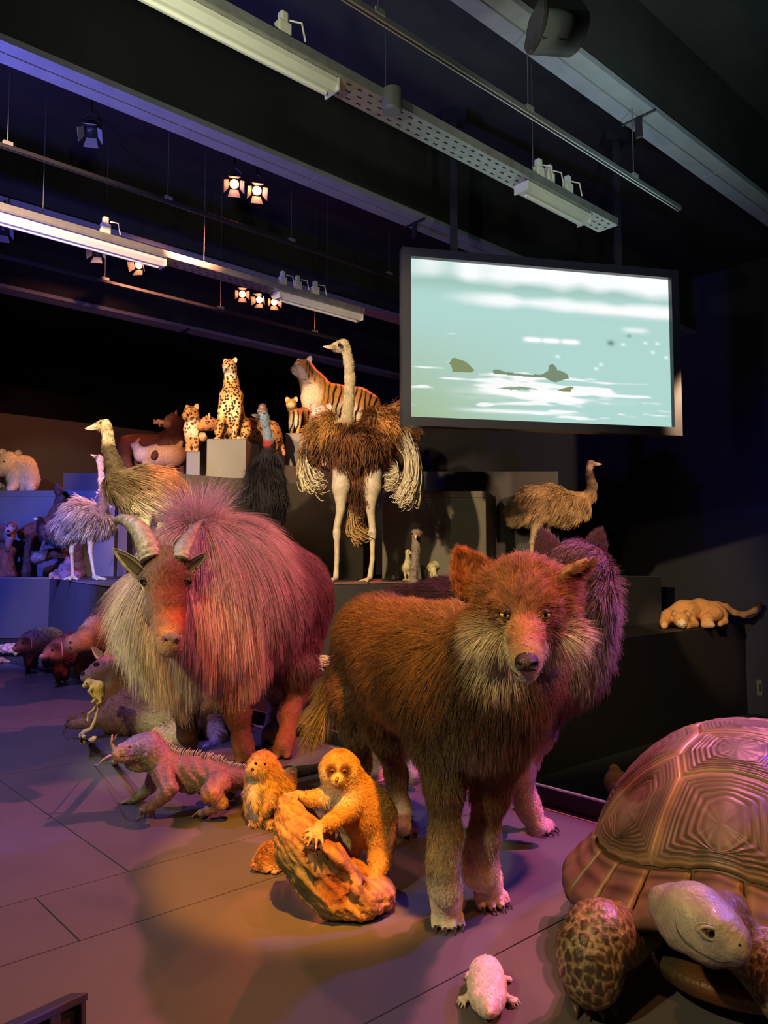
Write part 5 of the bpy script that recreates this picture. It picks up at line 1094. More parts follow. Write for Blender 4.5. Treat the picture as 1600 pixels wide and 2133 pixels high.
def tortoise():
    cx, cy = 1.00, 2.12; F = U(-0.56, -0.83, 0); L_ = np.array((-F[1], F[0], 0)); L_ = -L_   # L_ = viewer-left side
    root = thing('giant_tortoise', 'giant tortoise with ridged domed shell and scaly front leg at the right edge', 'tortoise', (cx, cy, 0))
    a_, b__, H = 0.50, 0.405, 0.40
    def dome(p, q, lift=0.0):
        """p forward -1..1, q sideways -1..1 inside unit disc -> shell surface"""
        r = math.hypot(p, q); r = min(r, 1.0)
        zz = (1-r**2.3)**0.60; rim = 0.155+0.085*max(p, 0)**3*(1-abs(q))+0.02*p
        bulge = 1.0
        s_ = 1+0.03*r**6
        c = np.array((cx, cy, 0))+F*p*a_*s_+L_*q*b__*s_+Z_*(rim+zz*H*(1-0.06*p))
        if lift:
            e = 0.02
            n = U(*(F*p/a_*0.9*(0.25+r)+L_*q/b__*0.9*(0.25+r)+Z_*(0.35+2.0*zz)))
            c = c+n*lift
        return c
    seeds = [(0.80, 0), (0.40, 0), (0.0, 0), (-0.40, 0), (-0.80, 0)]
    for p in (0.60, 0.19, -0.22, -0.62): seeds += [(p*1.05, 0.62), (p*1.05, -0.62)]
    def clip(poly, a, b):
        m = ((a[0]+b[0])/2, (a[1]+b[1])/2); d = (b[0]-a[0], b[1]-a[1]); out = []
        f = lambda x: (x[0]-m[0])*d[0]+(x[1]-m[1])*d[1]
        for i in range(len(poly)):
            p, q = poly[i], poly[(i+1) % len(poly)]; fp, fq = f(p), f(q)
            if fp <= 0: out.append(p)
            if fp*fq < 0: t = fp/(fp-fq); out.append((p[0]+(q[0]-p[0])*t, p[1]+(q[1]-p[1])*t))
        return out
    Rin = 0.962
    MS = bpy.data.materials.new('shell_scute'); MS.use_nodes = True; nt = MS.node_tree; bs_ = nt.nodes['Principled BSDF']
    at = nt.nodes.new('ShaderNodeAttribute'); at.attribute_name = 'Col'; nz = nt.nodes.new('ShaderNodeTexNoise'); nz.inputs['Scale'].default_value = 9; nz.inputs['Detail'].default_value = 8
    mr = nt.nodes.new('ShaderNodeMapRange'); mr.inputs[1].default_value = .3; mr.inputs[2].default_value = .7; mr.inputs[3].default_value = .6; mr.inputs[4].default_value = 1.35
    sc_ = nt.nodes.new('ShaderNodeVectorMath'); sc_.operation = 'SCALE'; tc = nt.nodes.new('ShaderNodeTexCoord')
    nt.links.new(tc.outputs['Object'], nz.inputs[0]); nt.links.new(nz.outputs[0], mr.inputs[0]); nt.links.new(at.outputs[0], sc_.inputs[0]); nt.links.new(mr.outputs[0], sc_.inputs['Scale']); nt.links.new(sc_.outputs[0], bs_.inputs['Base Color'])
    bs_.inputs['Roughness'].default_value = 0.42; bs_.inputs['Specular IOR Level'].default_value = 0.5
    def patch(name, poly, rings=44, seg=11, phase=0.0, K=9.0):
        c = (sum(p[0] for p in poly)/len(poly), sum(p[1] for p in poly)/len(poly)); bd = []
        for i in range(len(poly)):
            p, q = poly[i], poly[(i+1) % len(poly)]
            for k in range(seg): bd.append((p[0]+(q[0]-p[0])*k/seg, p[1]+(q[1]-p[1])*k/seg))
        i_ = len(poly); n = len(bd); rm = sum(math.hypot(x-c[0], y-c[1]) for x, y in bd)/n; v = [dome(c[0], c[1], 0.012)]; col = [(0.17, 0.13, 0.10)]; f = []
        for r in range(1, rings+1):
            t = r/rings; ring = (0.0016*math.sin(t**1.5*K*6.283+phase)+0.0007*math.sin(t**1.5*K*17+phase))*min(1, max(0, (t-.3)/.2))
            base = 0.012-0.002*t
            if t > 0.965: base -= 0.010*(t-0.965)/0.035
            for (x, y) in bd:
                dx, dy = x-c[0], y-c[1]; ln_ = math.hypot(dx, dy); w_ = min(1, max(0, (t-0.15)/0.5)); fx = dx*w_+dx/ln_*rm*(1-w_); fy = dy*w_+dy/ln_*rm*(1-w_)
                ww = 1+0.35*math.sin(9*math.atan2(dy, dx)+i_*2)*0.5; v.append(dome(c[0]+fx*t, c[1]+fy*t, base+ring*ww+0.0008*math.sin(31*x+43*y+t*9)*min(1, t*3)))
                sh_ = (0.5+0.5*math.sin(t**1.5*K*6.283+phase+.8))**2
                edge = max(0, (t-0.85)/0.15); cc = np.array((0.125, 0.085, 0.062))*(0.6+0.75*sh_)*(1-edge)+np.array((0.28, 0.18, 0.085))*edge
                cc = cc*min(1, max(0, (t-.2)/.2))+np.array((0.135, 0.10, 0.078))*(1-min(1, max(0, (t-.2)/.2)))
                col.append(cc)
        for k in range(n): f.append((0, 1+k, 1+(k+1) % n))
        for r in range(rings-1):
            for k in range(n):
                a = 1+r*n+k; b = 1+r*n+(k+1) % n; f.append((a, a+n, b+n, b))
        o = mesh(name, v, f, root, MS); ca = o.data.color_attributes.new('Col', 'FLOAT_COLOR', 'POINT')
        ca.data.foreach_set('color', np.hstack([np.array(col), np.ones((len(col), 1))]).astype(np.float32).ravel()); return o
    circ = [(Rin*math.cos(2*math.pi*i/40), Rin*math.sin(2*math.pi*i/40)) for i in range(40)]
    for i, s_ in enumerate(seeds):
        poly = circ
        for j, t in enumerate(seeds):
            if j != i: poly = clip(poly, s_, t)
        # merge short boundary edges so that the rings follow the outline
        patch('scute', poly, seg=max(2, int(72/len(poly))), phase=i*1.3, K=9+i % 3)
    nm = 24
    for i in range(nm):
        t0, t1 = 2*math.pi*(i-0.47)/nm, 2*math.pi*(i+0.47)/nm
        v = []; f = []; col = []; A, Bn = 9, 8
        for r in range(Bn+1):
            rr = Rin+0.004+(1.0-Rin)*r/Bn
            for k in range(A+1):
                th = t0+(t1-t0)*k/A; p, q = rr*math.cos(th), rr*math.sin(th)
                fl_ = (r/Bn)**2; e = 0.012-0.006*(abs(2*k/A-1)**8)-0.006*(abs(2*r/Bn-1)**8)+0.0016*math.sin(r*3.0)
                c = dome(p*0.999, q*0.999, e); out = U(*(F*math.cos(th)*a_+L_*math.sin(th)*b__))
                flare = 0.075 if math.cos(th) > 0.2 else 0.045
                c = c+out*flare*fl_-Z_*0.025*fl_+Z_*0.012*math.sin(k/A*math.pi)*fl_
                v.append(c); col.append(np.array((0.17, 0.10, 0.075))*(0.75+0.35*math.sin(r*2.2))+np.array((0.10, 0.05, 0.0))*(abs(2*k/A-1)**4))
        m_ = len(v); th_ = 0.016
        v += [x-Z_*th_-0.1*th_*F for x in v]
        for r in range(Bn):
            for k in range(A):
                a = r*(A+1)+k; b = a+1; c = b+A+1; d = a+A+1; f += [(a, d, c, b), (m_+a, m_+b, m_+c, m_+d)]
        for k in range(A): a = Bn*(A+1)+k; f.append((a, m_+a, m_+a+1, a+1)); a = k; f.append((a, a+1, m_+a+1, m_+a))
        for r in range(Bn):
            for k in (0, A): a = r*(A+1)+k; b = a+A+1; f.append((a, b, m_+b, m_+a) if k else (a, m_+a, m_+b, b))
        o = mesh('marginal_scute', v, f, root, MS); ca = o.data.color_attributes.new('Col', 'FLOAT_COLOR', 'POINT')
        cc = np.array(col+col)*np.vstack([np.ones((m_, 1)), np.full((m_, 1), 0.35)]); ca.data.foreach_set('color', np.hstack([cc, np.ones((len(cc), 1))]).astype(np.float32).ravel())
    # bone shell beneath the scutes
    v = []; f = []; n = 48
    for r in range(13):
        for k in range(n): th = 2*math.pi*k/n; v.append(dome(r/12*.985*math.cos(th), r/12*.985*math.sin(th), 0.001))
    for r in range(12):
        for k in range(n): a = r*n+k; b = r*n+(k+1) % n; f.append((a, a+n, b+n, b))
    mesh('shell', v, f, root, mat('shell_seam', (0.10, 0.065, 0.035), 0.5))
    # soft body: one surface
    b = Body(); O = np.array((cx, cy, 0)); L = lambda p, q, z: O+F*p+L_*q+Z_*z
    b.el(L(0, 0, 0.20), (0.43, 0.33, 0.13), 0.03, rot=[F, L_, Z_])
    hc_ = P(1448, 1925, 1.50)
    b.ch([(L(0.30, 0.0, 0.21), 0.12), (L(0.42, -0.02, 0.21), 0.085), (P(1480, 1935, 1.62), 0.070)], 0.04)
    # head
    h1, h2, h3 = P(1420, 1900, 1.52), P(1470, 1925, 1.47), P(1528, 1965, 1.43)
    b.ch([(P(1405, 1895, 1.56), 0.050), (P(1450, 1912, 1.50), 0.058), (P(1500, 1948, 1.455), 0.046), (h3, 0.029)], 0.02)
    b.ch([(P(1425, 1925, 1.52), 0.050), (P(1480, 1962, 1.46), 0.036), (P(1525, 1980, 1.43), 0.022)], 0.012)
    b.ch([(P(1490, 1928, 1.435), 0.018)], 0.02)
    b.cut([(P(1480, 1941, 1.402), 0.006)], 0.01)
    # viewer-left front leg: thick column with bulging forearm, elbow up
    le = P(1245, 1950, 1.74); lf = G(1232, 2092)
    b.ch([(L(0.24, 0.15, 0.165), 0.085), (P(1285, 1950, 1.80), 0.060), (P(1250, 1950, 1.76), 0.070), (P(1228, 1985, 1.74), 0.066), (P(1230, 2030, 1.73), 0.058), (np.array((lf[0]+.005, lf[1]+.03, 0.055)), 0.054)], 0.03)
    b.ch([(L(0.28, -0.20, 0.20), 0.10), (P(1620, 2010, 1.62), 0.070), (P(1660, 2070, 1.54), 0.064), (G(1700, 2170)+Z_*0.06, 0.058)], 0.04)
    for q in (0.24, -0.24): b.ch([(L(-0.30, q, 0.22), 0.10), (L(-0.36, q*1.1, 0.10), 0.08), (L(-0.37, q*1.1, 0.06), 0.07)], 0.03)
    V, Q = b.surf(0.0055); V = smoothmesh(V, Q, 2); N = vnormals(V, Q); V[:, 2] = np.maximum(V[:, 2], 0.001)
    wl = np.exp(-((V-P(1230, 2000, 1.71))**2).sum(1)/0.14**2)+np.exp(-((V-P(1640, 2080, 1.46))**2).sum(1)/0.14**2)
    Xn = V.copy(); Xn[:, 2] *= 0.8
    d1, d2, rid = cells(Xn, 0.021, 9); e = np.clip((d2-d1)/0.20, 0, 1); wl = np.clip(wl*1.6, 0, 1)
    hd = np.exp(-((V-P(1460, 1930, 1.48))**2).sum(1)/0.09**2)
    s1, s2, sr = cells(V, 0.010, 4)
    wr = wnoise(V, 31, 55)
    V = V+N*(wl*(e-0.6)*0.0042+(1-wl)*(1-hd)*0.0045*wr*1.0+0.0006*hd*wnoise(V, 5, 140))[:, None]
    c0 = colf([(tuple((1460, 1930, 1.48)), .09, (0.44, 0.42, 0.36)), (L(.35, .0, .15), .12, (0.17, 0.15, 0.08)), ((1243, 1950, 1.72), .08, (0.30, 0.21, 0.08))], (0.15, 0.13, 0.075))(V)
    leg = (np.array((0.085, 0.062, 0.035))[None]*(0.7+0.6*rid)[:, None])*e[:, None]+np.array((0.42, 0.33, 0.20))[None]*(1-e)[:, None]
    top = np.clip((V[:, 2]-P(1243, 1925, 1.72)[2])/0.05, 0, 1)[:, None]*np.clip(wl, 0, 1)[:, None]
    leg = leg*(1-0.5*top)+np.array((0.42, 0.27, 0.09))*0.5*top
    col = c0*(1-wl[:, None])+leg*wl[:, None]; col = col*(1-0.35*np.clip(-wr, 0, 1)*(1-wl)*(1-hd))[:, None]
    m_ = mat('tortoise_skin', (0.2, 0.2, 0.1), 0.42, attr=True, var=0.18, vs=20, bump=0.3, bs=120, coat=0.08)
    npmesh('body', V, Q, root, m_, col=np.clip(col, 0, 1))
    # eye, lids, beak line
    ec = surfpt(V, 1478, 1941, -0.004); eye(root, ec, 0.0115, (0.05, -1, 0.1), (0.05, 0.035, 0.02), 0.5, 1.25, (0.10, 0.09, 0.06))
    LD = mat('tortoise_lid', (0.30, 0.28, 0.21), 0.45)
    for rr, zz, tk in ((0.0150, 0.0, 0.0034), (0.0215, 0.003, 0.0014)):
        pts = [ec+np.array((math.cos(t)*rr*1.2, -0.0075+zz+0.004*abs(math.cos(t)), math.sin(t)*rr*0.68-0.45*math.cos(t)*rr*0.75)) for t in np.linspace(0, 2*math.pi, 25)]
        BM().tube(pts, tk, 8, cap=False).build('eyelid', LD, root, True)
    line_on(root, V, [(1406, 1915), (1412, 1940), (1428, 1962), (1450, 1978), (1475, 1993), (1500, 2003), (1522, 2002), (1540, 1995)], 0.0022, mat('beak_line', (0.05, 0.04, 0.025), 0.5))
    ns = surfpt(V, 1541, 1968); BM().tube([ns, ns-(0, .002, 0)], [0.0028, 0.002], 8).build('nostril', BLACKN, root, True)
    # plastron
    pb = Body(); pb.el(L(0.12, 0.0, 0.075), (0.36, 0.26, 0.035), 0.03, rot=[F, L_, Z_]); pb.el(L(0.42, 0.0, 0.085), (0.10, 0.15, 0.032), 0.05, rot=[F, L_, Z_])
    PV, PQ = pb.surf(0.010); pc = colf([(L(.47, .0, .09), .06, (0.22, 0.09, 0.035))], (0.10, 0.08, 0.045)); npmesh('plastron', PV, PQ, root, m_, col=pc(PV))
    claws(root, [(lf+np.array((dx, -0.045+abs(dx)*.3, 0.022)), (dx*3, -1, -.2)) for dx in (-.045, -.02, .008, .035)], mat('tortoise_claw', (0.09, 0.055, 0.035), 0.4), 0.012, 0.032)
tortoise()

# ================================================================== LEFT FLOOR GROUP
def kangaroo():
    root = thing('kangaroo', 'reddish kangaroo lying on its side behind the iguana, head raised', 'kangaroo', G(290, 1530))
    y = 4.60
    b = Body()
    b.ch([(222, 1390, y, 24), (205, 1398, y-.05, 19), (185, 1407, y-.10, 12), (176, 1411, y-.12, 9)], 0.02)
    b.ch([(228, 1398, y+.02, 22), (240, 1430, y+.05, 24), (246, 1465, y+.05, 40), (290, 1478, y+.08, 46), (345, 1485, y+.12, 50), (400, 1480, y+.12, 50), (425, 1470, y+.12, 34)], 0.06)
    b.ch([(240, 1490, y-.05, 34), (330, 1500, y-.02, 36)], 0.05)
    b.ch([(225, 1490, y-.08, 17), (190, 1503, y-.12, 13), (150, 1508, y-.16, 9)], 0.02); b.ch([(235, 1480, y+.12, 15), (190, 1490, y+.12, 9), (150, 1497, y+.10, 7)], 0.02)
    hand(b, P(150, 1508, y-.16), (-1, -.1, -.05), 0.045, thumb=False, normal=(0, -.2, 1)); hand(b, P(150, 1497, y+.1), (-1, -.1, -.05), 0.04, thumb=False, normal=(0, -.2, 1))
    b.ch([(398, 1480, y-.02, 44), (375, 1510, y-.14, 22), (340, 1530, y-.2, 13), (305, 1540, y-.25, 8)], 0.03)
    b.ch([(400, 1500, y-.12, 26), (370, 1535, y-.28, 18), (330, 1538, y-.32, 13)], 0.03)
    b.ch([(415, 1470, y+.1, 40), (440, 1510, y-.05, 22), (455, 1535, y-.2, 14), (447, 1552, y-.28, 9), (430, 1556, y-.34, 7)], 0.03)
    hand(b, P(432, 1557, y-.33), G(412, 1566)-P(432, 1557, y-.33), 0.05, thumb=False, normal=(0, 0, 1))
    cf = colf([((200, 1385, y-.05), .09, (0.42, 0.23, 0.19)), ((185, 1412, y-.1), .04, (0.5, 0.42, 0.4)), ((215, 1415, y-.05), .05, (0.55, 0.48, 0.45)), ((245, 1440, y), .1, (0.42, 0.22, 0.14)), ((330, 1450, y), .12, (0.34, 0.20, 0.08)), ((250, 1480, y-.1), .12, (0.38, 0.22, 0.15)), ((320, 1515, y-.1), .10, (0.52, 0.46, 0.28)),
              ((430, 1480, y), .1, (0.55, 0.34, 0.13)), ((450, 1530, y-.2), .08, (0.72, 0.6, 0.42)), ((430, 1556, y-.3), .05, (0.7, 0.65, 0.8)), ((170, 1508, y-.15), .08, (0.45, 0.28, 0.2)), ((140, 1510, y-.15), .05, (0.22, 0.13, 0.12)), ((350, 1530, y-.3), .08, (0.6, 0.48, 0.3)), ((172, 1405, y-.14), .014, (0.12, 0.07, 0.07))], (0.32, 0.18, 0.10))
    V, Q, o = animal(root, b, 0.010, cf)
    hair('fur', root, HAIR, V, Q, 16000, lenf([((200, 1395, y-.05), .1, .008)], .022), lambda X: gfield(X, [((200, 1395, y), .12, np.array((1, .3, .1)))], (0.8, .1, -.6)), cf, radius=0.0011, seg=3, lift=0.3, droop=0.1, jit=0.2, seed=31, clump=0.015, cvar=0.25)
    eye_on(root, V, 201, 1385, 0.018, (-.3, -1, .1), (0.03, .015, .01), 0.7, 1.25)
    em = mat('roo_ear', (0.50, 0.36, 0.26), 0.7)
    ear('ear', root, P(212, 1372, y-.01), P(190, 1346, y-.02), (.6, 0, .8), .055, (-.8, -1, 0), em, cup=.5, thick=.004, pointy=1.8); ear('ear', root, P(225, 1374, y+.02), P(231, 1345, y+.02), (1, 0, .1), .075, (-.2, -1, 0), em, cup=.5, thick=.004, pointy=1.8)
    nb = Body(); nb.ch([(surfpt(V, 173, 1403), .013)], 0.004); v, q = nb.surf(0.003); npmesh('nose', v, q, root, BLACKN)
kangaroo()
def opossum():
    y = 4.10; vn = thing('curled_vine', 'thin tan vine curling up from the floor beside the kangaroo chest', 'vine', G(185, 1545))
    m_ = mat('vine_tan', (0.50, 0.35, 0.20), 0.65, bump=0.5, bs=60)
    BM().tube([P(202, 1455, y), P(203, 1480, y), P(198, 1500, y-.02), P(190, 1518, y-.03), P(176, 1524, y-.03), P(169, 1532, y-.05), P(172, 1545, y-.12), G(186, 1548)+Z_*.012, P(196, 1540, y-.22), P(197, 1534, y-.22)], [.006, .007, .008, .010, .013, .015, .015, .016, .015, .011], 10).build('stem', m_, vn, True)
    BM().tube([P(172, 1530, y-.04), P(174, 1535, y-.14), P(177, 1533, y-.16)], [.010, .010, .006], 8).build('bud', m_, vn, True)
    root = thing('mouse_opossum', 'tiny yellowish opossum clinging to the curled vine in front of the kangaroo', 'opossum', P(198, 1455, y))
    b = Body()
    b.ch([(183, 1424, y-.02, 9), (176, 1428, y-.04, 5)], 0.006); b.ch([(192, 1424, y, 9), (204, 1432, y, 13), (206, 1448, y, 11), (203, 1456, y, 7)], 0.012)
    b.ch([(192, 1432, y-.03, 4), (186, 1440, y-.04, 3.5), (196, 1452, y-.03, 3)], .004); b.ch([(200, 1455, y-.02, 4), (193, 1462, y-.03, 3), (203, 1466, y-.01, 2.5)], .004); b.ch([(208, 1455, y-.02, 4), (210, 1462, y-.02, 3), (204, 1467, y-.01, 2.5)], .004)
    b.ch([(204, 1462, y+.01, 3), (195, 1478, y-.02, 2.6), (184, 1487, y-.03, 2.2), (182, 1500, y-.03, 1.8), (184, 1505, y-.03, 1.2)], .003)
    animal(root, b, 0.0032, colf([((205, 1435, y), .03, (0.55, 0.40, 0.13)), ((185, 1430, y), .02, (0.72, 0.6, 0.32)), ((184, 1503, y), .03, (0.75, 0.7, 0.65))], (0.6, 0.46, 0.2)))
    ear('ear', root, P(188, 1418, y), P(180, 1413, y), (.3, 0, 1), .028, (-.5, -1, 0), mat('opossum_ear', (.6, .42, .25), .6), cup=.3, thick=.002, pointy=3)
    eye(root, P(180, 1424, y-.045), .004, (-.4, -1, 0), (.02, .01, .01), .6, 1.2)
opossum()
def boar():
    root = thing('bearded_boar', 'tan wild boar with a long snout pointing down-left behind the tahr mane', 'boar', G(280, 1440)); y = 5.6
    b = Body()
    b.ch([(150, 1342, y-.3, 15), (160, 1340, y-.28, 17), (190, 1318, y-.15, 22), (225, 1292, y, 30), (260, 1272, y+.10, 46), (330, 1275, y+.15, 58), (420, 1290, y+.3, 56)], 0.05)
    b.ch([(185, 1345, y-.2, 12), (225, 1330, y-.02, 26), (260, 1330, y+.1, 34)], 0.04)
    b.ch([(148, 1338, y-.31, 12), (146, 1350, y-.31, 10)], 0.01)
    for (u_, yy) in ((285, -.05), (310, .25), (400, .12), (430, .42)): b.ch([(u_, 1320, y+yy, 26), (u_, 1380, y+yy, 12), (G(u_, 1172+1600/(y+yy))+Z_*.03, .035)], .03)
    cf = colf([((148, 1345, y-.3), .05, (0.62, 0.42, 0.28)), ((175, 1335, y-.25), .06, (0.44, 0.33, 0.16)), ((200, 1335, y-.2), .05, (0.20, 0.14, 0.06)), ((205, 1312, y-.15), .06, (0.38, 0.28, 0.12)), ((224, 1306, y-.1), .035, (0.10, 0.07, 0.03)), ((235, 1330, y-.1), .08, (0.22, 0.16, 0.07)), ((185, 1303, y-.15), .05, (0.60, 0.54, 0.40))], (0.24, 0.19, 0.10))
    V, Q, o = animal(root, b, 0.013, cf)
    hair('bristles', root, HAIR, V, Q, 5000, lenf([((165, 1338, y-.3), .14, .010)], .04), lambda X: np.tile((1, .6, .1), (len(X), 1)), cf, radius=.0016, seg=3, lift=.25, droop=.1, jit=.2, seed=41, cvar=.4)
    eye_on(root, V, 222, 1305, .017, (-.6, -1, .1), (.04, .02, .01), .6, 1.2)
    for v_ in (1338, 1349): BM().tube([surfpt(V, 147, v_)+(0, .004, 0), surfpt(V, 147, v_)-(0, .003, 0)], [.012, .010], 10).build('nostril', mat('boar_nostril', (.12, .06, .05), .5), root, True)
    ear('ear', root, P(245, 1270, y+.05), P(262, 1235, y+.05), (1, .3, .2), .10, (-.5, -1, 0), mat('boar_ear', (.35, .27, .18), .7), cup=.4, thick=.006)
boar()
def peccary(label, sx, y, s, flip, colr, blue):
    """sx,v0: picture place of the chest; s: scale in px"""
    u0, v0 = sx; root = thing('collared_peccary', label, 'peccary', G(u0, v0)); b = Body(); p = lambda du, dv, dy, r: (u0+du*s, v0+dv*s, y+dy*.6, r*s)
    b.ch([p(-28, -62, -.30, 11), p(-18, -68, -.22, 15), p(0, -74, -.08, 24), p(22, -76, .10, 32), p(52, -76, .30, 33), p(75, -66, .5, 24)], .05)
    b.ch([p(-34, -58, -.36, 9)], .02)
    for du, dy in ((-4, -.03), (10, .09), (44, .17), (62, .3)):
        f = G(u0+du*s, 1172+1600/(y+dy)); b.ch([p(du, -48, dy, 15), p(du-1, -24, dy, 8), (f+Z_*.03, .024)], .03)
    V, Q, o = animal(root, b, .012, colf([(P(*p(-30, -60, -.33, 0)[:3]), .07, (0.42, 0.27, 0.18)), (P(*p(-12, -76, -.25, 0)[:3]), .035, (.08, .05, .03)), (P(*p(-20, -52, -.25, 0)[:3]), .05, (.5, .38, .26)), (P(*p(5, -92, .0, 0)[:3]), .1, blue)], colr))
    hair('bristles', root, HAIR, V, Q, 5000, lenf([(P(*p(-28, -62, -.3, 0)[:3]), .1, .006)], .022), lambda X: np.tile((1, .6, -.3), (len(X), 1)), colf([], colr), radius=.0016, seg=3, lift=.25, droop=.1, jit=.2, seed=42, cvar=.4)
    a = [surfpt(V, u0+du*s, v0+dv*s) for du, dv in ((2, -98), (4, -86), (5, -74), (5, -62), (3, -54))]
    BM().tube(a, [.002, .005, .006, .005, .002], 8).build('collar_stripe', mat('pale_collar', (.5, .42, .3), .8), root, True)
    eye_on(root, V, u0-17*s, v0-73*s, .012, (-.4, -1, .1), (.03, .015, .01), .6, 1.2)
    nb = Body(); nb.el(P(*p(-40, -58, -.40, 0)[:3]), (.022*s, .022*s, .026*s), .01); vv, qq = nb.surf(.006); npmesh('snout_disc', vv, qq, root, mat('snout', (.5, .33, .26), .5))
    em = mat('peccary_ear', (.4, .22, .16), .7)
    ear('ear', root, P(*p(-2, -88, -.12, 0)[:3]), P(*p(-4, -102, -.10, 0)[:3]), (1, 0, 0), .07*s, (-.3, -1, 0), em, cup=.4, thick=.005, pointy=3); ear('ear', root, P(*p(14, -92, .02, 0)[:3]), P(*p(16, -104, .04, 0)[:3]), (1, 0, 0), .07*s, (-.3, -1, 0), em, cup=.4, thick=.005, pointy=3)
    for du in (-4, 10, 44, 62): pass
    hoofshell(root, G(u0-4*s, 1172+1600/(y-.05)), (-.4, -1, 0), .026)
peccary('dark red-brown collared peccary with a pale throat stripe, left of the boar', (125, 1424), 6.35, .95, 1, (0.20, 0.08, 0.055), (0.34, 0.22, 0.2))
peccary('grey-backed collared peccary behind the red-brown one, nearer the small tortoise', (62, 1398), 7.05, .80, 1, (0.26, 0.2, 0.2), (0.42, 0.38, 0.5))
def small_tortoise(label, u0, v0, r, colr):
    c = G(u0, v0); root = thing('small_tortoise', label, 'tortoise', c); s = r*c[1]/FPX
    v = []; f = []; n = 24
    b = Body(); b.el(c+Z_*s*.45, (s*1.05, s*.9, s*.5), .02); V, Q = b.surf(.011); d1, d2, rid = cells(V, s*.5, 2); e = np.clip((d2-d1)/.25, 0, 1); V = V+vnormals(V, Q)*((e-.5)*.02)[:, None]; V[:, 2] = np.maximum(V[:, 2], .03)
    npmesh('shell', V, Q, root, SKIN, col=np.array(colr)[None]*(.4+.8*e)[:, None])
    b = Body(); b.ch([(c+np.array((s*.7, -s*.4, s*.35)), s*.22), (c+np.array((s*1.15, -s*.7, s*.42)), s*.20)], .02)
    for dx, dy in ((.75, -.6), (-.7, -.6), (.7, .5), (-.7, .5)): b.ch([(c+np.array((s*dx*.8, s*dy*.8, s*.3)), s*.2), (c+np.array((s*dx*1.15, s*dy*1.15, s*.1)), s*.13)], .02)
    animal(root, b, .010, colf([], (0.42, 0.28, 0.15)))
    eye(root, c+np.array((s*1.2, -s*.88, s*.48)), s*.05, (.3, -1, .1), (.02, .01, .01), .6, 1.2)
small_tortoise('small tortoise with pink-lit shell on the floor at the far left edge', 20, 1364, 24, (0.5, 0.3, 0.22))
# pale flat thing at the left edge and straw behind the wolf tail
q_ = thing('starfish', 'small flat orange creature lying at the left edge of the floor', 'animal', G(2, 1381))
b = Body(); 
for k in range(5): a = k*1.2566; b.ch([(G(2, 1381)+Z_*.02, .03), (G(2, 1381)+np.array((math.cos(a)*.09, math.sin(a)*.09, .012)), .010)], .02)
V, Q = b.surf(.008); npmesh('body', V, Q, q_, SKIN, col=np.tile((.7, .35, .15), (len(V), 1)))
st = thing('straw_nest', 'pale straw nest on the low ledge left of the wolf back', 'nest', P(668, 1396, 6.6))
rng = np.random.default_rng(4); n = 500; c_ = P(668, 1393, 6.6); c_[2] = .14
ang = rng.random(n)*6.28; rr = np.sqrt(rng.random(n)); st_ = c_+np.stack([np.cos(ang)*rr*.26, np.sin(ang)*rr*.2, rng.random(n)*.06-.02], 1)
d = rng.normal(size=(n, 3))*(1, 1, .18); d /= np.linalg.norm(d, axis=1, keepdims=True)
pts = st_[:, None]+d[:, None]*np.linspace(-.06, .06, 4)[None, :, None]; pts[:, 1:3, 2] += .01; pts[:, :, 2] = np.maximum(pts[:, :, 2], .112)
curves('straw', st, HAIR, pts, np.full((1, 4), .004), np.tile((.72, .48, .32), (n, 1)))
b = Body(); b.el(np.array((c_[0], c_[1], .12)), (.24, .18, .035), .01); V, Q = b.surf(.015); V[:, 2] = np.maximum(V[:, 2], .1105); npmesh('base', V, Q, st, SKIN, col=np.tile((.45, .3, .2), (len(V), 1)))
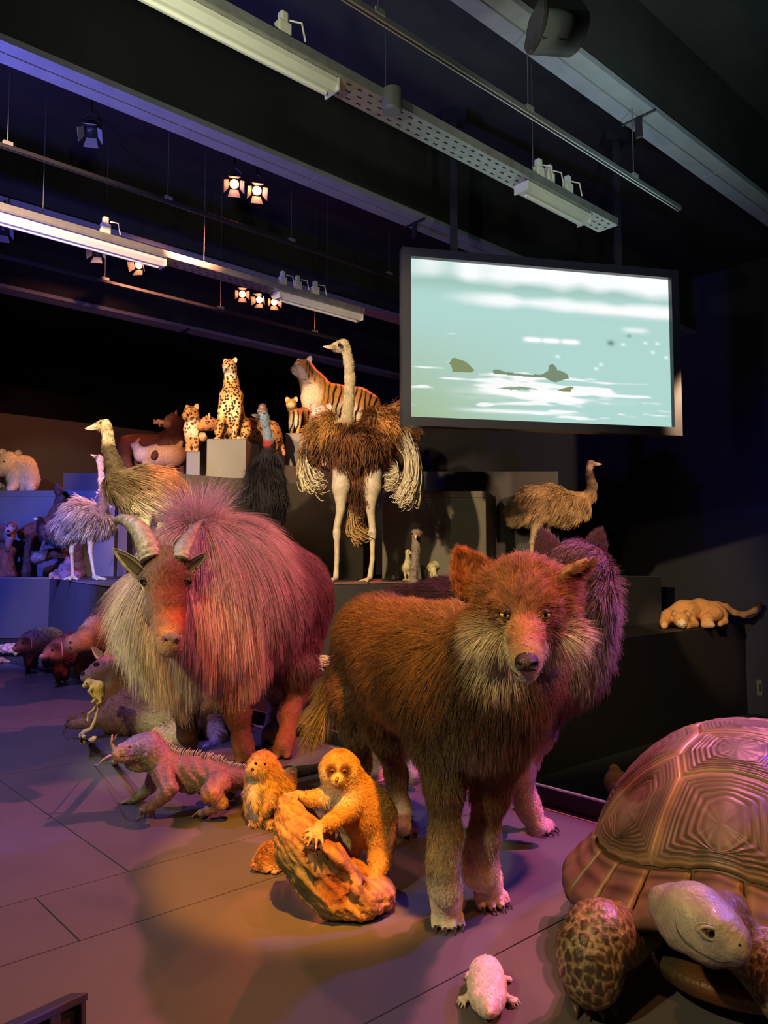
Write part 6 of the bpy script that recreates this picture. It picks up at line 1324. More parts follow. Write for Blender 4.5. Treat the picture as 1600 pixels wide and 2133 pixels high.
# chips and twigs on the low ledge seen under the tahr
for i, (u_, v_, yy) in enumerate(((527, 1466, 5.3), (540, 1418, 5.9))):
    w_ = thing('wood_chip', ('pale wood chip on the stage edge between the tahr legs', 'pale bark strip on the low ledge seen under the tahr belly')[i], 'wood', P(u_, v_, yy))
    a = P(u_-9, v_+3, yy); a[2] = .115 if i else .09; e = P(u_+9, v_, yy); e[2] = a[2]+.012
    BM().tube([a, (a+e)/2+Z_*.012, e], [.006, .014, .005], 8, flat=.5).build('chip', mat('pale_chip', (.7, .5, .38), .7), w_, True)
def person():
    x, y = P(1288, 1640, 5.0)[:2]; ft = np.array((x, y, -1.2)); root = thing('person', 'person with tied-up fair hair and grey top in the aisle, mostly behind the tortoise', 'person', ft)
    hz = P(1286, 1640, 5.0)[2]; b = Body(); Q_ = lambda dx, dy, z: np.array((x+dx, y+dy, z))
    b.ch([(Q_(0, 0, hz), .075), (Q_(0, -.03, hz-.05), .055)], .03); b.ch([(Q_(0, .02, hz-.08), .04), (Q_(0, .02, hz-.16), .045)], .02)
    b.ch([(Q_(0, .02, hz-.22), .10), (Q_(0, .02, hz-.40), .10)], .05); b.ch([(Q_(-.11, .02, hz-.19), .04), (Q_(.11, .02, hz-.19), .04)], .04)
    for s_ in (-1, 1):
        b.ch([(Q_(s_*.12, .02, hz-.19), .038), (Q_(s_*.15, .03, hz-.36), .030), (Q_(s_*.13, -.06, hz-.50), .022)], .02)
        hand(b, Q_(s_*.13, -.06, hz-.50), (0, -.3, -1), .07, normal=(0, -1, 0))
        b.ch([(Q_(s_*.06, .02, hz-.42), .065), (Q_(s_*.065, .01, hz-.56), .045), (Q_(s_*.065, .02, -1.14), .032), (Q_(s_*.065, -.07, -1.165), .030)], .02)
    b.ch([(Q_(0, -.085, hz-.005), .012)], .01)
    cf = colf([(Q_(0, 0, hz), .12, (.55, .30, .18))], (.35, .35, .42)); animal(root, b, .010, lambda X: np.where(X[:, 2:3] > hz-.14, np.array((.5, .28, .17)), np.where(X[:, 2:3] > hz-.44, np.array((.45, .45, .55)), np.array((.05, .05, .08)))))
    hb = Body(); hb.el(Q_(0, .025, hz+.025), (.082, .082, .078), .01); hb.ch([(Q_(-.01, .04, hz+.10), .035)], .02); hb.cut([(Q_(0, -.09, hz-.03), .06)], .01)
    V, Q = hb.surf(.008); npmesh('hair', V, Q, root, FUR, col=np.tile((.42, .26, .08), (len(V), 1)))
    for s_ in (-1, 1): eye(root, Q_(s_*.026, -.066, hz+.004), .009, (0, -1, 0), (.1, .06, .03), .4, .9, (.6, .55, .5))
person()

# ================================================================== BIG CATS AND BEAR
def frame(fwd, up=(0, 0, 1)):
    f = U(*fwd); s_ = U(*np.cross(f, up)); return f, s_, np.cross(s_, f)
def cathead(b, c, r, fwd, mz=1.0, k=None):
    """round skull, short muzzle; r = skull radius in m"""
    f, s_, w = frame(fwd); c = np.array(c); k = k or r*.35
    b.ch([(c, r)], k); b.ch([(c-w*r*.25+f*r*.35, r*.70)], k)
    b.ch([(c+f*r*.75-w*r*.35, r*.46), (c+f*r*(1.15*mz)-w*r*.42, r*.36)], r*.25)
    b.ch([(c+f*r*.75-w*r*.72, r*.34), (c+f*r*1.08*mz-w*r*.78, r*.22)], r*.12)
    for q in (-1, 1): b.ch([(c+f*r*1.12*mz-w*r*.55+s_*q*r*.18, r*.24)], r*.12)
def catface(root, c, r, fwd, iris=(.6, .45, .1), earcol=(.5, .3, .15), nose=(.35, .15, .12), er=1.0, mz=1.0):
    f, s_, w = frame(fwd); c = np.array(c)
    for q in (-1, 1):
        eye(root, c+f*r*.80+s_*q*r*.40+w*r*.12, r*.17, f+s_*q*.3, iris, .45, 1.0)
        e0 = c+s_*q*r*.66+w*r*.55-f*r*.1; m_ = mat('cat_ear', earcol, .7)
        ear('ear', root, e0, e0+(s_*q*.35+w)*r*.72*er, s_-w*q*.3, r*.85*er, f+s_*q*.4, m_, cup=.45, thick=r*.05, pointy=3.2, n=6, k=6)
    nb = Body(); nb.el(c+f*r*1.46*mz-w*r*.40, (r*.18, r*.09, r*.13), .01, rot=[s_, f, w]); v, q = nb.surf(r*.035); npmesh('nose', v, q, root, mat('cat_nose', nose, .4))
    ml = [c+f*r*(1.22 if abs(t) > .5 else 1.34)*mz-w*r*(.70+.05*abs(t))+s_*t*r*.34 for t in (-1, -.5, 0, .5, 1)]
    BM().tube(ml, [r*.01, r*.03, r*.035, r*.03, r*.01], 6).build('mouth_line', mat('cat_mouth', (.05, .03, .03), .5), root, True)
def catpaw(b, p, fwd, s): return paw(b, p, fwd, s, spread=.9)
def rosettes(V, size, base, dark, mid, seed=0, ring=True):
    d1, d2, rid = cells(V, size, seed); e = 0.34+0.08*rid
    out = np.array(base)[None]*np.ones((len(V), 1)) if not callable(base) else base(V)
    if ring:
        inr = (d1 < e-.16); rg = (d1 < e) & ~inr; out = np.where(inr[:, None], np.array(mid), out); out = np.where(rg[:, None], np.array(dark), out)
    else: out = np.where((d1 < e+.06)[:, None], np.array(dark), out)
    return out
def box(label, name, cx0, cx1, y0, y1, z0, z1, m, al=None):
    t = thing(name, label, 'box', ((cx0+cx1)/2, (y0+y1)/2, z0))
    BM().box(((cx0+cx1)/2, (y0+y1)/2, (z0+z1)/2), cx1-cx0, y1-y0, z1-z0).build('box', m, t, bevel=.006)
    BM().box(((cx0+cx1)/2, (y0+y1)/2, z1+.002), cx1-cx0-.012, y1-y0-.012, .006).build('top_board', m, t)
M_box = mat('display_box_grey', (0.036, 0.034, 0.033), 0.55, var=0.08, vs=5)
M_boxd = mat('display_box_dark', (0.07, 0.05, 0.05), 0.55)
xa = lambda u, Y: (u-800)/FPX*Y*1.0
BX = lambda u, Y: P(u, 950, Y)[0]
ZV = lambda v, Y: P(800, v, Y)[2]
# boxes on the cat podium
box('tall grey box under the sitting cheetah', 'display_box', BX(430, 8.2), BX(513, 8.2), 8.2, 8.62, 1.902, ZV(915, 8.2), M_box)
RZ = 2.147
rb = thing('display_box', 'long dark low riser behind the cheetah box, carrying the spotted leopard', 'box', BN(5.2, 7.8, 1.902))
BM().prism([tuple(BN(b_, n_)[:2]) for b_, n_ in ((4.66, 7.58), (6.02, 7.32), (6.02, 8.6), (4.66, 8.6))], 1.902, RZ).build('box', M_boxd, rb, bevel=.005)
BM().prism([tuple(BN(b_, n_)[:2]) for b_, n_ in ((4.67, 7.59), (6.01, 7.33), (6.01, 8.59), (4.67, 8.59))], RZ, RZ+.004).build('top_board', M_boxd, rb)
box('small grey box under the young jaguar', 'display_box', BX(388, 8.75), BX(417, 8.75), 8.75, 9.1, 1.902, ZV(941, 8.75), M_box)
box('tall narrow box under the tiger cub', 'display_box', BX(593, 9.5), BX(645, 9.5), 9.55, 9.9, RZ+.006, ZV(900, 9.45), mat('display_box_brown', (0.12, 0.09, 0.10), 0.5))
TG = 10.6; box('big dark box under the tiger, mostly hidden by the ostrich', 'display_box', BX(648, 10.3), BX(782, 10.3), 10.3, 11.3, .805, ZV(925, 10.4), M_boxd)
db = thing('dark_podium', 'dark podium block behind the rheas under the black panther', 'podium', (-3.6, 11.9, .802))
DZ = ZV(985, 11.4); x0_, x1_, x2_ = BX(133, 11.4), -3.955, BX(372, 11.4)
BM().prism([(x1_, 11.4), (x2_, 11.4), (x2_, 12.6), (x1_, 12.6)], .802, DZ).build('plinth', M_boxd, db)
BM().prism([(x0_, 11.4), (x1_-.002, 11.4), (x1_-.002, 12.58), (x0_, 12.58)], 2.062, DZ).build('top_block', M_boxd, db)

def cheetah():
    y = 8.42; z0 = ZV(915, 8.2)+.006; root = thing('cheetah', 'spotted cheetah sitting upright on the tall grey box', 'cheetah', (BX(478, y), y, z0))
    b = Body(); hc = P(478, 763, y-.03); r = .078
    cathead(b, hc, r, (-.35, -1, .05)); b.ch([(480, 775, y+.02, 13), (482, 800, y+.02, 15), (482, 828, y, 22), (483, 862, y+.05, 24), (486, 890, y+.12, 27)], .05)
    b.ch([(470, 825, y-.02, 13), (462, 860, y-.06, 8.5), (460, 890, y-.08, 7), (np.array((BX(459, y), y-.10, z0+.03)), .028)], .02)
    b.ch([(494, 825, y-.02, 13), (494, 860, y-.06, 8.5), (491, 890, y-.08, 7), (np.array((BX(490, y), y-.10, z0+.03)), .028)], .02)
    for s_, u_ in ((-1, 466), (1, 506)): b.ch([(u_+s_*0, 885, y+.12, 17), (u_+s_*6, 900, y+.02, 12), (np.array((BX(u_+s_*3, y), y-.04, z0+.03)), .03)], .03)
    for u_ in (458, 490): paw(b, np.array((BX(u_, y), y-.13, z0)), (0, -1, 0), .045)
    V, Q = b.surf(.0075); V = smoothmesh(V, Q, 2)
    bc = colf([((478, 775, y-.08), .06, (.72, .58, .38)), ((480, 850, y-.15), .10, (.70, .60, .34)), ((480, 890, y-.2), .06, (.6, .5, .38)), ((478, 750, y), .07, (.5, .24, .10))], (.52, .30, .12))
    npmesh('body', V, Q, root, FUR, col=rosettes(V, .033, bc, (.05, .025, .015), None, 3, ring=False)*(1-.0))
    catface(root, hc, r, (-.35, -1, .05), earcol=(.55, .32, .18)); f, s_, w = frame((-.35, -1, .05))
    for q in (-1, 1): BM().tube([hc+f*r*.92+s_*q*r*.32+w*r*.0, hc+f*r*1.12+s_*q*r*.34-w*r*.35, hc+f*r*1.1+s_*q*r*.42-w*r*.62], r*.05, 6).build('tear_stripe', BLACKN, root, True)
    BM().tube([P(505, 905, y+.15), P(515, 910, y+.05), np.array((BX(512, y), y-.05, z0+.02)), np.array((BX(500, y), y-.16, z0+.02))], [.02, .02, .02, .015], 8).build('tail', FURTAIL, root, True)
FURTAIL = mat('spotted_tail', (.5, .3, .15), .7, var=.5, vs=40)
cheetah()
def quad(root, b, feet, body, y0):
    """feet: list of (hip/shoulder point, knee, ground)"""
    for h, kn, g_, rr in feet: b.ch([(h, rr*1.9), (kn, rr*1.05), (g_+Z_*rr*1.3, rr*.8)], rr)
def leopard():
    y = 8.95; root = thing('leopard', 'red-lit spotted leopard standing behind the cheetah, head reaching left', 'leopard', (BX(510, y), y, RZ))
    b = Body(); hc = P(432, 882, y-.15); r = .085; cathead(b, hc, r, (-1, -.45, -.1))
    b.ch([(445, 885, y-.1, 12), (470, 890, y, 19), (520, 897, y+.05, 24), (560, 900, y+.12, 23), (572, 912, y+.15, 18)], .06)
    for u_, yy in ((468, -.05), (482, .12), (552, .05), (575, .16)):
        g_ = np.array((BX(u_, y+yy), y+yy, RZ+.005)); b.ch([(u_-2, 912, y+yy, 13), (u_-4, 932, y+yy, 8), (g_+Z_*.04, .034)], .03); paw(b, g_, (-.8, -.6, 0), .05)
    b.ch([(580, 905, y+.2, 6), (588, 930, y+.22, 4.5), (592, 946, y+.2, 4)], .02)
    V, Q = b.surf(.011); V = smoothmesh(V, Q, 2)
    npmesh('body', V, Q, root, FUR, col=rosettes(V, .048, colf([((500, 925, y), .12, (.75, .62, .45))], (.50, .26, .12)), (.04, .02, .015), (.34, .15, .07), 5))
    catface(root, hc, r, (-1, -.45, -.1), earcol=(.6, .34, .2))
leopard()
def jaguar():
    y = 8.9; z0 = ZV(941, 8.75)+.006; root = thing('jaguar', 'young rosetted jaguar standing on the small grey box, facing left', 'jaguar', (BX(402, y), y, z0))
    b = Body(); hc = P(398, 862, y-.05); r = .092; cathead(b, hc, r, (-.55, -1, 0))
    b.ch([(403, 875, y, 15), (402, 895, y+.02, 18), (404, 912, y+.1, 17), (408, 905, y+.3, 16)], .05)
    for u_, yy in ((393, -.07), (408, -.07), (398, .12), (411, .12)):
        g_ = np.array((BX(u_, y+yy), y+yy, z0)); b.ch([(u_, 905, y+yy, 9), (g_+Z_*.05, .034)], .03); paw(b, g_, (-.2, -1, 0), .045)
    V, Q = b.surf(.0095); V = smoothmesh(V, Q, 2)
    npmesh('body', V, Q, root, FUR, col=rosettes(V, .047, colf([((400, 890, y-.1), .08, (.75, .62, .42))], (.52, .28, .10)), (.04, .02, .012), (.34, .16, .05), 8))
    catface(root, hc, r, (-.55, -1, 0), earcol=(.55, .3, .14))
    BM().tube([P(412, 905, y+.35), P(420, 915, y+.2), P(424, 912, y-.05), P(421, 905, y-.1)], [.02, .035, .05, .04], 10).build('tail', FURTAIL, root, True)
jaguar()
def panther():
    y = 11.9; root = thing('black_panther', 'dark brown big cat standing over pale prey, something held in its mouth', 'panther', (BX(310, y), y, DZ))
    b = Body(); hc = P(357, 878, y-.12); r = .115; cathead(b, hc, r, (-.9, -.6, .15), mz=1.1)
    b.ch([(366, 885, y-.05, 20), (360, 912, y, 22), (330, 924, y+.05, 20), (290, 925, y+.05, 20), (268, 928, y, 22)], .07)
    b.ch([(262, 935, y-.05, 18), (262, 958, y-.05, 11), (270, 975, y-.05, 8), (np.array((BX(272, y-.1), y-.1, DZ+.06)), .04)], .03)
    b.ch([(275, 935, y+.15, 16), (280, 960, y+.15, 9), (np.array((BX(285, y+.15), y+.15, DZ+.06)), .04)], .03)
    b.ch([(370, 915, y-.1, 14), (372, 945, y-.1, 9), (np.array((BX(380, y-.1), y-.1, DZ+.06)), .045)], .03)
    b.ch([(345, 918, y-.14, 12), (328, 940, y-.30, 9), (322, 950, y-.38, 8)], .02)
    b.ch([(252, 925, y, 6), (245, 950, y+.05, 5), (243, 972, y+.05, 5)], .02)
    for u_, yy in ((272, -.1), (285, .15), (380, -.1)): paw(b, np.array((BX(u_, y+yy), y+yy-.02, DZ)), (-.5, -.8, 0), .06)
    hand(b, P(323, 948, y-.37), (-.3, -.6, -.6), .08, thumb=False, normal=(0, -.6, .5))
    cf = colf([((280, 925, y), .3, (.30, .13, .05)), ((345, 930, y-.1), .1, (.42, .24, .10)), ((365, 890, y), .15, (.10, .05, .025)), ((342, 884, y-.28), .07, (.55, .42, .24)), ((352, 868, y-.2), .05, (.34, .22, .10))], (.18, .08, .04))
    V, Q, o = animal(root, b, .0135, cf)
    catface(root, hc, r, (-.9, -.6, .15), iris=(.8, .6, .2), earcol=(.30, .18, .10), er=1.3, mz=1.1)
    pr = thing('small_prey', 'tiny pale animal hanging from the mouth of the dark panther', 'prey', P(330, 880, y-.3)); bb = Body()
    bb.ch([(338, 880, y-.32, 4), (330, 878, y-.34, 5), (322, 881, y-.35, 3)], .01); bb.ch([(330, 880, y-.34, 2), (333, 888, y-.34, 1.5)], .01); bb.ch([(324, 879, y-.35, 2), (320, 874, y-.35, 1.2)], .01); V, Q = bb.surf(.006); npmesh('body', V, Q, pr, SKIN, col=np.tile((.75, .6, .4), (len(V), 1)))
    cc = thing('prey_carcass', 'pale tan antelope carcass lying under the paw of the dark panther', 'carcass', (BX(330, y-.55), y-.42, DZ)); bb = Body(); Y2 = y-.15
    bb.ch([(296, 948, Y2, 17), (330, 950, Y2-.05, 24), (365, 950, Y2, 22), (380, 946, Y2+.1, 16)], .06); bb.ch([(290, 940, Y2-.05, 12), (283, 930, Y2-.08, 9), (277, 928, Y2-.1, 5)], .03)
    bb.ch([(375, 955, Y2, 9), (365, 925, Y2+.1, 5), (355, 920, Y2+.1, 3)], .02); bb.ch([(370, 935, Y2-.05, 9), (378, 922, Y2-.02, 5)], .02); bb.ch([(315, 965, Y2-.08, 12), (300, 972, Y2-.1, 8)], .03)
    V, Q = bb.surf(.013); V = smoothmesh(V, Q, 2); c_ = colf([((300, 940, Y2), .15, (.78, .66, .50)), ((380, 950, Y2), .15, (.5, .26, .10))], (.68, .46, .24)); npmesh('body', V, Q, cc, FUR, col=c_(V))
    ear('ear', cc, P(284, 922, Y2-.08), P(291, 912, Y2-.08), (1, 0, .4), .06, (0, -1, 0), mat('carcass_ear', (.6, .4, .2), .7), cup=.4, thick=.004)
panther()
def tiger():
    y = 10.75; z0 = ZV(925, 10.4)+.006; root = thing('tiger', 'large striped tiger standing high behind the ostrich, head raised to the left', 'tiger', (BX(700, y), y, z0))
    b = Body(); hc = P(630, 768, y-.1); r = .135; fw = (-.62, -.8, .10); cathead(b, hc, r, fw, mz=1.05)
    b.ch([(640, 778, y, 20), (655, 805, y+.05, 27), (668, 835, y+.08, 34), (700, 835, y+.15, 32), (745, 838, y+.25, 29), (768, 845, y+.3, 26)], .10)
    b.ch([(648, 830, y-.05, 22), (650, 860, y-.05, 18)], .06)
    for u_, yy in ((650, -.12), (672, .12), (752, .12), (775, .35)):
        g_ = np.array((BX(u_, y+yy), y+yy, z0)); b.ch([(u_, 855, y+yy, 18), (u_-1, 890, y+yy, 11), (g_+Z_*.06, .06)], .05); paw(b, g_, (-.7, -.7, 0), .09)
    V, Q = b.surf(.0105); V = smoothmesh(V, Q, 2)
    c0 = colf([((635, 758, y-.2), .06, (.62, .32, .10)), ((650, 775, y-.1), .08, (.60, .34, .12)), ((625, 785, y-.25), .09, (.80, .70, .55)), ((640, 820, y-.2), .14, (.80, .68, .50)), ((650, 860, y-.2), .12, (.75, .62, .46)), ((620, 768, y-.2), .06, (.8, .66, .42)), ((720, 868, y), .16, (.74, .64, .5))], (.48, .26, .09))(V)
    u_, v_ = px(V); w = wnoise(V, 12, 7)
    st = np.sin((u_*1.0+(v_-820)*.25+w*6)/1.9); amp = np.clip((u_-662)/25, 0, 1)
    st2 = np.sin((np.hypot(u_-620, (v_-770)*1.1)+w*4)/1.8); a2 = .75*np.clip((u_-642)/6, 0, 1)*np.clip((805-v_)/20, 0, 1)*np.clip((662-u_)/10, 0, 1)
    dk = np.clip(st-.35, 0, .35)/.35*amp
    for (a_, b_, c_, d_) in ((640, 757, 1.6, 6), (645, 765, 1.6, 8), (650, 776, 1.6, 9), (643, 783, 1.4, 6), (638, 772, 1.3, 4), (631, 750, 3.5, 1.3), (629, 754, 3.5, 1.1), (622, 751, 3, 1.1), (656, 790, 1.6, 7), (612, 757, 1.2, 3), (634, 790, 4, 1.2), (646, 798, 5, 1.2)):
        dk = np.maximum(dk, np.exp(-((u_-a_)/c_)**2-((v_-b_)/d_)**2)*1.1).clip(0, 1)
    npmesh('body', V, Q, root, FUR, col=c0*(1-dk)[:, None]+np.array((.04, .02, .015))*dk[:, None])
    catface(root, hc, r, fw, earcol=(.75, .6, .45), er=1.05, mz=1.05)
    BM().tube([P(785, 850, y+.4), P(795, 880, y+.45), P(797, 915, y+.45)], [.04, .035, .03], 10).build('tail', FURTAIL, root, True)
    f, s_, w_ = frame(fw)
    for k in range(5): BM().tube([hc+f*r*1.1-w_*r*.6+s_*r*.2, hc+f*r*1.3-w_*r*(.8+.1*k)-s_*r*(.9-.1*k)], [.0035, .001], 5).build('whisker', M_white, root)
tiger()
def cub():
    y = 9.74; z0 = ZV(900, 9.45)+.006; root = thing('tiger_cub', 'small striped cub standing on the narrow box left of the tiger', 'cub', (BX(615, y), y, z0))
    b = Body(); hc = P(607, 842, y-.08); r = .070; cathead(b, hc, r, (-.15, -1, -.1), mz=.8)
    b.ch([(609, 852, y, 10), (614, 866, y, 13), (632, 862, y+.2, 13), (645, 868, y+.4, 12)], .04)
    for u_, yy in ((606, -.06), (620, -.04), (636, .3), (648, .36)):
        g_ = np.array((BX(u_, y+yy), y+min(yy, .2), z0)); b.ch([(u_+2, 870, y+min(yy, .2), 8), (g_+Z_*.04, .028)], .02); paw(b, g_, (-.5, -.8, 0), .038)
    V, Q = b.surf(.0095); V = smoothmesh(V, Q, 2); u_, v_ = px(V)
    c0 = colf([((607, 850, y-.15), .05, (.72, .62, .46)), ((612, 880, y-.1), .07, (.76, .64, .52))], (.58, .32, .12))(V); st = np.clip(np.sin((u_+(v_)*.15+wnoise(V, 3, 8)*4)/1.7)-.3, 0, .3)/.3*np.clip((v_-852)/6, 0, 1)
    npmesh('body', V, Q, root, FUR, col=c0*(1-st)[:, None]+np.array((.05, .025, .02))*st[:, None]); catface(root, hc, r, (-.15, -1, -.1), earcol=(.6, .36, .24), er=1.15, mz=.8)
cub()
def snowleo():
    y = 9.25; root = thing('snow_leopard', 'pale pinkish cat face looking out between the cub and the ostrich wing', 'leopard', (BX(672, y), y, RZ))
    b = Body(); hc = P(668, 864, y-.1); r = .118; cathead(b, hc, r, (.12, -1, 0))
    b.ch([(665, 880, y, 20), (662, 910, y+.05, 24), (668, 940, y+.15, 26), (690, 935, y+.4, 26)], .06)
    for u_ in (650, 674): g_ = np.array((BX(u_, y), y-.02, RZ+.005)); b.ch([(u_, 915, y, 11), (g_+Z_*.05, .04)], .03); paw(b, g_, (0, -1, 0), .055)
    V, Q = b.surf(.0125); V = smoothmesh(V, Q, 2)
    npmesh('body', V, Q, root, FUR, col=rosettes(V, .05, (.68, .52, .44), (.34, .20, .17), (.6, .44, .36), 11)); catface(root, hc, r, (.12, -1, 0), earcol=(.55, .34, .28))
snowleo()
def bear():
    y = 11.75; root = thing('polar_bear', 'white bear cub with orange-lit back on the blue podium at the left edge', 'bear', (BX(40, y), y, 2.06))
    b = Body(); b.ch([(18, 962, y-.1, 21), (10, 975, y-.2, 14), (-4, 984, y-.3, 9)], .06); b.ch([(25, 970, y-.05, 20), (48, 975, y+.05, 24), (52, 998, y+.05, 26), (40, 1008, y+.0, 22)], .08)
    b.ch([(30, 990, y-.1, 18), (28, 1012, y-.2, 9), (22, 1019, y-.3, 7)], .03); b.ch([(60, 1005, y-.0, 14), (64, 1017, y-.15, 8)], .04); b.ch([(0, 1000, y+.1, 18), (-10, 1016, y, 9)], .05)
    root.location.z = 2.061; V, Q, o = animal(root, b, .014, colf([((0, 985, y-.3), .05, (.6, .5, .4))], (.82, .74, .60)))
    hair('fur', root, HAIR, V, Q, 5000, lenf([], .028), lambda X: np.tile((.3, .1, -1), (len(X), 1)), colf([], (.8, .72, .58)), radius=.002, seg=3, lift=.3, droop=.1, jit=.2, seed=61, mask=lambda X: (X[:, 2] > 2.1)*1.0)
    for e0, e1 in (((36, 948), (40, 937)), ((6, 944), (4, 934))): ear('ear', root, P(e0[0], e0[1], y-.1), P(e1[0], e1[1], y-.1), (1, 0, 0), .10, (-.6, -1, 0), mat('bear_ear', (.6, .5, .4), .7), cup=.4, thick=.012, pointy=4)
    eye_on(root, V, 9, 962, .016, (-.6, -1, 0), (.02, .015, .01), .7, 1.3); eye_on(root, V, -6, 966, .016, (-.6, -1, 0), (.02, .015, .01), .7, 1.3)
    nb = Body(); nb.ch([(P(-8, 983, y-.36), .03)], .01); v, q = nb.surf(.008); npmesh('nose', v, q, root, BLACKN)
bear()
def cougar():
    y = 10.75; z0 = .112; root = thing('cougar', 'tan cougar crouching on the low ledge at right, tail curving behind', 'cougar', G(1440, 1309, .11))
    b = Body(); hc = P(1419, 1291, y-.28); r = .105; fw = (-.12, -1, -.05); cathead(b, hc, r, fw, k=.03)
    b.ch([(1400, 1284, y-.05, 19), (1425, 1276, y, 24), (1458, 1272, y+.12, 23), (1485, 1276, y+.15, 21), (1498, 1282, y+.12, 17)], .07)
    b.ch([(1392, 1284, y-.12, 15), (1384, 1296, y-.25, 9), (1384, 1303, y-.36, 7.5)], .03); b.ch([(1436, 1288, y-.12, 13), (1447, 1300, y-.22, 8), (1432, 1304, y-.34, 7)], .03)
    b.ch([(1488, 1280, y-.0, 17), (1473, 1290, y-.14, 12), (1468, 1301, y-.2, 7), (1484, 1302, y-.22, 6)], .03); b.ch([(1502, 1284, y+.1, 13), (1508, 1294, y+.02, 8), (1500, 1300, y-.05, 6)], .03)
    b.ch([(1492, 1258, y+.2, 6.5), (1512, 1264, y+.26, 6.5), (1530, 1276, y+.28, 6), (1550, 1281, y+.28, 6), (1572, 1272, y+.28, 5.5), (1582, 1260, y+.28, 4.5), (1581, 1254, y+.28, 3.5)], .03)
    cf = colf([(tuple((1582, 1258, y+.28)), .06, (.10, .05, .03)), ((1420, 1302, y-.4), .05, (.82, .7, .55)), ((1384, 1303, y-.4), .05, (.72, .46, .25)), ((1478, 1302, y-.2), .06, (.7, .5, .32))], (.64, .36, .15))
    V, Q = b.surf(.011); V = smoothmesh(V, Q, 2); V[:, 2] = np.maximum(V[:, 2], z0); npmesh('body', V, Q, root, FUR, col=cf(V)); catface(root, hc, r, fw, earcol=(.45, .28, .14), nose=(.5, .25, .2))
    claws(root, [], CLAW)
cougar()

# ================================================================== BIRDS
def feathers(root, V, Q, n, ln, flow, cf, seed, r=.006, lift=.18, droop=.35, name='plumage', jit=.22, mask=None, seg=5, cvar=.35, clump=.03):
    o = hair(name, root, HAIR, V, Q, n, ln, flow, cf, radius=r, seg=seg, lift=lift, droop=droop, jit=jit, clump=clump, seed=seed, cvar=cvar, mask=mask, lenvar=.35); return o
def birdfoot(b, g_, fwd, s, toes=3, k=.006):
    f = U(*fwd); sd_ = np.cross(f, Z_); g_ = np.array(g_)
    for a in ((-1, 0, 1) if toes == 3 else (-.45, .5)): d = U(*(f+sd_*a*.6)); b.ch([(g_+Z_*s*.22, s*.16), (g_+d*s*(.95 if a == 0 or toes == 2 else .75)+Z_*s*.09, s*.085)], k)
def beak(root, base, tip, r, m, gap=.25):
    base = np.array(base); tip = np.array(tip); d = tip-base
    BM().tube([base, base+d*.55+Z_*r*.15, tip], [r, r*.7, r*.2], 10, flat=1.0).build('upper_beak', m, root, True)
    BM().tube([base-Z_*r*.8, base+d*.5-Z_*r*.7, tip-Z_*r*gap-d*.08], [r*.7, r*.45, r*.15], 10).build('lower_beak', m, root, True)
M_bk = mat('beak_horn', (.55, .42, .26), .4)
def leg(b, hip, kn, ft, r, k=.02, fwd=(0, -1, 0), fs=.12, toes=3):
    b.ch([(np.array(hip), r*3.2), ((np.array(hip)+np.array(kn))/2, r*1.7), (np.array(kn), r*1.15)], k); b.ch([(np.array(kn), r*1.35)], .01)
    b.ch([(np.array(kn), r), (np.array(ft)+Z_*.03, r*.85)], .01); birdfoot(b, ft, fwd, fs, toes)
LZ = .80
def gz(u, Y, z=LZ): return np.array((P(u, 1200, Y)[0], Y, z))
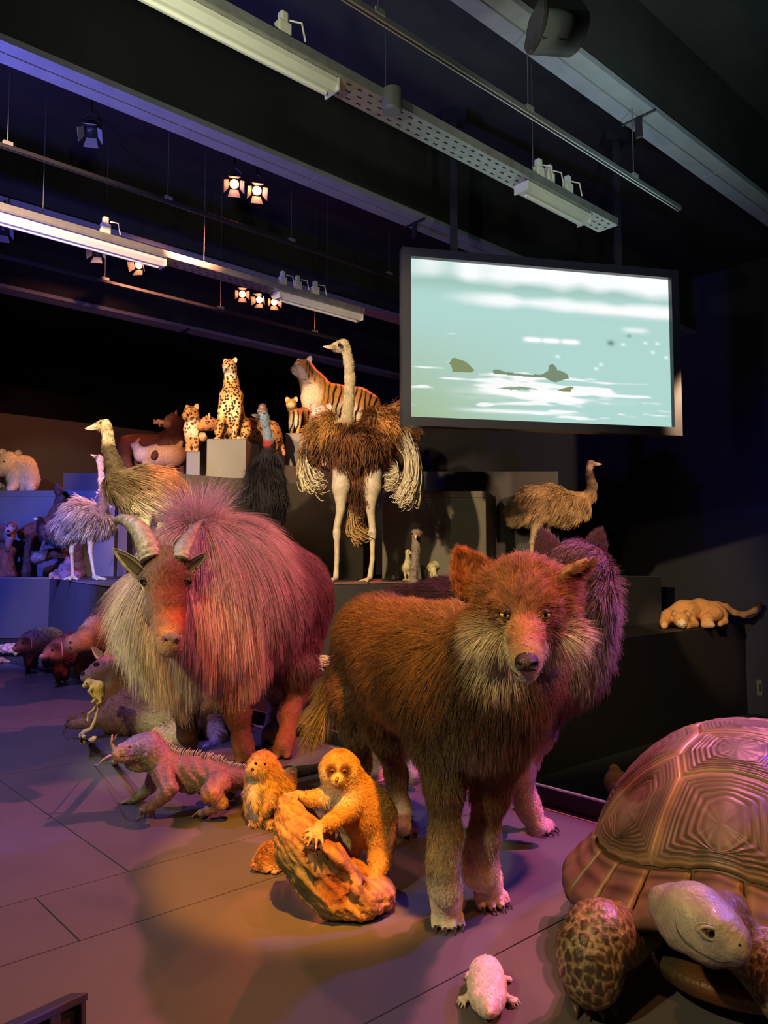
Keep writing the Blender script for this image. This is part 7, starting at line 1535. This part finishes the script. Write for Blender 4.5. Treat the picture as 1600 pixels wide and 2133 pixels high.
def ostrich():
    y = 7.85; root = thing('ostrich', 'tall ostrich with raised brown wings and white plumes standing on the podium', 'ostrich', gz(737, y))
    b = Body()
    for u0, u1, u2, q in ((712, 702, 700, -1), (776, 776, 771, 1)):
        b.ch([(u0, 985, y, 20), (u0-1, 1015, y-.02, 19), (u0-q*1-3, 1060, y-.02, 9), (u1, 1098, y-.0, 7.5)], .03); b.ch([(u1, 1108, y, 9), (u1, 1118, y, 8)], .02)
        b.ch([(u1, 1115, y, 6.5), (u1, 1165, y, 5), (gz(u2, y-.02)+Z_*.06, .03)], .02); birdfoot(b, gz(u2, y-.03), (-.5, -1, 0), .16, 2)
    V, Q = b.surf(.010); V = smoothmesh(V, Q, 2)
    npmesh('legs', V, Q, root, SKIN, col=np.tile((.66, .56, .44), (len(V), 1)))
    b = Body(); b.ch([(722, 905, y-.1, 24), (722, 880, y-.12, 13), (727, 840, y-.12, 10.5), (729, 790, y-.12, 10), (727, 755, y-.12, 9.5), (722, 730, y-.13, 9)], .03)
    b.ch([(714, 721, y-.14, 14), (702, 723, y-.16, 10)], .02); b.ch([(696, 724, y-.18, 7.5)], .02)
    b.el((745, 935, y+.1), (62, 75, 48), .06); b.ch([(745, 985, y+.1, 30), (748, 1040, y+.1, 20), (746, 1075, y+.12, 12)], .06)
    b.ch([(700, 905, y+.0, 30), (668, 915, y+.02, 24), (650, 950, y+.05, 16)], .05); b.ch([(785, 890, y+.1, 30), (822, 893, y+.12, 30), (845, 935, y+.14, 19)], .05)
    b.ch([(790, 868, y+.12, 18), (822, 868, y+.14, 24), (845, 895, y+.14, 20)], .03); b.ch([(690, 890, y+.04, 26), (668, 905, y+.05, 24)], .03)
    V, Q = b.surf(.013); V = smoothmesh(V, Q, 2)
    cf = colf([((724, 790, y-.1), .42, (.60, .50, .30)), ((715, 722, y-.14), .10, (.66, .54, .30)), ((745, 950, y), .3, (.15, .07, .03)), ((690, 890, y), .16, (.50, .27, .09)), ((805, 875, y), .14, (.40, .19, .07)), ((850, 930, y+.1), .10, (.06, .035, .02))], (.22, .10, .04))
    npmesh('body', V, Q, root, FUR, col=cf(V))
    neck = lambda X: np.where((X[:, 2] > P(724, 885, y)[2]) & (np.abs(X[:, 0]-P(724, 800, y)[0]) < .13) | (X[:, 2] > P(724, 820, y)[2]), 0., 1.)
    ctr = P(745, 900, y+.1)
    def fl(X): r = X-ctr; r[:, 2] = 0; return r*1.2+np.array((0, 0, -.7))
    feathers(root, V, Q, 13000, lenf([((724, 885, y-.1), .1, .07), ((745, 985, y), .15, .16)], .13), fl, colf([((680, 890, y), .14, (.58, .33, .11)), ((805, 875, y), .12, (.5, .25, .09)), ((745, 930, y-.3), .2, (.24, .11, .045)), ((745, 1040, y), .15, (.14, .06, .03)), ((845, 920, y), .1, (.07, .04, .03))], (.26, .12, .05)), 71, r=.0045, lift=.30, droop=.45, mask=lambda X: neck(X)*np.where(X[:, 2] < P(745, 1050, y)[2], .5, 1), clump=.07, cvar=.4, jit=.3)
    feathers(root, V, Q, 5000, lenf([((712, 720, y-.13), .1, .016)], .012), lambda X: np.tile((.2, .1, .6), (len(X), 1)), colf([], (.68, .58, .36)), 72, r=.0022, lift=.4, droop=0, name='neck_down', mask=lambda X: 1-neck(X), seg=3, cvar=.15)
    # white wing plumes
    rng = np.random.default_rng(9); P_ = []; c_ = []
    for (u0, v0, u1, v1, n, du) in ((643, 930, 650, 1008, 700, 9), (838, 905, 852, 1028, 1300, 10), (812, 980, 815, 1005, 100, 6), (745, 1075, 747, 1115, 260, 10), (858, 935, 847, 1035, 350, 6)):
        for k in range(n):
            t = rng.random(); a = P(u0+rng.normal()*du*.6, v0+rng.normal()*14, y+.08+rng.normal()*.05); e = P(u1+rng.normal()*du, v1+rng.normal()*9, y+.05+rng.normal()*.08)
            m1 = a*.65+e*.35+np.array(((.06 if u0 > 745 else -.05), 0, .03)); m2 = a*.3+e*.7+np.array(((.07 if u0 > 745 else -.05), 0, .0)); e2 = e+rng.normal(size=3)*.02+np.array((-.03*(1 if u0 > 745 else -1), 0, .01))
            P_.append((a, m1, m2, e, e2)); c_.append(np.array((.78, .68, .50) if v0 < 1060 else (.55, .36, .16))*rng.uniform(.7, 1.1))
    curves('white_plumes', root, HAIR, np.array(P_), np.array([[.0015, .0035, .004, .004, .0015]]), np.array(c_))
    beak(root, P(700, 723, y-.19), P(673, 722, y-.26), .022, M_bk); eye(root, P(708, 719, y-.235), .022, (-.5, -1, .1), (.05, .03, .02), .6, 1.2)
ostrich()
def ratite(nm, label, cat, y, body, neck, headc, beaktip, legs, feet, cols, fcol, seed, h=.012, n=3500, flen=.14, bc=M_bk, eyep=None, zl=LZ, back=(0.8, 0.3, -.6), legcol=(.6, .5, .34), fr=.006, toes=3, r_leg=None, neckn=2500):
    u_m = sum(f[0] for f in feet)/len(feet); root = thing(nm, label, cat, gz(u_m, y, zl))
    b = Body(); b.ch(body, .06); 
    V, Q = (None, None); b.ch(neck, .03); b.ch(headc, .015); b.ch([neck[-1], headc[0]], .01); V, Q = b.surf(h); V = smoothmesh(V, Q, 2); cf = colf(cols, fcol); npmesh('body', V, Q, root, FUR, col=cf(V))
    hp = neck[1]; c0 = P(body[0][0], body[0][1]-20, body[0][2])
    nx_ = [p for p in neck[1:]]; npts = np.array([P(*p[:3]) for p in nx_]+[P(*p[:3]) for p in headc])
    isn = lambda X: (np.min(((X[:, None]-npts[None])**2).sum(2), 1) < .10**2)
    feathers(root, V, Q, int(n*2.2), lenf([], flen*.7), lambda X: np.tile(np.array(back, float), (len(X), 1)), cf, seed, r=fr*.62, mask=lambda X: np.where(isn(X), 0., 1), droop=.3, lift=.12, clump=.05, jit=.2)
    feathers(root, V, Q, neckn, lenf([], .016), lambda X: np.tile((.1, .1, -1.), (len(X), 1)), cf, seed+1, r=.0018, name='neck_down', mask=lambda X: isn(X)*1.0, seg=3, droop=.1, lift=.35)
    lb = Body()
    for (hp, kn, ft) in zip(legs[0::2], legs[1::2], feet):
        r = r_leg or .016; leg(lb, P(*hp), P(*kn), gz(ft[0], ft[1], zl), r, fs=r*8, toes=toes, fwd=ft[2] if len(ft) > 2 else (0, -1, 0))
    LV, LQ = lb.surf(min(h, .009)); LV = smoothmesh(LV, LQ, 1); npmesh('legs', LV, LQ, root, SKIN, col=np.tile(legcol, (len(LV), 1)))
    hd = headc[-1]; hr = hd[3]*hd[2]/FPX; beak(root, P(hd[0], hd[1], hd[2]-.01), P(*beaktip), hr*.62, bc)
    if eyep: eye_on(root, V, eyep[0], eyep[1], hr*.40, (beaktip[0]-hd[0], -30, 0), (.1, .05, .02), .6, 1.2)
    return root, V, Q
y = 8.75
ratite('rhea', 'grey rhea with pale legs standing at left beside the rock cone', 'rhea', y, [(150, 1095, y, 34), (170, 1082, y, 38), (195, 1085, y, 32), (208, 1090, y, 24)], [(205, 1080, y, 16), (214, 1060, y-.05, 10), (215, 1030, y-.08, 7), (212, 1000, y-.08, 6), (210, 975, y-.08, 5)], [(207, 955, y-.08, 7), (202, 952, y-.1, 5)], (189, 947, y-.2),
       [(152, 1105, y-.05), (149, 1150, y-.05), (190, 1108, y-.05), (188, 1150, y-.05)], [(152, y-.02, (.2, -1, 0)), (197, y-.1, (1, -.5, 0))], [((175, 1055, y), .14, (.50, .30, .22)), ((160, 1085, y-.1), .16, (.42, .34, .28)), ((212, 1050, y-.1), .12, (.20, .13, .11)), ((170, 1118, y-.1), .14, (.75, .68, .48)), ((210, 985, y-.1), .14, (.52, .36, .28)), ((205, 953, y-.1), .06, (.5, .4, .32))], (.40, .32, .26), 81, n=3800, flen=.17, back=(-.7, .2, -.8), eyep=(203, 950), legcol=(.62, .55, .36), r_leg=.021)
y = 6.95
ratite('greater_rhea', 'large dark-necked rhea behind the tahr horn, head raised to the left', 'rhea', y, [(255, 1010, y, 34), (290, 1022, y+.05, 46), (330, 1025, y+.12, 46), (362, 1040, y+.2, 32)], [(250, 1005, y, 24), (238, 965, y-.05, 15), (226, 935, y-.08, 12), (225, 905, y-.1, 10)], [(218, 887, y-.1, 13), (204, 888, y-.14, 9)], (177, 893, y-.22),
       [(305, 1060, y), (300, 1120, y), (330, 1062, y+.15), (335, 1120, y+.15)], [(300, y), (332, y+.15)], [((215, 887, y-.1), .09, (.48, .40, .26)), ((226, 910, y-.1), .06, (.50, .44, .30)), ((235, 960, y-.1), .14, (.14, .11, .07)), ((260, 1000, y-.1), .14, (.13, .10, .06)), ((300, 1010, y-.1), .16, (.30, .20, .12)), ((330, 985, y), .16, (.50, .20, .10)), ((350, 1010, y), .12, (.36, .18, .10)), ((300, 1062, y-.1), .16, (.70, .66, .48))], (.30, .24, .16), 84, n=4200, flen=.17, fr=.005, back=(1, .2, -.35), eyep=(209, 881), r_leg=.03, legcol=(.7, .66, .5), neckn=3500)
y = 7.5
root, V, Q = ratite('cassowary', 'black shaggy cassowary with casque and blue-grey neck beside the ostrich', 'cassowary', y, [(545, 1075, y+.1, 38), (547, 1040, y+.05, 42), (552, 1000, y, 32), (560, 960, y, 20)], [(560, 950, y, 17), (562, 925, y-.02, 11), (558, 905, y-.04, 8.5), (554, 885, y-.05, 9)], [(549, 868, y-.06, 11), (541, 868, y-.08, 7)], (524, 864, y-.16),
       [(535, 1110, y), (533, 1160, y), (560, 1110, y), (562, 1160, y)], [(533, y), (563, y)], [((550, 866, y-.06), .09, (.30, .38, .42)), ((558, 905, y-.05), .06, (.30, .38, .44)), ((558, 922, y-.05), .035, (.5, .08, .05))], (.035, .028, .035), 87, n=4800, flen=.20, fr=.004, back=(0, .1, -1), eyep=(551, 862), bc=mat('dark_beak', (.20, .16, .14), .4), legcol=(.25, .22, .2), r_leg=.026, neckn=700)
cb = Body(); cb.el((547, 851, 7.44), (9, 5, 11), .01); cb.ch([(540, 857, 7.43, 5), (552, 858, 7.44, 6)], .02); v, q = cb.surf(.005); npmesh('casque', v, q, root, mat('casque_brown', (.16, .085, .06), .4, var=.3, vs=30))
y = 9.95
ratite('emu', 'tawny emu under the screen, looking right', 'emu', y, [(1085, 1065, y, 27), (1115, 1052, y, 36), (1150, 1050, y, 36), (1185, 1058, y, 30), (1208, 1055, y, 22)], [(1205, 1045, y, 20), (1228, 1035, y, 13), (1234, 1012, y, 9.5), (1228, 990, y, 7.5), (1227, 975, y, 6)], [(1231, 966, y, 7.5), (1238, 966, y-.02, 5)], (1254, 967, y-.05),
       [(1120, 1085, y-.05), (1108, 1130, y-.05), (1140, 1085, y+.12), (1136, 1130, y+.12)], [(1104, y-.05), (1136, y+.12)], [((1232, 966, y), .08, (.50, .36, .26)), ((1230, 990, y), .06, (.12, .09, .07)), ((1232, 1015, y), .07, (.22, .16, .11)), ((1110, 1030, y), .25, (.50, .34, .20)), ((1075, 1080, y), .15, (.42, .30, .17))], (.48, .33, .18), 91, n=5200, flen=.16, fr=.006, back=(-.8, .05, -.8), eyep=(1233, 964), r_leg=.03, legcol=(.42, .32, .2), h=.014)
y = 7.35
ratite('young_ostrich', 'grey long-necked young ostrich standing low behind the wolf backs', 'ostrich', y, [(845, 1300, y+.15, 40), (872, 1295, y+.05, 40)], [(862, 1275, y, 18), (860, 1230, y-.02, 9), (864, 1180, y-.04, 8), (867, 1140, y-.05, 7.5), (868, 1125, y-.05, 8)], [(868, 1113, y-.06, 10), (867, 1115, y-.1, 7)], (866, 1122, y-.2),
       [(845, 1325, y+.1), (842, 1360, y+.1), (870, 1325, y), (870, 1360, y)], [(842, y+.1), (870, y)], [((866, 1113, y-.05), .08, (.44, .32, .28)), ((865, 1170, y-.05), .25, (.30, .24, .22))], (.25, .20, .18), 95, n=1200, flen=.12, eyep=(858, 1112), zl=.112, neckn=2200)
for i, (u_, lab, hd) in enumerate(((848, 'pale ostrich chick with head up, left of the young ostrich neck', True), (903, 'pale fluffy chick seen from behind, right of the young ostrich neck', False))):
    y = 8.55
    nk = [(u_, 1178, y, 7), (u_+2, 1168, y, 4.5), (u_+1, 1158, y, 4)] if hd else [(u_, 1180, y-.03, 7), (u_, 1186, y-.13, 5), (u_+2, 1192, y-.16, 4)]
    hh = [(u_+2, 1150, y, 5), (u_+5, 1151, y, 4)] if hd else [(u_+2, 1196, y-.18, 5), (u_+3, 1198, y-.2, 4)]
    ratite('ostrich_chick', lab, 'chick', y, [(u_-2, 1181, y, 10), (u_+1, 1180, y, 11)], nk, hh, (u_+10, hh[-1][1]+1, y-.02 if hd else y-.25), [(u_-3, 1188, y), (u_-4, 1198, y), (u_+4, 1188, y), (u_+5, 1198, y)], [(u_-3, y), (u_+5, y)], [((u_, 1165, y), .05, (.6, .55, .4))], (.72, .62, .40), 97+i, n=900, flen=.03, fr=.002, h=.006, r_leg=.010, neckn=300, eyep=(u_+3, 1150) if hd else None)
# left corner: otter on a stump, dark game bird, log, rock cone
def otter():
    y = 10.75; st = thing('tree_stump', 'short reddish tree stump at the left edge under the otter', 'stump', gz(12, y))
    b = Body(); b.ch([(gz(12, y)+Z_*.05, .13), (P(12, 1155, y), .10), (P(18, 1148, y), .09)], .04); b.ch([(gz(0, y-.05)+Z_*.04, .10)], .05); b.ch([(gz(26, y-.05)+Z_*.03, .06)], .05)
    V, Q = b.surf(.012); V = grainy(V, Q, (0, 0, 1), .012, 4, 60, 8); V[:, 2] = np.maximum(V[:, 2], LZ+.001); npmesh('wood', V, Q, st, M_wood, col=np.tile((.30, .12, .06), (len(V), 1)))
    root = thing('otter', 'brown otter with pale muzzle standing on the stump at the left edge', 'otter', P(10, 1150, y)); b = Body()
    b.ch([(24, 1098, y-.15, 12), (18, 1106, y-.22, 8)], .03); b.ch([(18, 1112, y, 15), (2, 1115, y+.05, 17), (-18, 1120, y+.1, 17)], .05); b.ch([(20, 1120, y-.1, 9), (16, 1138, y-.08, 6), (16, 1146, y-.08, 5)], .02); b.ch([(6, 1122, y+.05, 8), (6, 1142, y+.02, 6)], .02)
    V, Q, o = animal(root, b, .011, colf([((18, 1108, y-.25), .07, (.6, .45, .38)), ((22, 1122, y-.1), .08, (.45, .34, .3))], (.26, .13, .09)))
    eye_on(root, V, 16, 1096, .012, (-.3, -1, 0), (.02, .01, .01), .6, 1.2); eye_on(root, V, 28, 1096, .012, (.3, -1, 0), (.02, .01, .01), .6, 1.2)
    nb = Body(); nb.ch([(surfpt(V, 17, 1106), .022)], .01); v, q = nb.surf(.006); npmesh('nose', v, q, root, BLACKN)
    for u_ in (13, 33): ear('ear', root, P(u_, 1090, y-.12), P(u_, 1084, y-.12), (1, 0, 0), .05, (0, -1, 0), mat('otter_ear', (.3, .17, .12), .7), cup=.4, thick=.005, pointy=4)
    lg = thing('perch_log', 'dark forked driftwood log behind the rhea with the black bird on it', 'log', gz(90, 10.9)); b = Body(); y2 = 10.98
    b.ch([(46, 1112, y2, 11), (60, 1108, y2, 14), (95, 1095, y2, 15), (130, 1098, y2, 16), (150, 1120, y2, 14)], .06); b.ch([(105, 1085, y2, 9), (113, 1070, y2, 8), (122, 1045, y2, 7), (123, 1022, y2, 6), (120, 1010, y2, 5)], .04)
    b.ch([(75, 1163, y2-.2, 12), (100, 1155, y2-.15, 11), (135, 1148, y2-.1, 12), (160, 1140, y2, 12)], .04); b.ch([(150, 1120, y2, 13), (160, 1160, y2, 12), (gz(165, y2)+Z_*.03, .09)], .05); b.ch([(62, 1112, y2, 8), (56, 1160, y2+.05, 7), (gz(54, y2+.05)+Z_*.03, .06)], .04)
    b.ch([(125, 1060, y2, 5), (133, 1035, y2, 3)], .03)
    V, Q = b.surf(.014); V = grainy(V, Q, (1, 0, .1), .012, 6, 50, 8); V[:, 2] = np.maximum(V[:, 2], LZ+.001); cf = colf([((75, 1165, y2-.3), .08, (.40, .33, .30)), ((90, 1085, y2), .2, (.34, .14, .07))], (.20, .10, .06)); npmesh('wood', V, Q, lg, M_wood, col=cf(V))
otter()
y = 10.6
ratite('game_bird', 'black long-tailed game bird with yellow bill perched on the driftwood log', 'bird', y, [(88, 1100, y, 12), (100, 1112, y, 15), (115, 1122, y, 12), (128, 1130, y, 8)], [(88, 1098, y, 9), (85, 1090, y-.02, 7)], [(83, 1083, y-.04, 7), (79, 1081, y-.06, 5)], (69, 1080, y-.12),
       [(96, 1120, y-.05), (84, 1148, y-.08)], [(84, y-.15)], [((83, 1085, y), .06, (.05, .03, .03)), ((95, 1105, y-.1), .07, (.22, .14, .12)), ((108, 1122, y-.1), .06, (.04, .09, .08))], (.07, .05, .05), 101, n=1200, flen=.10, fr=.004, bc=mat('yellow_bill', (.8, .7, .35), .4), eyep=(81, 1080), zl=P(84, 1152, y-.15)[2], r_leg=.012, legcol=(.2, .15, .15), neckn=300, h=.010, back=(1, .1, -.6))
rk = thing('rock_cone', 'rough pinkish cone of rock beside the feet of the grey rhea', 'rock', gz(138, 9.5)); b = Body(); y = 9.5
b.ch([(gz(138, y)+Z_*.03, .15), (P(140, 1185, y), .085), (P(142, 1166, y), .03)], .04); b.ch([(gz(120, y)+Z_*.02, .09)], .04); b.ch([(gz(158, y)+Z_*.02, .06)], .04)
V, Q = b.surf(.010); N = vnormals(V, Q); d1, d2, rid = cells(V, .045, 4); V = V+N*((d1-.4)*.03+.012*wnoise(V, 8, 50))[:, None]; V[:, 2] = np.maximum(V[:, 2], LZ+.001)
npmesh('rock', V, Q, rk, SKIN, col=np.array((.48, .27, .22))[None]*(.6+.7*rid)[:, None])
# thin pink sprig with small blossoms behind the rheas
fl_ = thing('pink_flower_sprig', 'thin pink sprig behind the neck of the grey rhea', 'plant', P(205, 1040, 9.3)); FM = mat('sprig', (.6, .3, .35), .6)
BM().tube([P(196, 1042, 9.3), P(203, 1030, 9.3), P(212, 1022, 9.3), P(222, 1046, 9.3), P(240, 1060, 9.3)], .004, 6).build('stem', FM, fl_, True)
for q in ((202, 1026), (206, 1021), (210, 1026), (230, 1056)):
    b = Body(); b.ch([(P(q[0], q[1], 9.28), .014)], .01); b.ch([(P(q[0]+2, q[1]+1, 9.28), .010)], .01); v, qq = b.surf(.004); npmesh('blossom', v, qq, fl_, FM)
